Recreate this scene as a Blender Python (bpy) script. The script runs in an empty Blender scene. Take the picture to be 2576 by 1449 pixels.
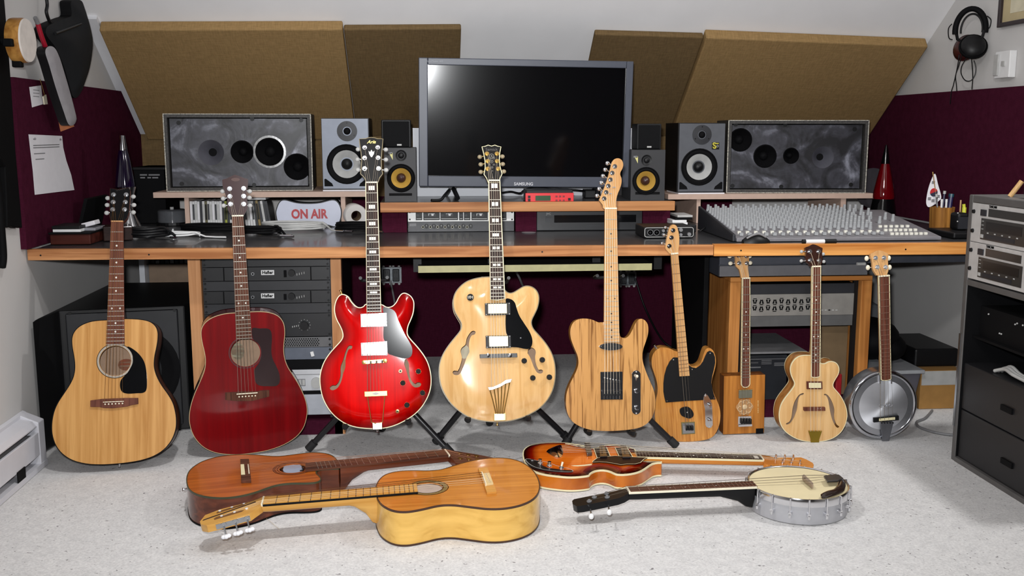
import bpy, bmesh, math, random
import numpy as np
from mathutils import Vector, Matrix
from mathutils.geometry import tessellate_polygon, delaunay_2d_cdt
random.seed(7)
sc = bpy.context.scene
COL = sc.collection
R = math.radians
# ------------------------------------------------------------------ camera
F = 2500.0; H = 1.11                      # focal length in pixels of a 2576-wide frame, eye height
PITCH = math.atan(394 / F); YAW = math.atan(213 / F * math.cos(PITCH))
FW = Vector((math.sin(YAW) * math.cos(PITCH), math.cos(YAW) * math.cos(PITCH), -math.sin(PITCH)))
RT = Vector((math.cos(YAW), -math.sin(YAW), 0)); UP = RT.cross(FW); EYE = Vector((0, 0, H))
cd = bpy.data.cameras.new('camera'); cam = bpy.data.objects.new('camera', cd); COL.objects.link(cam)
cd.sensor_width = 36; cd.lens = F / 2576 * 36; cd.clip_start = 0.02
m = Matrix((RT, UP, -FW)).transposed().to_4x4(); m.translation = EYE; cam.matrix_world = m
sc.camera = cam
sc.view_settings.view_transform = 'Standard'; sc.view_settings.look = 'None'
sc.view_settings.gamma = 1; sc.view_settings.use_curve_mapping = False
sc.view_settings.exposure = 0.0
# ------------------------------------------------------------------ world and lights
w = bpy.data.worlds.new('room_air'); sc.world = w; w.use_nodes = True
w.node_tree.nodes['Background'].inputs[0].default_value = (0.5, 0.52, 0.58, 1)
w.node_tree.nodes['Background'].inputs[1].default_value = 0.2
def lamp(name, kind, loc, aim, power, col=(1, 1, 1), size=0.1, **k):
    d = bpy.data.lights.new(name, kind); o = bpy.data.objects.new(name, d); COL.objects.link(o)
    d.energy = power; d.color = col
    if kind == 'AREA': d.size = size
    else: d.shadow_soft_size = size
    for a, b in k.items(): setattr(d, a, b)
    o.location = loc
    o.rotation_euler = (Vector(aim) - Vector(loc)).to_track_quat('-Z', 'Y').to_euler()
    return o
lamp('camera_flash', 'SPOT', (-0.05, 0.0, 1.22), (0.3, 3.4, 1.15), 350, (0.97, 0.985, 1.0), 0.035, spot_size=R(92), spot_blend=1.0)
lamp('ceiling_spot_light_a', 'SPOT', (-0.35, 2.2, 2.22), (-0.2, 2.1, 0), 72, (1.0, 0.985, 0.97), 0.05, spot_size=R(130), spot_blend=0.8)
lamp('ceiling_spot_light_b', 'SPOT', (2.08, 2.60, 2.12), (0.9, 2.45, 0), 66, (1.0, 0.985, 0.97), 0.05, spot_size=R(130), spot_blend=0.6)
lamp('slope_fill_light', 'SPOT', (0.3, 0.9, 2.22), (1.1, 4.2, 1.8), 105, (1.0, 0.985, 0.97), 0.10, spot_size=R(90), spot_blend=0.8)  # added fill without a known source, brightens the sloping ceiling

# ------------------------------------------------------------------ materials
def lin(c):
    r = []
    for v in c[:3]:
        v = v / 255.0
        r.append(v / 12.92 if v <= 0.04045 else ((v + 0.055) / 1.055) ** 2.4)
    return (r[0], r[1], r[2], 1.0)
MATS = {}
def _new(name):
    m = bpy.data.materials.new(name); m.use_nodes = True
    nt = m.node_tree; return m, nt, nt.nodes['Principled BSDF'], nt.nodes, nt.links
def mat(name, c, rough=0.5, metal=0.0, var=0.08, scale=30, coat=0.0, spec=0.5, bump=0.0, bscale=200, trans=0.0, emit=0.0, aniso=0.0, alpha=1.0):
    """plain procedural material: base colour with a little noise, optional fine relief"""
    if name in MATS: return MATS[name]
    m, nt, b, N, L = _new(name)
    tc = N.new('ShaderNodeTexCoord'); nz = N.new('ShaderNodeTexNoise'); nz.inputs['Scale'].default_value = scale
    nz.inputs['Detail'].default_value = 3
    L.new(tc.outputs['Object'], nz.inputs['Vector'])
    rp = N.new('ShaderNodeValToRGB'); l = lin(c)
    rp.color_ramp.elements[0].position = 0.3; rp.color_ramp.elements[1].position = 0.7
    rp.color_ramp.elements[0].color = tuple(v * (1 - var) for v in l[:3]) + (1,)
    rp.color_ramp.elements[1].color = tuple(min(1, v * (1 + var)) for v in l[:3]) + (1,)
    L.new(nz.outputs['Fac'], rp.inputs['Fac']); L.new(rp.outputs['Color'], b.inputs['Base Color'])
    b.inputs['Roughness'].default_value = rough; b.inputs['Metallic'].default_value = metal
    b.inputs['Specular IOR Level'].default_value = spec
    if coat: b.inputs['Coat Weight'].default_value = coat; b.inputs['Coat Roughness'].default_value = 0.06
    if trans: b.inputs['Transmission Weight'].default_value = trans
    if emit:
        b.inputs['Emission Color'].default_value = l; b.inputs['Emission Strength'].default_value = emit
    if bump:
        bn = N.new('ShaderNodeTexNoise'); bn.inputs['Scale'].default_value = bscale
        L.new(tc.outputs['Object'], bn.inputs['Vector'])
        bp = N.new('ShaderNodeBump'); bp.inputs['Strength'].default_value = bump; bp.inputs['Distance'].default_value = 0.002
        L.new(bn.outputs['Fac'], bp.inputs['Height']); L.new(bp.outputs['Normal'], b.inputs['Normal'])
    if aniso:
        b.inputs['Anisotropic'].default_value = aniso
        tg = N.new('ShaderNodeTangent'); tg.direction_type = 'RADIAL'; tg.axis = 'Y'
        L.new(tg.outputs[0], b.inputs['Tangent'])
    MATS[name] = m; return m
def wood(name, c1, c2, axis='z', scale=60, rough=0.35, coat=0.3, streak=0.0, burst=None, lo=0.35, hi=0.68, stretch=0.04):
    """grain stretched along one object axis; burst = list of (edge distance in m, colour) painted from the rim inwards"""
    if name in MATS: return MATS[name]
    m, nt, b, N, L = _new(name)
    tc = N.new('ShaderNodeTexCoord'); mp = N.new('ShaderNodeMapping')
    s = [1, 1, 1]; s['xyz'.index(axis)] = stretch
    mp.inputs['Scale'].default_value = s
    L.new(tc.outputs['Object'], mp.inputs['Vector'])
    nz = N.new('ShaderNodeTexNoise'); nz.inputs['Scale'].default_value = scale; nz.inputs['Detail'].default_value = 4
    nz.inputs['Distortion'].default_value = 0.6 + streak
    L.new(mp.outputs[0], nz.inputs['Vector'])
    rp = N.new('ShaderNodeValToRGB')
    rp.color_ramp.elements[0].position = lo; rp.color_ramp.elements[1].position = hi
    rp.color_ramp.elements[0].color = lin(c1); rp.color_ramp.elements[1].color = lin(c2)
    L.new(nz.outputs['Fac'], rp.inputs['Fac'])
    out = rp.outputs['Color']
    if burst:
        at = N.new('ShaderNodeAttribute'); at.attribute_name = 'edge'
        mr = N.new('ShaderNodeMath'); mr.operation = 'MULTIPLY'; mr.inputs[1].default_value = 1 / 0.2
        L.new(at.outputs['Fac'], mr.inputs[0])
        br = N.new('ShaderNodeValToRGB'); e = br.color_ramp.elements
        while len(e) < len(burst): e.new(0.5)
        for k, (d, c) in enumerate(burst): e[k].position = d / 0.2; e[k].color = lin(c)
        L.new(mr.outputs[0], br.inputs['Fac'])
        mx = N.new('ShaderNodeMix'); mx.data_type = 'RGBA'; mx.blend_type = 'MULTIPLY'; mx.inputs[0].default_value = 1
        L.new(rp.outputs['Color'], mx.inputs[6]); L.new(br.outputs['Color'], mx.inputs[7]); out = mx.outputs[2]
    L.new(out, b.inputs['Base Color'])
    b.inputs['Roughness'].default_value = rough; b.inputs['Coat Weight'].default_value = coat; b.inputs['Coat Roughness'].default_value = 0.08
    b.inputs['Specular IOR Level'].default_value = 0.12
    MATS[name] = m; return m
def carpet_mat():
    m, nt, b, N, L = _new('speckled_carpet')
    tc = N.new('ShaderNodeTexCoord')
    def noise(s, d=2):
        n = N.new('ShaderNodeTexNoise'); n.inputs['Scale'].default_value = s; n.inputs['Detail'].default_value = d
        L.new(tc.outputs['Object'], n.inputs['Vector']); return n
    def ramp(n, p0, c0, p1, c1):
        r = N.new('ShaderNodeValToRGB'); e = r.color_ramp.elements
        e[0].position = p0; e[0].color = c0; e[1].position = p1; e[1].color = c1
        L.new(n.outputs['Fac'], r.inputs['Fac']); return r
    def mul(x, y):
        q = N.new('ShaderNodeMix'); q.data_type = 'RGBA'; q.blend_type = 'MULTIPLY'; q.inputs[0].default_value = 1
        L.new(x, q.inputs[6]); L.new(y, q.inputs[7]); return q.outputs[2]
    fine = noise(170, 4); soft = noise(28, 3); speck = noise(95, 1)
    r1 = ramp(fine, .3, lin((198, 197, 197)), .7, lin((222, 221, 220)))
    r2 = ramp(soft, .3, (.90, .90, .905, 1), .7, (1, 1, 1, 1))
    r3 = ramp(speck, .22, lin((165, 163, 165)), .30, (1, 1, 1, 1))
    L.new(mul(mul(r1.outputs[0], r2.outputs[0]), r3.outputs[0]), b.inputs['Base Color'])
    bp = N.new('ShaderNodeBump'); bp.inputs['Strength'].default_value = 0.35; bp.inputs['Distance'].default_value = 0.003
    L.new(fine.outputs['Fac'], bp.inputs['Height']); L.new(bp.outputs[0], b.inputs['Normal'])
    b.inputs['Roughness'].default_value = 0.95; b.inputs['Specular IOR Level'].default_value = 0.1
    MATS['carpet'] = m; return m
def weave_mat(name, c, scale=260, var=0.25):
    if name in MATS: return MATS[name]
    m, nt, b, N, L = _new(name)
    tc = N.new('ShaderNodeTexCoord')
    o = []
    for sx in ((1, 0.12, 0.12), (0.12, 1, 1)):
        mp = N.new('ShaderNodeMapping'); mp.inputs['Scale'].default_value = sx
        L.new(tc.outputs['Object'], mp.inputs['Vector'])
        n = N.new('ShaderNodeTexNoise'); n.inputs['Scale'].default_value = scale; n.inputs['Detail'].default_value = 2
        L.new(mp.outputs[0], n.inputs['Vector']); o.append(n)
    mx = N.new('ShaderNodeMath'); mx.operation = 'ADD'
    L.new(o[0].outputs['Fac'], mx.inputs[0]); L.new(o[1].outputs['Fac'], mx.inputs[1])
    hf = N.new('ShaderNodeMath'); hf.operation = 'MULTIPLY'; hf.inputs[1].default_value = 0.5
    L.new(mx.outputs[0], hf.inputs[0])
    rp = N.new('ShaderNodeValToRGB'); l = lin(c)
    rp.color_ramp.elements[0].position = 0.35; rp.color_ramp.elements[1].position = 0.65
    rp.color_ramp.elements[0].color = tuple(v * (1 - var) for v in l[:3]) + (1,)
    rp.color_ramp.elements[1].color = tuple(min(1, v * (1 + var)) for v in l[:3]) + (1,)
    L.new(hf.outputs[0], rp.inputs['Fac']); L.new(rp.outputs[0], b.inputs['Base Color'])
    bp = N.new('ShaderNodeBump'); bp.inputs['Strength'].default_value = 0.4; bp.inputs['Distance'].default_value = 0.002
    L.new(hf.outputs[0], bp.inputs['Height']); L.new(bp.outputs[0], b.inputs['Normal'])
    b.inputs['Roughness'].default_value = 0.95; b.inputs['Specular IOR Level'].default_value = 0.03
    MATS[name] = m; return m
def marble_mat():
    m, nt, b, N, L = _new('marbled_silver_black_paint')
    tc = N.new('ShaderNodeTexCoord')
    n0 = N.new('ShaderNodeTexNoise'); n0.inputs['Scale'].default_value = 7; n0.inputs['Detail'].default_value = 6; n0.inputs['Distortion'].default_value = 1.6
    n1 = N.new('ShaderNodeTexNoise'); n1.inputs['Scale'].default_value = 60; n1.inputs['Detail'].default_value = 4
    L.new(tc.outputs['Object'], n0.inputs['Vector']); L.new(tc.outputs['Object'], n1.inputs['Vector'])
    rp = N.new('ShaderNodeValToRGB'); e = rp.color_ramp.elements
    e[0].position = 0.36; e[0].color = lin((26, 26, 30)); e[1].position = 0.74; e[1].color = lin((140, 142, 154))
    x = e.new(0.54); x.color = lin((62, 62, 70))
    mx = N.new('ShaderNodeMath'); mx.operation = 'MULTIPLY_ADD'; mx.inputs[1].default_value = 0.18
    sb = N.new('ShaderNodeMath'); sb.operation = 'SUBTRACT'; sb.inputs[1].default_value = 0.09
    L.new(n1.outputs['Fac'], mx.inputs[0]); L.new(n0.outputs['Fac'], mx.inputs[2]); L.new(mx.outputs[0], sb.inputs[0])
    L.new(sb.outputs[0], rp.inputs['Fac']); L.new(rp.outputs[0], b.inputs['Base Color'])
    bp = N.new('ShaderNodeBump'); bp.inputs['Strength'].default_value = 0.35; bp.inputs['Distance'].default_value = 0.004
    L.new(n0.outputs['Fac'], bp.inputs['Height']); L.new(bp.outputs[0], b.inputs['Normal'])
    b.inputs['Roughness'].default_value = 0.42; b.inputs['Metallic'].default_value = 0.1
    MATS['marble'] = m; return m

WHITE = mat('white_wall_paint', (240, 239, 240), 0.85, var=0.02, scale=6, bump=0.05, bscale=120)
WALL = mat('off_white_wall_paint', (198, 196, 194), 0.85, var=0.02, scale=6, bump=0.05, bscale=120)
PURPLE = weave_mat('purple_fabric', (64, 21, 38), 320, 0.18)
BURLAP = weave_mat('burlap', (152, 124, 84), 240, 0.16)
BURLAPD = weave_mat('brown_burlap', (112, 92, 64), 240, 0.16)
CARPET = carpet_mat(); MARBLE = marble_mat()
BLACK = mat('black_plastic', (14, 14, 16), 0.45, var=0.1, spec=0.3)
BLACKM = mat('matte_black', (10, 10, 12), 0.7, var=0.1, spec=0.12)
CHAR = mat('charcoal_plastic', (36, 37, 42), 0.5, var=0.08)
GREY = mat('grey_plastic', (120, 120, 122), 0.5)
LGREY = mat('light_grey_plastic', (176, 176, 174), 0.45)
CHROME = mat('chrome', (225, 225, 228), 0.12, 1.0, var=0.02)
STEEL = mat('brushed_steel', (170, 172, 175), 0.3, 1.0, var=0.06)
GOLD = mat('gold_plate', (212, 178, 108), 0.25, 1.0, var=0.05)
IVORY = mat('ivory_plastic', (232, 224, 200), 0.4, var=0.03)
CREAM = mat('cream_binding', (226, 216, 176), 0.4, var=0.04)
PAPER = mat('white_paper', (222, 220, 224), 0.9, var=0.02)
WPLAST = mat('white_plastic', (225, 225, 225), 0.4, var=0.02)
FASCIA = wood('orange_desk_wood', (152, 98, 60), (200, 144, 96), 'x', 34, 0.4, 0.2, 0.4)
FASCIA2 = wood('golden_desk_wood', (172, 104, 46), (224, 162, 92), 'x', 30, 0.35, 0.3, 0.5)
POST = wood('rack_post_wood', (178, 122, 80), (212, 158, 112), 'z', 40, 0.45, 0.1)
RACKWOOD = wood('orange_rack_wood', (160, 100, 48), (205, 140, 76), 'z', 40, 0.45, 0.1)
LAMINATE = mat('dark_grey_laminate', (58, 58, 60), 0.28, var=0.12, scale=14, coat=0.2)
SHELFEDGE = mat('pinkish_shelf_board', (196, 168, 152), 0.6, var=0.05)
KNOBB = mat('knob_black', (13, 13, 14), 0.6, spec=0.2)
PEARL = mat('pearl_inlay', (222, 220, 212), 0.2, var=0.15, scale=180, coat=0.5)
FRETM = mat('fret_wire', (150, 146, 136), 0.4, 0.8, var=0.03)
STRINGM = mat('string_steel', (150, 140, 126), 0.4, 1.0, var=0.03)
BRONZE = mat('bronze_string', (176, 130, 80), 0.35, 1.0, var=0.03)
NYLON = mat('nylon_string', (205, 190, 165), 0.3, var=0.02)
ROSEWOOD = wood('rosewood', (62, 36, 27), (104, 64, 48), 'z', 90, 0.5, 0.0)
ROSEWOODR = wood('red_rosewood', (78, 42, 33), (116, 70, 55), 'z', 90, 0.5, 0.0)
EBONY = wood('dark_ebony', (34, 24, 22), (62, 42, 36), 'z', 90, 0.45, 0.0)
MAPLE = wood('maple', (186, 138, 88), (208, 164, 112), 'z', 50, 0.3, 0.4)
DARKIN = mat('guitar_inside_wood', (176, 146, 122), 0.9)

# ------------------------------------------------------------------ geometry helpers
def ray(x, y): return FW + RT * ((x - 1288) / F) - UP * ((y - 724.5) / F)
def P(x, y, Y): r = ray(x, y); return EYE + r * (Y / r.y)               # point of a sight line at depth Y
def PZ(x, y, z): r = ray(x, y); return EYE + r * ((z - H) / r.z)        # at height z
def PX(x, y, X): r = ray(x, y); return EYE + r * (X / r.x)              # on a side wall at X
W = {}
class MB:
    """collects simple solids into one mesh"""
    def __init__(s): s.v = []; s.f = []; s.attr = None
    def add(s, vs, fs):
        o = len(s.v); s.v += [Vector(v) for v in vs]; s.f += [tuple(i + o for i in f) for f in fs]; return s
    def box(s, a, b, M=None):
        x0, y0, z0 = a; x1, y1, z1 = b
        vs = [Vector(q) for q in ((x0,y0,z0),(x1,y0,z0),(x1,y1,z0),(x0,y1,z0),(x0,y0,z1),(x1,y0,z1),(x1,y1,z1),(x0,y1,z1))]
        if M is not None: vs = [M @ q for q in vs]
        return s.add(vs, [(0,3,2,1),(4,5,6,7),(0,1,5,4),(1,2,6,5),(2,3,7,6),(3,0,4,7)])
    def hexa(s, q): return s.add(q, [(0,3,2,1),(4,5,6,7),(0,1,5,4),(1,2,6,5),(2,3,7,6),(3,0,4,7)])
    def tube(s, pts, r, n=8, closed=False, caps=True):
        pts = [Vector(p) for p in pts]; rr = r if isinstance(r, (list, tuple)) else [r] * len(pts)
        k = len(pts); vs = []; prev = None
        for i, p in enumerate(pts):
            a = pts[(i - 1) % k] if (closed or i > 0) else p
            b = pts[(i + 1) % k] if (closed or i < k - 1) else p
            t = (b - a); t = t.normalized() if t.length > 1e-9 else Vector((0, 0, 1))
            if prev is None: u = t.orthogonal().normalized()
            else:
                u = prev - t * prev.dot(t); u = u.normalized() if u.length > 1e-6 else t.orthogonal().normalized()
            prev = u; w_ = t.cross(u)
            for j in range(n):
                an = 2 * math.pi * j / n; vs.append(p + (u * math.cos(an) + w_ * math.sin(an)) * rr[i])
        fs = []
        for i in range(k if closed else k - 1):
            a = i * n; b = ((i + 1) % k) * n
            for j in range(n): fs.append((a + j, a + (j + 1) % n, b + (j + 1) % n, b + j))
        if caps and not closed: fs += [tuple(range(n - 1, -1, -1)), tuple((k - 1) * n + j for j in range(n))]
        return s.add(vs, fs)
    def cyl(s, a, b, r, n=20, r2=None): return s.tube([a, b], [r, r if r2 is None else r2], n)
    def lathe(s, prof, M=None, n=28, cap=True):
        """prof: (radius, height) about local z"""
        vs = []; M = M or Matrix()
        for r, z in prof:
            for j in range(n):
                an = 2 * math.pi * j / n; vs.append(M @ Vector((r * math.cos(an), r * math.sin(an), z)))
        fs = []
        for i in range(len(prof) - 1):
            for j in range(n): fs.append((i*n+j, i*n+(j+1)%n, (i+1)*n+(j+1)%n, (i+1)*n+j))
        if cap: fs += [tuple(range(n - 1, -1, -1)), tuple((len(prof)-1)*n + j for j in range(n))]
        return s.add(vs, fs)
    def ell(s, c, rx, ry, rz, n=12, M=None):
        vs = []; k = n // 2
        for i in range(k + 1):
            th = math.pi * i / k
            for j in range(n):
                ph = 2 * math.pi * j / n
                q = Vector((rx * math.sin(th) * math.cos(ph), ry * math.sin(th) * math.sin(ph), rz * math.cos(th)))
                vs.append((M @ q if M is not None else q) + Vector(c))
        fs = [(i*n+j, (i+1)*n+j, (i+1)*n+(j+1)%n, i*n+(j+1)%n) for i in range(k) for j in range(n)]
        return s.add(vs, fs)
    def prism(s, poly, y0, y1, M=None):
        """polygon in the local x-z plane, from depth y0 (front) to y1 (back)"""
        n = len(poly)
        vs = [Vector((x, y0, z)) for x, z in poly] + [Vector((x, y1, z)) for x, z in poly]
        if M is not None: vs = [M @ q for q in vs]
        tri = tessellate_polygon([[Vector((x, z, 0)) for x, z in poly]])
        fs = [tuple(t) for t in tri] + [tuple(n + i for i in reversed(t)) for t in tri]
        fs += [(i, (i + 1) % n, n + (i + 1) % n, n + i) for i in range(n)]
        return s.add(vs, fs)
    def disc(s, c, r, y0, y1, n=16, M=None):
        return s.prism([(c[0] + r * math.cos(2*math.pi*i/n), c[1] + r * math.sin(2*math.pi*i/n)) for i in range(n)], y0, y1, M)
    def build(s, name, material, parent=None, world=True, smooth=None, bevel=0.0, kind=None, recalc=True):
        return build(s, name, material, parent, world, smooth, bevel, kind, recalc)
def build(mb, name, material, parent=None, world=True, smooth=None, bevel=0.0, kind=None, recalc=True):
    """one mesh object; vertices given in world space (world=True) or in the parent's frame"""
    me = bpy.data.meshes.new(name)
    vs = mb.v
    o = bpy.data.objects.new(name, me)
    if parent is not None:
        Wm = W[parent]
        if world: inv = Wm.inverted(); vs = [inv @ q for q in vs]
        W[o] = Wm
    else:
        xs = [q.x for q in vs]; ys = [q.y for q in vs]; zs = [q.z for q in vs]
        b = Vector(((min(xs)+max(xs))/2, (min(ys)+max(ys))/2, min(zs)))
        vs = [q - b for q in vs]; o.location = b; W[o] = Matrix.Translation(b)
    me.from_pydata([tuple(q) for q in vs], [], mb.f)
    if recalc:
        bm = bmesh.new(); bm.from_mesh(me); bmesh.ops.recalc_face_normals(bm, faces=bm.faces); bm.to_mesh(me); bm.free()
    if mb.attr is not None:
        a = me.attributes.new('edge', 'FLOAT', 'POINT')
        a.data.foreach_set('value', mb.attr)
    me.materials.append(material)
    if smooth is not None:
        me.shade_smooth(); me.set_sharp_from_angle(angle=R(smooth))
    COL.objects.link(o)
    if parent is not None: o.parent = parent
    if bevel:
        md = o.modifiers.new('edge_round', 'BEVEL'); md.width = bevel; md.segments = 2; md.limit_method = 'ANGLE'; md.angle_limit = R(40)
    if kind: o['kind'] = kind
    return o
def empty(name, loc, Mw=None):
    o = bpy.data.objects.new(name, None); COL.objects.link(o); o.empty_display_size = 0.05
    o.matrix_world = Mw if Mw is not None else Matrix.Translation(loc)
    W[o] = o.matrix_world.copy(); return o
def tag(o, label, cat, group=None):
    o['label'] = label; o['category'] = cat
    if group: o['group'] = group
    return o
def thing(name, label, cat, loc, group=None, Mw=None): return tag(empty(name, loc, Mw), label, cat, group)
def struct(mb, name, material, **k):
    o = build(mb, name, material, **k); o['kind'] = 'structure'; return o
def dup(o, parent, Mloc):
    c = o.copy(); COL.objects.link(c); c.parent = parent; c.matrix_local = Mloc; W[c] = W[parent] @ Mloc; return c
def spline(pts, n=6, closed=False):
    """Catmull-Rom through 2-D or 3-D points"""
    p = [Vector(q) for q in pts]; k = len(p); out = []
    for i in range(k if closed else k - 1):
        a = p[(i-1) % k] if closed or i > 0 else p[i]; b = p[i]; c = p[(i+1) % k]
        d = p[(i+2) % k] if closed or i < k - 2 else c
        for j in range(n):
            t = j / n
            out.append(0.5 * ((2*b) + (c-a)*t + (2*a-5*b+4*c-d)*t*t + (3*b-a-3*c+d)*t*t*t))
    if not closed: out.append(p[-1].copy())
    return out
def offset(poly, d):
    """closed outline moved outwards by d"""
    n = len(poly); area = sum(poly[i][0]*poly[(i+1)%n][1] - poly[(i+1)%n][0]*poly[i][1] for i in range(n))
    s = 1 if area > 0 else -1; out = []
    for i in range(n):
        a = Vector(poly[i-1]); b = Vector(poly[(i+1) % n]); t = (b - a)
        t = t.normalized() if t.length > 1e-9 else Vector((1, 0))
        out.append((poly[i][0] + s*t.y*d, poly[i][1] - s*t.x*d))
    return out
def inside(pts, poly):
    """which of the points lie inside the polygon"""
    p = np.asarray(pts, float).reshape(-1, 2); q = np.array([(v[0], v[1]) for v in poly]); r = np.roll(q, 1, 0)
    x, y = p[:, 0:1], p[:, 1:2]; xi, yi, xj, yj = q[:, 0][None], q[:, 1][None], r[:, 0][None], r[:, 1][None]
    den = np.where(np.abs(yj-yi) < 1e-15, 1e-15, yj-yi)
    return ((((yi > y) != (yj > y)) & (x < (xj-xi)*(y-yi)/den + xi)).sum(1) % 2).astype(bool)
def edge_dist(pts, poly):
    a = np.array(poly); b = np.roll(a, -1, 0); p = np.array(pts)[:, None, :]
    ab = (b - a)[None]; t = ((p - a[None]) * ab).sum(2) / np.maximum((ab*ab).sum(2), 1e-12); t = np.clip(t, 0, 1)
    return np.sqrt((((a[None] + t[..., None]*ab) - p)**2).sum(2)).min(1)
def plate(outline, holes=(), arch=0.0, aw=0.03, grid=0.012, y0=0.0):
    """surface in the x-z plane filling an outline with real holes, swelling towards -y by arch"""
    pts = [tuple(q) for q in outline]; edges = [(i, (i+1) % len(outline)) for i in range(len(outline))]
    for h in holes:
        o = len(pts); pts += [tuple(q) for q in h]; edges += [(o + i, o + (i+1) % len(h)) for i in range(len(h))]
    if arch or grid:
        xs = [q[0] for q in outline]; zs = [q[1] for q in outline]
        gx, gz = np.arange(min(xs), max(xs), grid), np.arange(min(zs), max(zs), grid*.87)
        cand = np.array([(x + (grid/2 if k % 2 else 0), z) for k, z in enumerate(gz) for x in gx])
        ok = inside(cand, outline)
        for h in holes: ok &= ~inside(cand, h)
        cand = [tuple(q) for q in cand[ok]]
        if cand:
            d = edge_dist(cand, outline); ok = d > grid * 0.4
            for h in holes: ok &= edge_dist(cand, h) > grid * 0.25
            pts += [c for c, k in zip(cand, ok) if k]
    r = delaunay_2d_cdt([Vector(q) for q in pts], edges, [], 0, 1e-6)
    vs = [(q.x, q.y) for q in r[0]]
    cc = np.array([np.mean([vs[i] for i in f], 0) for f in r[2]]); ok = inside(cc, outline)
    for h in holes: ok &= ~inside(cc, h)
    keep = [tuple(f) for f, k in zip(r[2], ok) if k]
    d = edge_dist(vs, outline)
    mb = MB()
    hgt = arch * (1 - np.exp(-(d / aw) ** 1.6)) if arch else d * 0
    mb.add([(vx, y0 - float(hh), vz) for (vx, vz), hh in zip(vs, hgt)], keep)
    mb.attr = [float(q) for q in d]
    return mb
def holed_box(x0, x1, z0, z1, d, circles, y0=0.0, wall=.02):
    """cabinet whose front has real round openings"""
    ol = [(x0, z0), (x1, z0), (x1, z1), (x0, z1)]
    hs = [[(cx + r*math.cos(2*math.pi*i/28), cz + r*math.sin(2*math.pi*i/28)) for i in range(28)] for cx, cz, r in circles]
    p = plate(ol, hs, grid=0, y0=y0); mb = MB(); mb.add(p.v, p.f)
    for h in hs:
        k = len(h); mb.add([(x, y0, z) for x, z in h] + [(x, y0+wall, z) for x, z in h], [(i, (i+1) % k, k+(i+1) % k, k+i) for i in range(k)])
    mb.add([(x, y0, z) for x, z in ol] + [(x, d, z) for x, z in ol], [(0, 1, 5, 4), (1, 2, 6, 5), (2, 3, 7, 6), (3, 0, 4, 7), (4, 5, 6, 7)])
    return mb
class Frame:
    """a flat working plane in the room: local x right, y away from the viewer, z up"""
    def __init__(s, P0, n, zdir=None, bot=None, nut=None):
        s.P0 = Vector(P0); s.n = Vector(n).normalized()
        if bot is not None:
            s.o = s.hit(*bot); zdir = s.hit(*nut) - s.o
        else: s.o = s.P0.copy()
        z = Vector(zdir); z = (z - s.n * z.dot(s.n)).normalized(); y = -s.n; x = y.cross(z)
        s.M = Matrix((x, y, z)).transposed().to_4x4(); s.M.translation = s.o; s.inv = s.M.inverted()
    def hit(s, px, py, dy=0.0):
        r = ray(px, py); p = s.P0 - s.n * dy
        return EYE + r * ((p - EYE).dot(s.n) / r.dot(s.n))
    def L(s, px, py): q = s.inv @ s.hit(px, py); return (q.x, q.z)
    def T(s, pts, x0=0, y0=0, k=1.0): return [s.L(x0 + x*k, y0 + y*k) for x, y in pts]
def text_mb(txt, size, Mx, depth=0.0006, fat=0.0, align='CENTER', shear=0.0):
    c = bpy.data.curves.new('lettering', 'FONT'); c.body = txt; c.size = size; c.align_x = align; c.align_y = 'CENTER'
    c.extrude = depth; c.offset = fat; c.shear = shear; c.resolution_u = 3
    o = bpy.data.objects.new('lettering', c); COL.objects.link(o)
    dg = bpy.context.evaluated_depsgraph_get(); me = bpy.data.meshes.new_from_object(o.evaluated_get(dg))
    mb = MB(); mb.add([Mx @ q.co for q in me.vertices], [tuple(p.vertices) for p in me.polygons])
    bpy.data.objects.remove(o); bpy.data.curves.remove(c); bpy.data.meshes.remove(me)
    return mb
def facing(o, xdir, up):
    """matrix that writes text along xdir with the given up direction at o"""
    x = Vector(xdir).normalized(); u = Vector(up).normalized(); z = x.cross(u)
    M = Matrix((x, u, z)).transposed().to_4x4(); M.translation = Vector(o); return M
LOCTXT = Matrix(((1,0,0,0),(0,0,-1,0),(0,1,0,0),(0,0,0,1)))   # text in a Frame: x right, z up, facing -y

# ------------------------------------------------------------------ the room
XL, XR, YB, YF, ZC = -1.36, 2.2, 4.87, -1.6, 2.35
ZK = 1.10                                   # top of the knee wall, foot of the sloping ceiling
SL = (1.51 - ZK) / (4.30 - YB)              # slope of the ceiling, dz/dy
YS = YB + (ZC - ZK) / SL                    # where the slope meets the flat ceiling
def slope_z(y): return ZK + (y - YB) * SL
T = 0.08
struct(MB().box((XL-T, YF-T, -T), (XR+T, YB+T, 0)), 'floor', CARPET)
struct(MB().box((XL-T, YB, 0), (XR+T, YB+T, ZK)), 'wall_back', WALL)
struct(MB().box((XL-T, YF-T, 0), (XR+T, YF, ZC)), 'wall_front', mat('grey_wall_paint', (120, 116, 114), 0.85, var=0.02, scale=6))
def side(x0, x1):
    pr = [(YF, 0), (YB, 0), (YB, ZK), (YS, ZC), (YF, ZC)]
    mb = MB(); n = len(pr)
    mb.add([(x0, y, z) for y, z in pr] + [(x1, y, z) for y, z in pr], [tuple(range(n)), tuple(range(2*n-1, n-1, -1))] + [(i, (i+1) % n, n+(i+1) % n, n+i) for i in range(n)])
    return mb
wl = struct(side(XL-T, XL), 'wall_left', WALL); wr = struct(side(XR, XR+T), 'wall_right', WALL)
cl = MB()
cl.hexa([(XL-T, YB+T, ZK), (XR+T, YB+T, ZK), (XR+T, YB+T, ZK+.1), (XL-T, YB+T, ZK+.1), (XL-T, YS, ZC), (XR+T, YS, ZC), (XR+T, YS, ZC+.1), (XL-T, YS, ZC+.1)])
cl.v = []; cl.f = []
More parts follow.
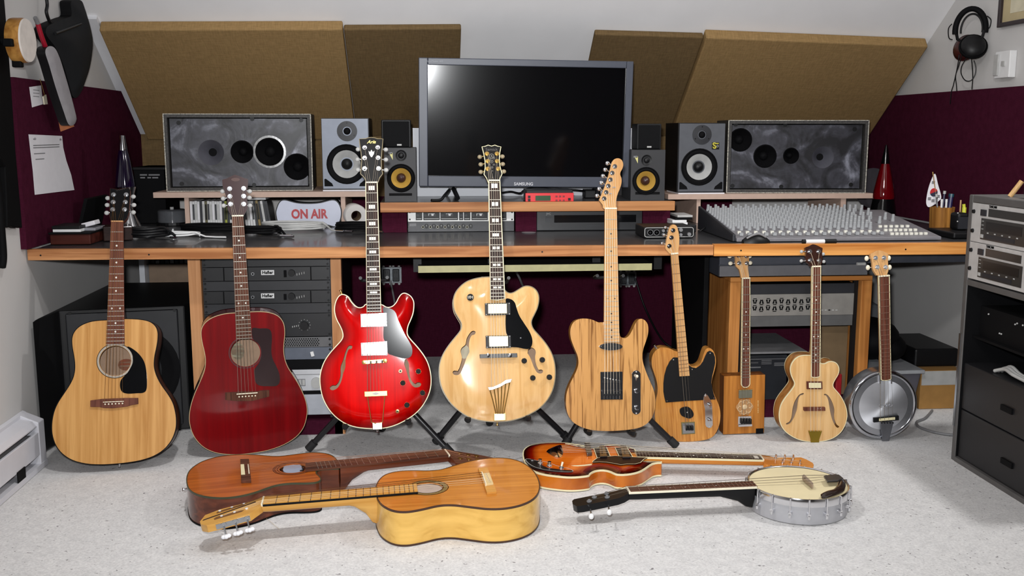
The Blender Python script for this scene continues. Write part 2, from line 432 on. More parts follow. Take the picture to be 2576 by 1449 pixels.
cl.add([(XL-T, YB, ZK), (XR+T, YB, ZK), (XR+T, YS, ZC), (XL-T, YS, ZC), (XL-T, YB+.06, ZK+.06), (XR+T, YB+.06, ZK+.06), (XR+T, YS+.06, ZC+.06), (XL-T, YS+.06, ZC+.06)],
       [(0,1,2,3), (7,6,5,4), (0,4,5,1), (1,5,6,2), (2,6,7,3), (3,7,4,0)])
cl.box((XL-T, YF-T, ZC), (XR+T, YS+.06, ZC+.06))
struct(cl, 'ceiling', WHITE)
# purple fabric boards on the side walls and the knee wall
def wall_board(name, X, t, y0, y1, z0, z1, par):
    # stops where the sloping ceiling comes down
    mb = MB(); pr = [(y0, z0), (y1, z0), (y1, min(z1, slope_z(y1))), (YB + (z1-ZK)/SL, z1), (y0, z1)]
    n = len(pr)
    mb.add([(X, y, z) for y, z in pr] + [(X+t, y, z) for y, z in pr], [tuple(range(n)), tuple(range(2*n-1, n-1, -1))] + [(i, (i+1) % n, n+(i+1) % n, n+i) for i in range(n)])
    return struct(mb, name, PURPLE)
wall_board('trim_4', XL, 0.02, 3.43, YB-.02, 0.72, 1.285, wl)
wall_board('trim_5', XR-0.02, 0.02, 1.2, YB-.02, 0.72, 1.275, wr)
kb = MB().box((P(864, 800, YB).x, YB-0.012, 0), (P(1830, 800, YB).x, YB, 0.80))
struct(kb, 'trim_1', PURPLE)
kb = MB().box((XL+.02, YB-0.02, 0.80), (XR-.02, YB, ZK))
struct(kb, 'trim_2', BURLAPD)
# white batten along the left edge of the sloping ceiling
def on_slope(px, py, lift=0.0):
    n = Vector((0, SL, -1)).normalized(); p0 = Vector((0, YB, ZK)) + n * lift
    r = ray(px, py); return EYE + r * ((p0 - EYE).dot(n) / r.dot(n))
nS = Vector((0, SL, -1)).normalized()
uS = Vector((0, YS-YB, ZC-ZK)).normalized()
def slope_pt(x, s, lift): return Vector((x, YB, ZK)) + uS * s + nS * lift
mb = MB(); L0 = (Vector((0, YS, ZC)) - Vector((0, YB, ZK))).length
mb.hexa([slope_pt(XL, 0.02, 0), slope_pt(XL+.05, 0.02, 0), slope_pt(XL+.05, 0.02, .018), slope_pt(XL, 0.02, .018), slope_pt(XL, .80, 0), slope_pt(XL+.05, .80, 0), slope_pt(XL+.05, .80, .018), slope_pt(XL, .80, .018)])
struct(mb, 'trim_3', mat('white_gloss_trim', (222, 222, 226), 0.5, var=0.01))
# burlap covered acoustic panels on the slope
def s_of(px, py, lift): q = on_slope(px, py, lift); return q.x, (q - Vector((q.x, YB, ZK)) - nS*lift).dot(uS)
def panel(label, xa, xb, tops, m_, lift):
    (ta, tb) = tops; mb = MB()
    mb.hexa([slope_pt(xa, 0.02, 0.002), slope_pt(xb, 0.02, 0.002), slope_pt(xb, 0.02, lift), slope_pt(xa, 0.02, lift), slope_pt(xa, ta, 0.002), slope_pt(xb, tb, 0.002), slope_pt(xb, tb, lift), slope_pt(xa, ta, lift)])
    o = build(mb, 'acoustic_baffle', m_, bevel=0.006); tag(o, label, 'acoustic panel'); return o
x0, s0 = s_of(243, 76, .05); x1, s1 = s_of(861, 74, .05); x1b, s1b = s_of(864, 74, .03); x2, s2 = s_of(1160, 72, .03)
panel('wide tan burlap panel on the sloped ceiling above the left speakers', XL+.055, x1, (s0, s1), BURLAP, .05)
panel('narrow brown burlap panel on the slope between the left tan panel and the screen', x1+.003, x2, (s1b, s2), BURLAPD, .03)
x3, s3 = s_of(1497, 86, .03); x4, s4 = s_of(1773, 94, .03); x5, s5 = s_of(1777, 95, .05); x6, s6 = s_of(2328, 117, .05)
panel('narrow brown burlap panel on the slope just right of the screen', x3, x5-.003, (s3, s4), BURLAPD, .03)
panel('wide tan burlap panel on the sloped ceiling above the right speakers', x5, XR-.025, (s5, s6), BURLAP, .05)
# ------------------------------------------------------------------ desk
ZD = 0.715
def fd(x): return 3.466 - 0.0256 * (x - XL)       # front line of the desk
def strip(xa, xb, ya, yb, z0, z1):
    """slab following the desk front: ya, yb measured back from the front line"""
    return [(xa, fd(xa)+ya, z0), (xb, fd(xb)+ya, z0), (xb, fd(xb)+yb, z0), (xa, fd(xa)+yb, z0), (xa, fd(xa)+ya, z1), (xb, fd(xb)+ya, z1), (xb, fd(xb)+yb, z1), (xa, fd(xa)+yb, z1)]
desk = thing('studio_desk', 'long built-in studio desk with dark grey top and orange wood front edge', 'desk', (0.4, 3.5, ZD))
XS = PZ(1795, 616, ZD).x
MB().hexa([(XL+.022, fd(XL)+.03, ZD-.022), (XR-.03, fd(XR)+.03, ZD-.022), (XR-.03, 4.78, ZD-.022), (XL+.022, 4.78, ZD-.022), (XL+.022, fd(XL)+.03, ZD-.001), (XR-.03, fd(XR)+.03, ZD-.001), (XR-.03, 4.78, ZD-.001), (XL+.022, 4.78, ZD-.001)]).build('worktop', LAMINATE, desk)
MB().hexa(strip(XL+.005, XS-.001, 0, .03, ZD-.037, ZD)).build('front_edge', FASCIA, desk, bevel=.002)
MB().hexa(strip(XS+.001, XR-.03, 0, .03, ZD-.040, ZD+.002)).build('front_edge', FASCIA2, desk, bevel=.002)
for px in (110, 376, 1370, 1890, 2330):
    q = PZ(px, 640, ZD-.02)
    MB().cyl((q.x, fd(q.x)-.0008, ZD-.02), (q.x, fd(q.x)+.002, ZD-.02), .003, 10).build('screw_hole', BLACK, desk)
# raised shelf in the middle
SZ = 0.836; SY = 3.88
xa, xb = P(956, 512, SY).x, P(1698, 520, SY).x
sh = thing('raised_shelf', 'raised middle shelf with dark top and orange wood edge holding the screen', 'shelf', ((xa+xb)/2, SY, ZD))
MB().box((xa, SY+.02, SZ-.02), (xb, 4.42, SZ)).build('shelf_top', LAMINATE, sh)
MB().box((xa, SY, SZ-.037), (xb, SY+.02, SZ+.001)).build('front_edge', FASCIA, sh, bevel=.002)
for px0, px1 in ((955, 1024), (1296, 1348), (1614, 1690)):
    a, b = P(px0, 560, SY+.08).x, P(px1, 560, SY+.08).x
    MB().box((max(a, xa+.004), SY+.06, ZD), (min(b, xb-.004), SY+.4, SZ-.021)).build('purple_support', PURPLE, sh)
# side shelves
def side_shelf(label, px0, px1, pyt, Y, ups, zt, depth=.42):
    a, b = P(px0, pyt, Y).x, P(px1, pyt, Y).x
    t = thing('speaker_shelf', label, 'shelf', ((a+b)/2, Y, ZD))
    MB().box((a, Y, zt-.022), (b, Y+depth, zt)).build('shelf_board', SHELFEDGE, t)
    for u0, u1 in ups:
        x0, x1 = P(u0, 530, Y+.02).x, P(u1, 530, Y+.02).x
        MB().box((x0, Y+.02, ZD), (x1, Y+depth-.02, zt-.0225)).build('upright', SHELFEDGE, t)
    return a, b
ZL = 0.862; YLs = 4.20; ZR = 0.842; YRs = 4.22
side_shelf('beige side shelf left of the screen carrying two speakers above the CDs', 385, 932, 484, YLs, ((465, 476), (858, 869)), ZL)
side_shelf('beige side shelf right of the screen carrying two speakers above the mixing console', 1681, 2196, 488, YRs, ((1752, 1762), (2114, 2127)), ZR)

# ------------------------------------------------------------------ wide speakers with marbled fronts
def wide_speaker(label, x0, y0, x1, y1, Y, zb, drivers, screws, toe=0.0):
    fr = Frame(P((x0+x1)/2, y1, Y), (toe, -1, 0), (0, 0, 1)); fr.M.translation.z = zb; fr.inv = fr.M.inverted()
    wd = (fr.L(x1, y1)[0] - fr.L(x0, y1)[0]) / 2; ht = fr.L((x0+x1)/2, y0)[1]
    t = thing('wide_speaker', label, 'speaker', None, Mw=fr.M)
    c = MB(); d = .26; e = .016
    c.box((-wd, 0, 0), (-wd+e, d, ht)); c.box((wd-e, 0, 0), (wd, d, ht)); c.box((-wd+e, 0, 0), (wd-e, d, e)); c.box((-wd+e, 0, ht-e), (wd-e, d, ht)); c.box((-wd+e, d-.01, e), (wd-e, d, ht-e))
    c.build('cabinet', mat('raw_edged_black_board', (58, 56, 54), 0.6, var=0.5, scale=120), t, world=False)
    lip = MB()
    for a, b in (((-wd, -wd+.004)), ((wd-.004, wd))): lip.box((a, -.001, .0), (b, .003, ht))
    lip.box((-wd, -.001, ht-.003), (wd, .003, ht)); lip.box((-wd, -.001, 0), (wd, .003, .003))
    lip.build('bare_edge', mat('scuffed_pale_edge', (176, 172, 160), 0.6, var=0.6, scale=160), t, world=False)
    hs = []
    for px, py, rp, kd in drivers:
        cx, cz = fr.L(px, py); r = rp * 4.25 / F
        hs.append([(cx + r*math.cos(2*math.pi*i/28), cz + r*math.sin(2*math.pi*i/28)) for i in range(28)])
    ol = [(-wd+e+.006, e+.004), (wd-e-.006, e+.004), (wd-e-.006, ht-e-.004), (-wd+e+.006, ht-e-.004)]
    plate(ol, hs, grid=0, y0=.022).build('baffle', MARBLE, t, world=False)
    for px, py, rp, kd in drivers:
        cx, cz = fr.L(px, py); r = rp * 4.25 / F
        Mx = Matrix.Translation((cx, .022, cz)) @ Matrix.Rotation(R(90), 4, 'X')
        if kd == 'horn':
            prof = [(r, 0), (r*.8, -.012), (r*.45, -.04), (r*.3, -.05)]; mm = mat('grey_horn', (84, 84, 92), 0.5)
        else:
            prof = [(r*1.04, .003), (r*.96, .006), (r*.90, .002), (r*.82, -.004), (r*.4, -.026), (r*.36, -.022), (r*.2, -.014), (.001, -.012)]; mm = BLACKM
        dv = MB().lathe(prof, Mx, 28, cap=False).build('driver', mm, t, world=False, smooth=40)
        if kd == 'horn':
            MB().disc((cx, cz), r*.33, .0705, .073, 20).build('throat', BLACKM, dv, world=False)
        if kd == 'rim':
            MB().lathe([(r*1.16, 0), (r*1.18, .004), (r*1.02, .005), (r*1.0, .002)], Mx, 28, cap=False).build('driver_rim', mat('worn_rim', (150, 150, 150), 0.4, 0.6, var=0.3, scale=90), dv, world=False)
    for px, py in screws:
        cx, cz = fr.L(px, py)
        MB().disc((cx, cz), .009, .017, .024, 12).build('bolt', BLACK, t, world=False)
    return t
wide_speaker('wide speaker in a rough frame left of the screen, marbled front, one silver-rimmed driver', 421, 286, 790, 482, 4.27, ZL, [(529, 384, 31, 'horn'), (608, 382, 27, 'cone'), (677, 382, 34, 'rim'), (747, 420, 32, 'cone')], [(447, 309), (633, 299), (757, 302), (455, 463), (638, 466)], .06)
wide_speaker('wide marbled-front speaker in a rough frame on the shelf above the mixing console', 1826, 302, 2177, 488, 4.26, ZR, [(1865, 352, 29, 'cone'), (1927, 393, 29, 'cone'), (1993, 392, 20, 'cone'), (2074, 396, 28, 'horn')], [(1853, 313), (1978, 314), (2154, 325), (1845, 468), (1968, 470), (2144, 465)], -.10)

# ------------------------------------------------------------------ studio monitors
def cone_driver(t, cx, cz, r, M_ring, M_cone, M_cap, rc, name='woofer', y=0.0):
    Mx = Matrix.Translation((cx, y, cz)) @ Matrix.Rotation(R(90), 4, 'X')
    w_ = MB().lathe([(r, -.002), (r, .004), (r*.95, .006), (r*.90, .003), (r*.80, .005), (r*.70, .001)], Mx, 32, cap=False).build(name, M_ring, t, world=False, smooth=50)
    MB().lathe([(r*.72, .001), (rc, -.014), (rc*.9, -.016)], Mx, 32, cap=False).build('cone', M_cone, w_, world=False, smooth=50)
    MB().lathe([(rc*1.02, -.014), (rc*.9, -.004), (rc*.5, .002), (.0005, .004)], Mx, 24, cap=False).build('dust_cap', M_cap, w_, world=False, smooth=60)
SILVER = mat('silver_blue_baffle', (122, 128, 140), 0.45, 0.2, var=0.05); DKSIL = mat('charcoal_baffle', (88, 90, 96), 0.5, 0.1, var=0.08)
def big_monitor(label, x0, y0, x1, y1, Y, zb, tw, wo, rp, bm, badge):
    fr = Frame(P((x0+x1)/2, y1, Y), (0, -1, 0), (0, 0, 1)); fr.M.translation.z = zb + .006; fr.inv = fr.M.inverted()
    wd = (P(x1, y1, Y) - P(x0, y1, Y)).x/2; ht = P(x0, y0, Y).z - zb - .006
    pad = MB().box((fr.M.translation.x-wd*.98, Y-.01, zb), (fr.M.translation.x+wd*1.0, Y+.2, zb+.0055)).build('foam_pad', PAPER)
    tag(pad, 'thin white pad under the ' + ('silver monitor beside the left wide speaker' if not badge else 'charcoal monitor with a yellow badge'), 'pad')
    t = thing('studio_monitor', label, 'speaker', None, Mw=fr.M)
    cx, cz = fr.L(*wo); rw = rp*4.25/F*.94
    holed_box(-wd, wd, 0, ht, .24, [(cx, cz, rw)], .0125).build('cabinet', BLACK, t, world=False)
    holed_box(-wd+.003, wd-.003, .004, ht-.003, .012, [(cx, cz, rw)], 0.0).build('baffle', bm, t, world=False)
    cone_driver(t, cx, cz, rp*4.25/F, BLACKM, mat('white_cone', (176, 176, 174), 0.7), BLACK, .0235)
    cx, cz = fr.L(*tw)
    Mx = Matrix.Translation((cx, 0, cz)) @ Matrix.Rotation(R(90), 4, 'X')
    tw_ = MB().lathe([(.042, -.001), (.042, .002), (.019, .003), (.018, -.004), (.0005, -.004)], Mx, 28, cap=False).build('tweeter', CHAR, t, world=False, smooth=40)
    MB().ell((cx, 0, cz), .015, .008, .015, 14).build('dome', BLACKM, tw_, world=False, smooth=60)
    for a in (90, 210, 330):
        MB().disc((cx + .034*math.cos(R(a)), cz + .034*math.sin(R(a))), .003, -.0035, 0, 8).build('screw', BLACK, tw_, world=False)
    for s in (-1, 1):
        q = [(s*(wd-.008), .014), (s*(wd-.045), .014), (s*(wd-.04), .026), (s*(wd-.014), .046), (s*(wd-.008), .044)]
        MB().prism(q, -.0012, .004).build('port', BLACKM, t, world=False)
    if badge:
        cx, cz = fr.L(1800, 367)
        b = MB().box((cx-.016, -.0015, cz-.015), (cx+.016, 0, cz+.015)).build('badge', BLACK, t, world=False)
        YP_ = mat('yellow_print', (196, 186, 60), .5)
        text_mb('S', .036, Matrix.Translation((cx-.004, -.002, cz)) @ LOCTXT, fat=.0012, shear=-.12).build('lettering', YP_, b, world=False)
        MB().box((cx+.000, -.0024, cz+.008), (cx+.013, -.0015, cz+.0125)).build('lettering_bar', YP_, b, world=False)
        MB().tube([(cx+.0085+.0038*math.cos(R(q)), -.0022, cz-.001+.0042*math.sin(R(q))) for q in range(0, 360, 30)], .0012, 6, closed=True).build('lettering_ring', LGREY, b, world=False)
    return t
big_monitor('silver-grey studio monitor with white cone beside the left wide speaker', 812, 297, 931, 478, 4.24, ZL, (873, 330), (872, 413), 49, SILVER, False)
big_monitor('charcoal-grey studio monitor with white cone and yellow badge right of the screen', 1704, 309, 1821, 482, 4.24, ZR, (1766, 339), (1759, 420), 47, DKSIL, True)
YELCONE = mat('yellow_cone', (176, 138, 60), 0.65, spec=.2); 
def small_monitor(label, x0, y0, x1, y1, Y, zb, tw, wo, badge):
    fr = Frame(P((x0+x1)/2, y1, Y), (0, -1, 0), (0, 0, 1)); fr.M.translation.z = zb; fr.inv = fr.M.inverted()
    wd = (P(x1, y1, Y) - P(x0, y1, Y)).x/2; ht = P(x0, y0, Y).z - zb
    t = thing('small_monitor', label, 'speaker', None, Mw=fr.M)
    cx, cz = fr.L(*wo); holed_box(-wd, wd, 0, ht, .19, [(cx, cz, .052)], 0.0).build('cabinet', mat('soft_black_cabinet', (40, 40, 43), 0.55), t, world=False)
    cone_driver(t, cx, cz, .056, BLACKM, YELCONE, mat('brown_cap', (58, 34, 28), .35), .0185)
    cx, cz = fr.L(*tw); Mx = Matrix.Translation((cx, 0, cz)) @ Matrix.Rotation(R(90), 4, 'X')
    tw_ = MB().lathe([(.022, -.001), (.021, .003), (.015, .001), (.014, -.002)], Mx, 24, cap=False).build('tweeter', BLACK, t, world=False, smooth=40)
    MB().ell((cx, .001, cz), .013, .007, .013, 14).build('dome', BLACK, tw_, world=False, smooth=60)
    MB().box((-wd*.72, -.001, .022), (wd*.72, .004, .032)).build('port_slot', BLACKM, t, world=False)
    cx, cz = fr.L(*badge)
    b = MB().prism([(cx+.006, cz+.012), (cx+.006, cz-.016), (cx-.006, cz+.006)], -.0012, 0).build('badge', mat('pale_yellow_print', (206, 200, 130), .5), t, world=False)
    MB().box((cx-.012, -.0012, cz+.007), (cx+.004, 0, cz+.014)).build('badge_plate', GREY, b, world=False)
    return ht
h = small_monitor('small black monitor with yellow cone standing left of the screen', 968, 372, 1048, 503, 3.97, SZ, (1009, 391), (1009, 448), (984, 392))
h2 = small_monitor('small black monitor with yellow cone standing right of the screen', 1586, 377, 1671, 509, 3.97, SZ, (1627, 403), (1625, 455), (1601, 401))
def box_speaker(label, x0, y0, x1, Y, zb, tx):
    a, b = P(x0, 370, Y).x, P(x1, 370, Y).x; zt = P(x0, y0, Y).z
    t = thing('cube_speaker', label, 'speaker', ((a+b)/2, Y, zb))
    MB().box((a, Y, zb), (b, Y+.11, zt)).build('cabinet', BLACK, t, bevel=.004)
    MB().box((a+.006, Y-.004, zb+.004), (b-.006, Y, zt-.006)).build('grille', BLACKM, t, bevel=.002)
    MB().box(((a+b)/2-.009+tx, Y-.0055, zb+.008), ((a+b)/2+.009+tx, Y-.004, zb+.014)).build('badge', LGREY, t)
box_speaker('small black box speaker stacked on the left yellow-cone monitor', 960, 301, 1034, 3.99, SZ+h+.0005, .012)
box_speaker('small black box speaker stacked on the right yellow-cone monitor', 1602, 311, 1663, 3.99, SZ+h2+.0005, 0)

# ------------------------------------------------------------------ the screen, tilted a little downwards
tvb = P(1325, 474, 4.02)
fr = Frame(tvb, (0.012, -1, -0.052), (0.011, 0, 1))
tv = thing('flat_screen', 'large switched-off flat screen with grey bezel on the raised shelf', 'television', None, Mw=fr.M)
tl, tr, bl, br_ = fr.L(1055, 143), fr.L(1594, 156), fr.L(1052, 468), fr.L(1577, 473)
wl_, wr_, zt_, zb_ = (tl[0]+bl[0])/2, (tr[0]+br_[0])/2 + .004, (tl[1]+tr[1])/2, (bl[1]+br_[1])/2
il, it_ = fr.L(1076, 163); ir, ib_ = fr.L(1566, 446)
BEZ = mat('blue_grey_bezel', (64, 68, 80), 0.4, var=0.04)
b_ = MB(); y = 0
b_.box((wl_, 0, zb_), (il, .05, zt_)); b_.box((ir, 0, zb_), (wr_, .05, zt_)); b_.box((il, 0, it_), (ir, .05, zt_)); b_.box((il, 0, zb_), (ir, .05, ib_))
b_.build('bezel', BEZ, tv, world=False, bevel=.003)
MB().box((wl_+.02, .05, zb_+.02), (wr_-.02, .10, zt_-.02)).build('back_cover', BLACK, tv, world=False, bevel=.01)
MB().box((il-.001, .012, ib_-.001), (ir+.001, .03, it_+.001)).build('panel', mat('black_screen_glass', (5, 5, 7), 0.11, var=0.0, spec=0.5), tv, world=False)
cx, cz = fr.L(1317, 463)
text_mb('SAMSUNG', .017, Matrix.Translation((cx, -.0008, cz)) @ LOCTXT, fat=.0005).build('maker_lettering', mat('silver_print', (190, 190, 196), .4), tv, world=False)
cx, cz = fr.L(1094, 154)
text_mb('SyncMaster 400', .010, Matrix.Translation((cx, -.0008, cz)) @ LOCTXT).build('model_lettering', mat('grey_print', (120, 122, 130), .4), tv, world=False)
cx, cz = fr.L(1112, 478)
for s in (-1, 1):
    mb = MB(); x0 = s*.30
    mb.box((x0-.015, .03, zb_-.012), (x0+.015, .08, zb_+.06)).build('stand_leg', BLACK, tv, world=False)
for s in (-1, 1):
    fx = fr.M.translation.x + s*.30
    MB().tube([(fx, 4.07, SZ+.055), (fx - s*.02, 3.98, SZ+.010)], .009, 10).tube([(fx, 4.07, SZ+.055), (fx - s*.02, 4.16, SZ+.010)], .009, 10).build('stand_foot', BLACK, tv)
q0, q1 = P(1038, 322, 4.26), P(1600, 482, 4.26)
tag(MB().box((q0.x, 4.26, SZ+.0005), (q1.x, 4.285, q0.z)).build('white_board', mat('white_board_face', (214, 216, 222), .5, var=.01)), 'plain white board standing behind the flat screen', 'board')

# red rack module on the raised shelf
def on(px0, px1, py0, Y, zb): a, b = P(px0, py0, Y), P(px1, py0, Y); return a.x, b.x, a.z
a, b, zt = on(1322, 1443, 486, 3.90, SZ)
t = thing('red_sound_module', 'half-width red sound module with green display under the screen', 'synthesizer', ((a+b)/2, 3.91, SZ))
RED = mat('bright_red_panel', (214, 24, 34), .4)
MB().box((a+.003, 3.908, SZ+.002), (b-.003, 4.02, zt+.012)).build('case', BLACK, t, bevel=.003)
fp = MB().box((a, 3.90, SZ+.001), (b, 3.908, zt)).build('front_panel', RED, t, bevel=.001)
def on_panel(par, px0, py0, px1, py1, Y, m_, name, d=.002):
    A, B = P(px0, py1, Y), P(px1, py0, Y); return MB().box((A.x, Y-d, A.z), (B.x, Y+.0005, B.z)).build(name, m_, par)
on_panel(t, 1347, 492, 1385, 505, 3.90, mat('green_display', (22, 66, 24), .3), 'display')
for px, py in ((1331, 495), (1331, 503), (1432, 501)): on_panel(t, px-3, py-3, px+3, py+3, 3.90, BLACK, 'knob', .008)
for px in (1400, 1409, 1418):
    for py in (494, 504): on_panel(t, px-2.5, py-2, px+2.5, py+2, 3.90, mat('dark_red', (120, 16, 22), .4), 'button', .003)
# preamp and compressor stack under the raised shelf
YP = 3.955
a, b = P(1026, 545, YP).x, P(1293, 545, YP).x
z0 = P(1160, 583, YP).z + .003; z1 = P(1160, 557, YP).z; z2 = P(1160, 531, YP).z
z0 = max(z0, ZD+.004)
t = thing('headphone_amplifier', 'black one-unit rack amplifier with a row of knobs and jacks on the desk', 'rack unit', ((a+b)/2, YP, ZD))
MB().box((a+.01, YP+.004, ZD+.0005), (b-.01, YP+.2, z1-.001)).build('case', BLACKM, t)
MB().box((a, YP, z0-.003), (b, YP+.004, z1-.001)).build('front_panel', mat('black_steel_panel', (40, 41, 46), .45), t)
for i in range(7):
    px = 1073 + i*18.5
    q = P(px, 569, YP); 
    k = MB().cyl((q.x, YP-.012, q.z), (q.x, YP, q.z), .0085, 14).build('knob', BLACK, t)
    MB().box((q.x-.0008, YP-.0128, q.z), (q.x+.0008, YP-.012, q.z+.007)).build('pointer', LGREY, k)
    q = P(px-9, 571, YP); MB().lathe([(.0055, 0), (.0055, .003), (.0035, .003), (.0035, 0)], Matrix.Translation((q.x, YP, q.z)) @ Matrix.Rotation(R(90), 4, 'X'), 14).build('jack', mat('jack_ring_grey', (170, 166, 150), .5), t)
on_panel(t, 1030, 562, 1047, 569, YP, GREY, 'badge')
t = thing('channel_strip', 'white-fronted one-unit rack processor resting on the black rack amplifier', 'rack unit', ((a+b)/2, YP, z1))
MB().box((a+.01, YP+.004, z1), (b-.01, YP+.2, z2)).build('case', BLACK, t)
MB().box((a, YP, z1), (b, YP+.004, z2)).build('front_panel', mat('white_steel_panel', (240, 240, 238), .35), t, bevel=.0006)
for x0_, x1_ in ((1046, 1062), (1065, 1106), (1108, 1152), (1155, 1165), (1167, 1183), (1186, 1227), (1230, 1258), (1260, 1274)):
    f_ = on_panel(t, x0_, 533, x1_, 554, YP, BLACK, 'control_field', .0015)
    for px in np.arange(x0_+5, x1_-3, 12):
        q = P(px, 541, YP); MB().cyl((q.x, YP-.009, q.z), (q.x, YP, q.z), .0055, 12).build('knob', CHAR, f_)
    if x1_ - x0_ > 30: on_panel(f_, (x0_+x1_)/2-8, 537, (x0_+x1_)/2+8, 543, YP-.0015, WPLAST, 'meter')
    on_panel(f_, x0_+2, 549, x1_-2, 551, YP-.0015, LGREY, 'button_row')
for px in (1031, 1288):
    for py in (534, 552): q = P(px, py, YP); MB().cyl((q.x, YP-.0015, q.z), (q.x, YP+.001, q.z), .0035, 12).build('rack_screw', BLACK, t)
# video deck
a, b = P(1350, 560, YP).x, P(1616, 560, YP).x
t = thing('video_deck', 'wide black video cassette deck on the desk under the raised shelf', 'video recorder', ((a+b)/2, YP, ZD))
MB().box((a, YP, ZD+.001), (b, YP+.3, SZ-.024)).build('case', mat('deck_black', (30, 31, 34), .4), t, bevel=.002)
on_panel(t, 1394, 540, 1600, 560, YP, mat('deck_window', (12, 12, 14), .15), 'window')
on_panel(t, 1475, 566, 1510, 569, YP, CHAR, 'button'); on_panel(t, 1372, 545, 1388, 558, YP, CHAR, 'button', .003)
q = P(1380, 538, YP); text_mb('JVC', .012, facing((q.x, YP-.001, q.z), (1, 0, 0), (0, 0, 1))).build('maker_lettering', LGREY, t)
MB().lathe([(.028, 0), (.029, .0015), (.001, .0015)], Matrix.Translation(PZ(1330, 585, ZD)), 24).build('clear_disc', mat('pale_disc', (150, 148, 150), .2))
tag(bpy.data.objects['clear_disc'], 'pale flat disc lying on the desk in front of the black video deck', 'disc')
# audio interface, case stack
a, b = P(1620, 590, 3.64).x, P(1746, 590, 3.64).x; zt = P(1680, 571, 3.64).z
t = thing('audio_interface', 'black audio interface with rounded white outline at the right end of the raised shelf', 'audio interface', ((a+b)/2, 3.64, ZD))
MB().box((a, 3.642, ZD+.001), (b, 3.80, zt)).build('case', BLACK, t, bevel=.004)
rp_ = []
for cx_, cz_, a0 in ((b-.012, zt-.01, 0), (a+.012, zt-.01, 90), (a+.012, ZD+.012, 180), (b-.012, ZD+.012, 270)):
    for k in range(5): an = R(a0 + k*22.5); rp_.append((cx_+.009*math.cos(an), 3.640, cz_+.009*math.sin(an)*.8))
MB().tube(rp_, .0014, 6, closed=True).build('outline', LGREY, t)
for px in (1636, 1652):
    q = P(px, 585, 3.64); j = MB().lathe([(.0115, 0), (.0115, .003), (.009, .003), (.008, .0)], Matrix.Translation((q.x, 3.642, q.z)) @ Matrix.Rotation(R(90), 4, 'X'), 18).build('combo_jack', STEEL, t)
    MB().cyl((q.x, 3.6405, q.z), (q.x, 3.642, q.z), .004, 10).build('jack_hole', BLACK, j)
for px, py, r_ in ((1668, 580, 4), (1668, 590, 4), (1680, 580, 4), (1680, 590, 4), (1712, 578, 5), (1712, 590, 4), (1733, 589, 5)):
    q = P(px, py, 3.64); MB().cyl((q.x, 3.632, q.z), (q.x, 3.642, q.z), r_*.0014, 12).build('knob', GREY, t)
z = ZD + .001
# dark box behind carries the small stack of cases
A = P(1690, 566, 3.84)
tag(MB().box((A.x, 3.84, ZD+.0005), (P(1752, 566, 3.84).x, 4.02, A.z)).build('black_drive', BLACK, bevel=.003), 'black drive box behind the audio interface carrying a stack of cases', 'box')
z = A.z
for k, (px0, px1, m_) in enumerate(((1692, 1730, WPLAST), (1692, 1728, WPLAST), (1700, 1742, BLACKM), (1706, 1744, LGREY))):
    a, b = P(px0, 560, 3.85).x, P(px1, 560, 3.85).x
    tag(MB().box((a, 3.85+.004*k, z+.0004), (b, 3.99, z+.0088)).build('media_case', m_, bevel=.0008), ('lowest white', 'second white', 'black', 'topmost grey')[k] + ' media case in the small stack behind the audio interface', 'case', 'cases behind the audio interface')
    z += .0092

# ------------------------------------------------------------------ mixing console
xa, xb = PZ(1838, 604, ZD).x, 1.875; ya, yb = 3.485, 3.97
MC = thing('mixing_console', 'long grey mixing console packed with rows of grey knobs on the desk', 'mixing console', ((xa+xb)/2, ya, ZD))
za, zb = ZD+.014, ZD+.075
def con(u, v, up=0.0):
    """u across, v towards the back, up off the sloping panel"""
    n = Vector((0, -(zb-za), yb-ya)).normalized()
    return Vector((xa + (xb-xa)*u, ya + (yb-ya)*v, za + (zb-za)*v)) + n*up
MB().hexa([(xa, ya, ZD+.001), (xb, ya, ZD+.001), (xb, yb, ZD+.001), (xa, yb, ZD+.001), con(0, 0), con(1, 0), con(1, 1), con(0, 1)]).build('body', mat('console_grey', (116, 114, 118), .45), MC, bevel=.003)
MB().hexa([(xa-.012, ya+.01, ZD+.001), (xa-.0005, ya+.01, ZD+.001), (xa-.0005, yb, ZD+.001), (xa-.012, yb, ZD+.001), con(0, .02)+Vector((-.012, 0, .012)), con(0, .02)+Vector((-.0005, 0, .012)), con(0, 1)+Vector((-.0005, 0, .02)), con(0, 1)+Vector((-.012, 0, .02))]).build('end_cheek', CHAR, MC, bevel=.003)
KN = mat('knob_grey', (158, 160, 162), .5); KW = mat('button_white', (226, 224, 212), .4)
rot = Matrix.Rotation(math.atan2(zb-za, yb-ya), 4, 'X')
def small(name, mb, m_): o = mb.build(name, m_, MC, world=False); return o
def put(o, u, v, first):
    Ml = W[MC].inverted() @ (Matrix.Translation(con(u, v)) @ rot)
    if first: o.matrix_local = Ml; return o
    return dup(o, MC, Ml)
knob = small('knob', MB().lathe([(.0075, 0), (.0072, .009), (.0062, .0095), (.0055, .026), (.0046, .0275)], None, 10), KN)
btn = small('button', MB().box((-.006, -.004, 0), (.006, .004, .008)), KW)
fad = small('fader_cap', MB().box((-.0065, -.006, .002), (.0065, .006, .012)), KN)
f1 = f2 = f3 = True; NC = 18
for c in range(NC):
    u = .035 + c * .0405
    for r_ in range(11): put(knob, u, .985 - r_*.071, f1); f1 = False
    put(btn, u+.008, .165, f2); f2 = False
    put(fad, u, .075, f3); f3 = False
for c in range(8): put(btn, .775 + c*.024, .075, False)
for c in range(7): put(btn, .78 + c*.025, .20, False)
for c in range(6): put(btn, .79 + c*.028, .33, False)
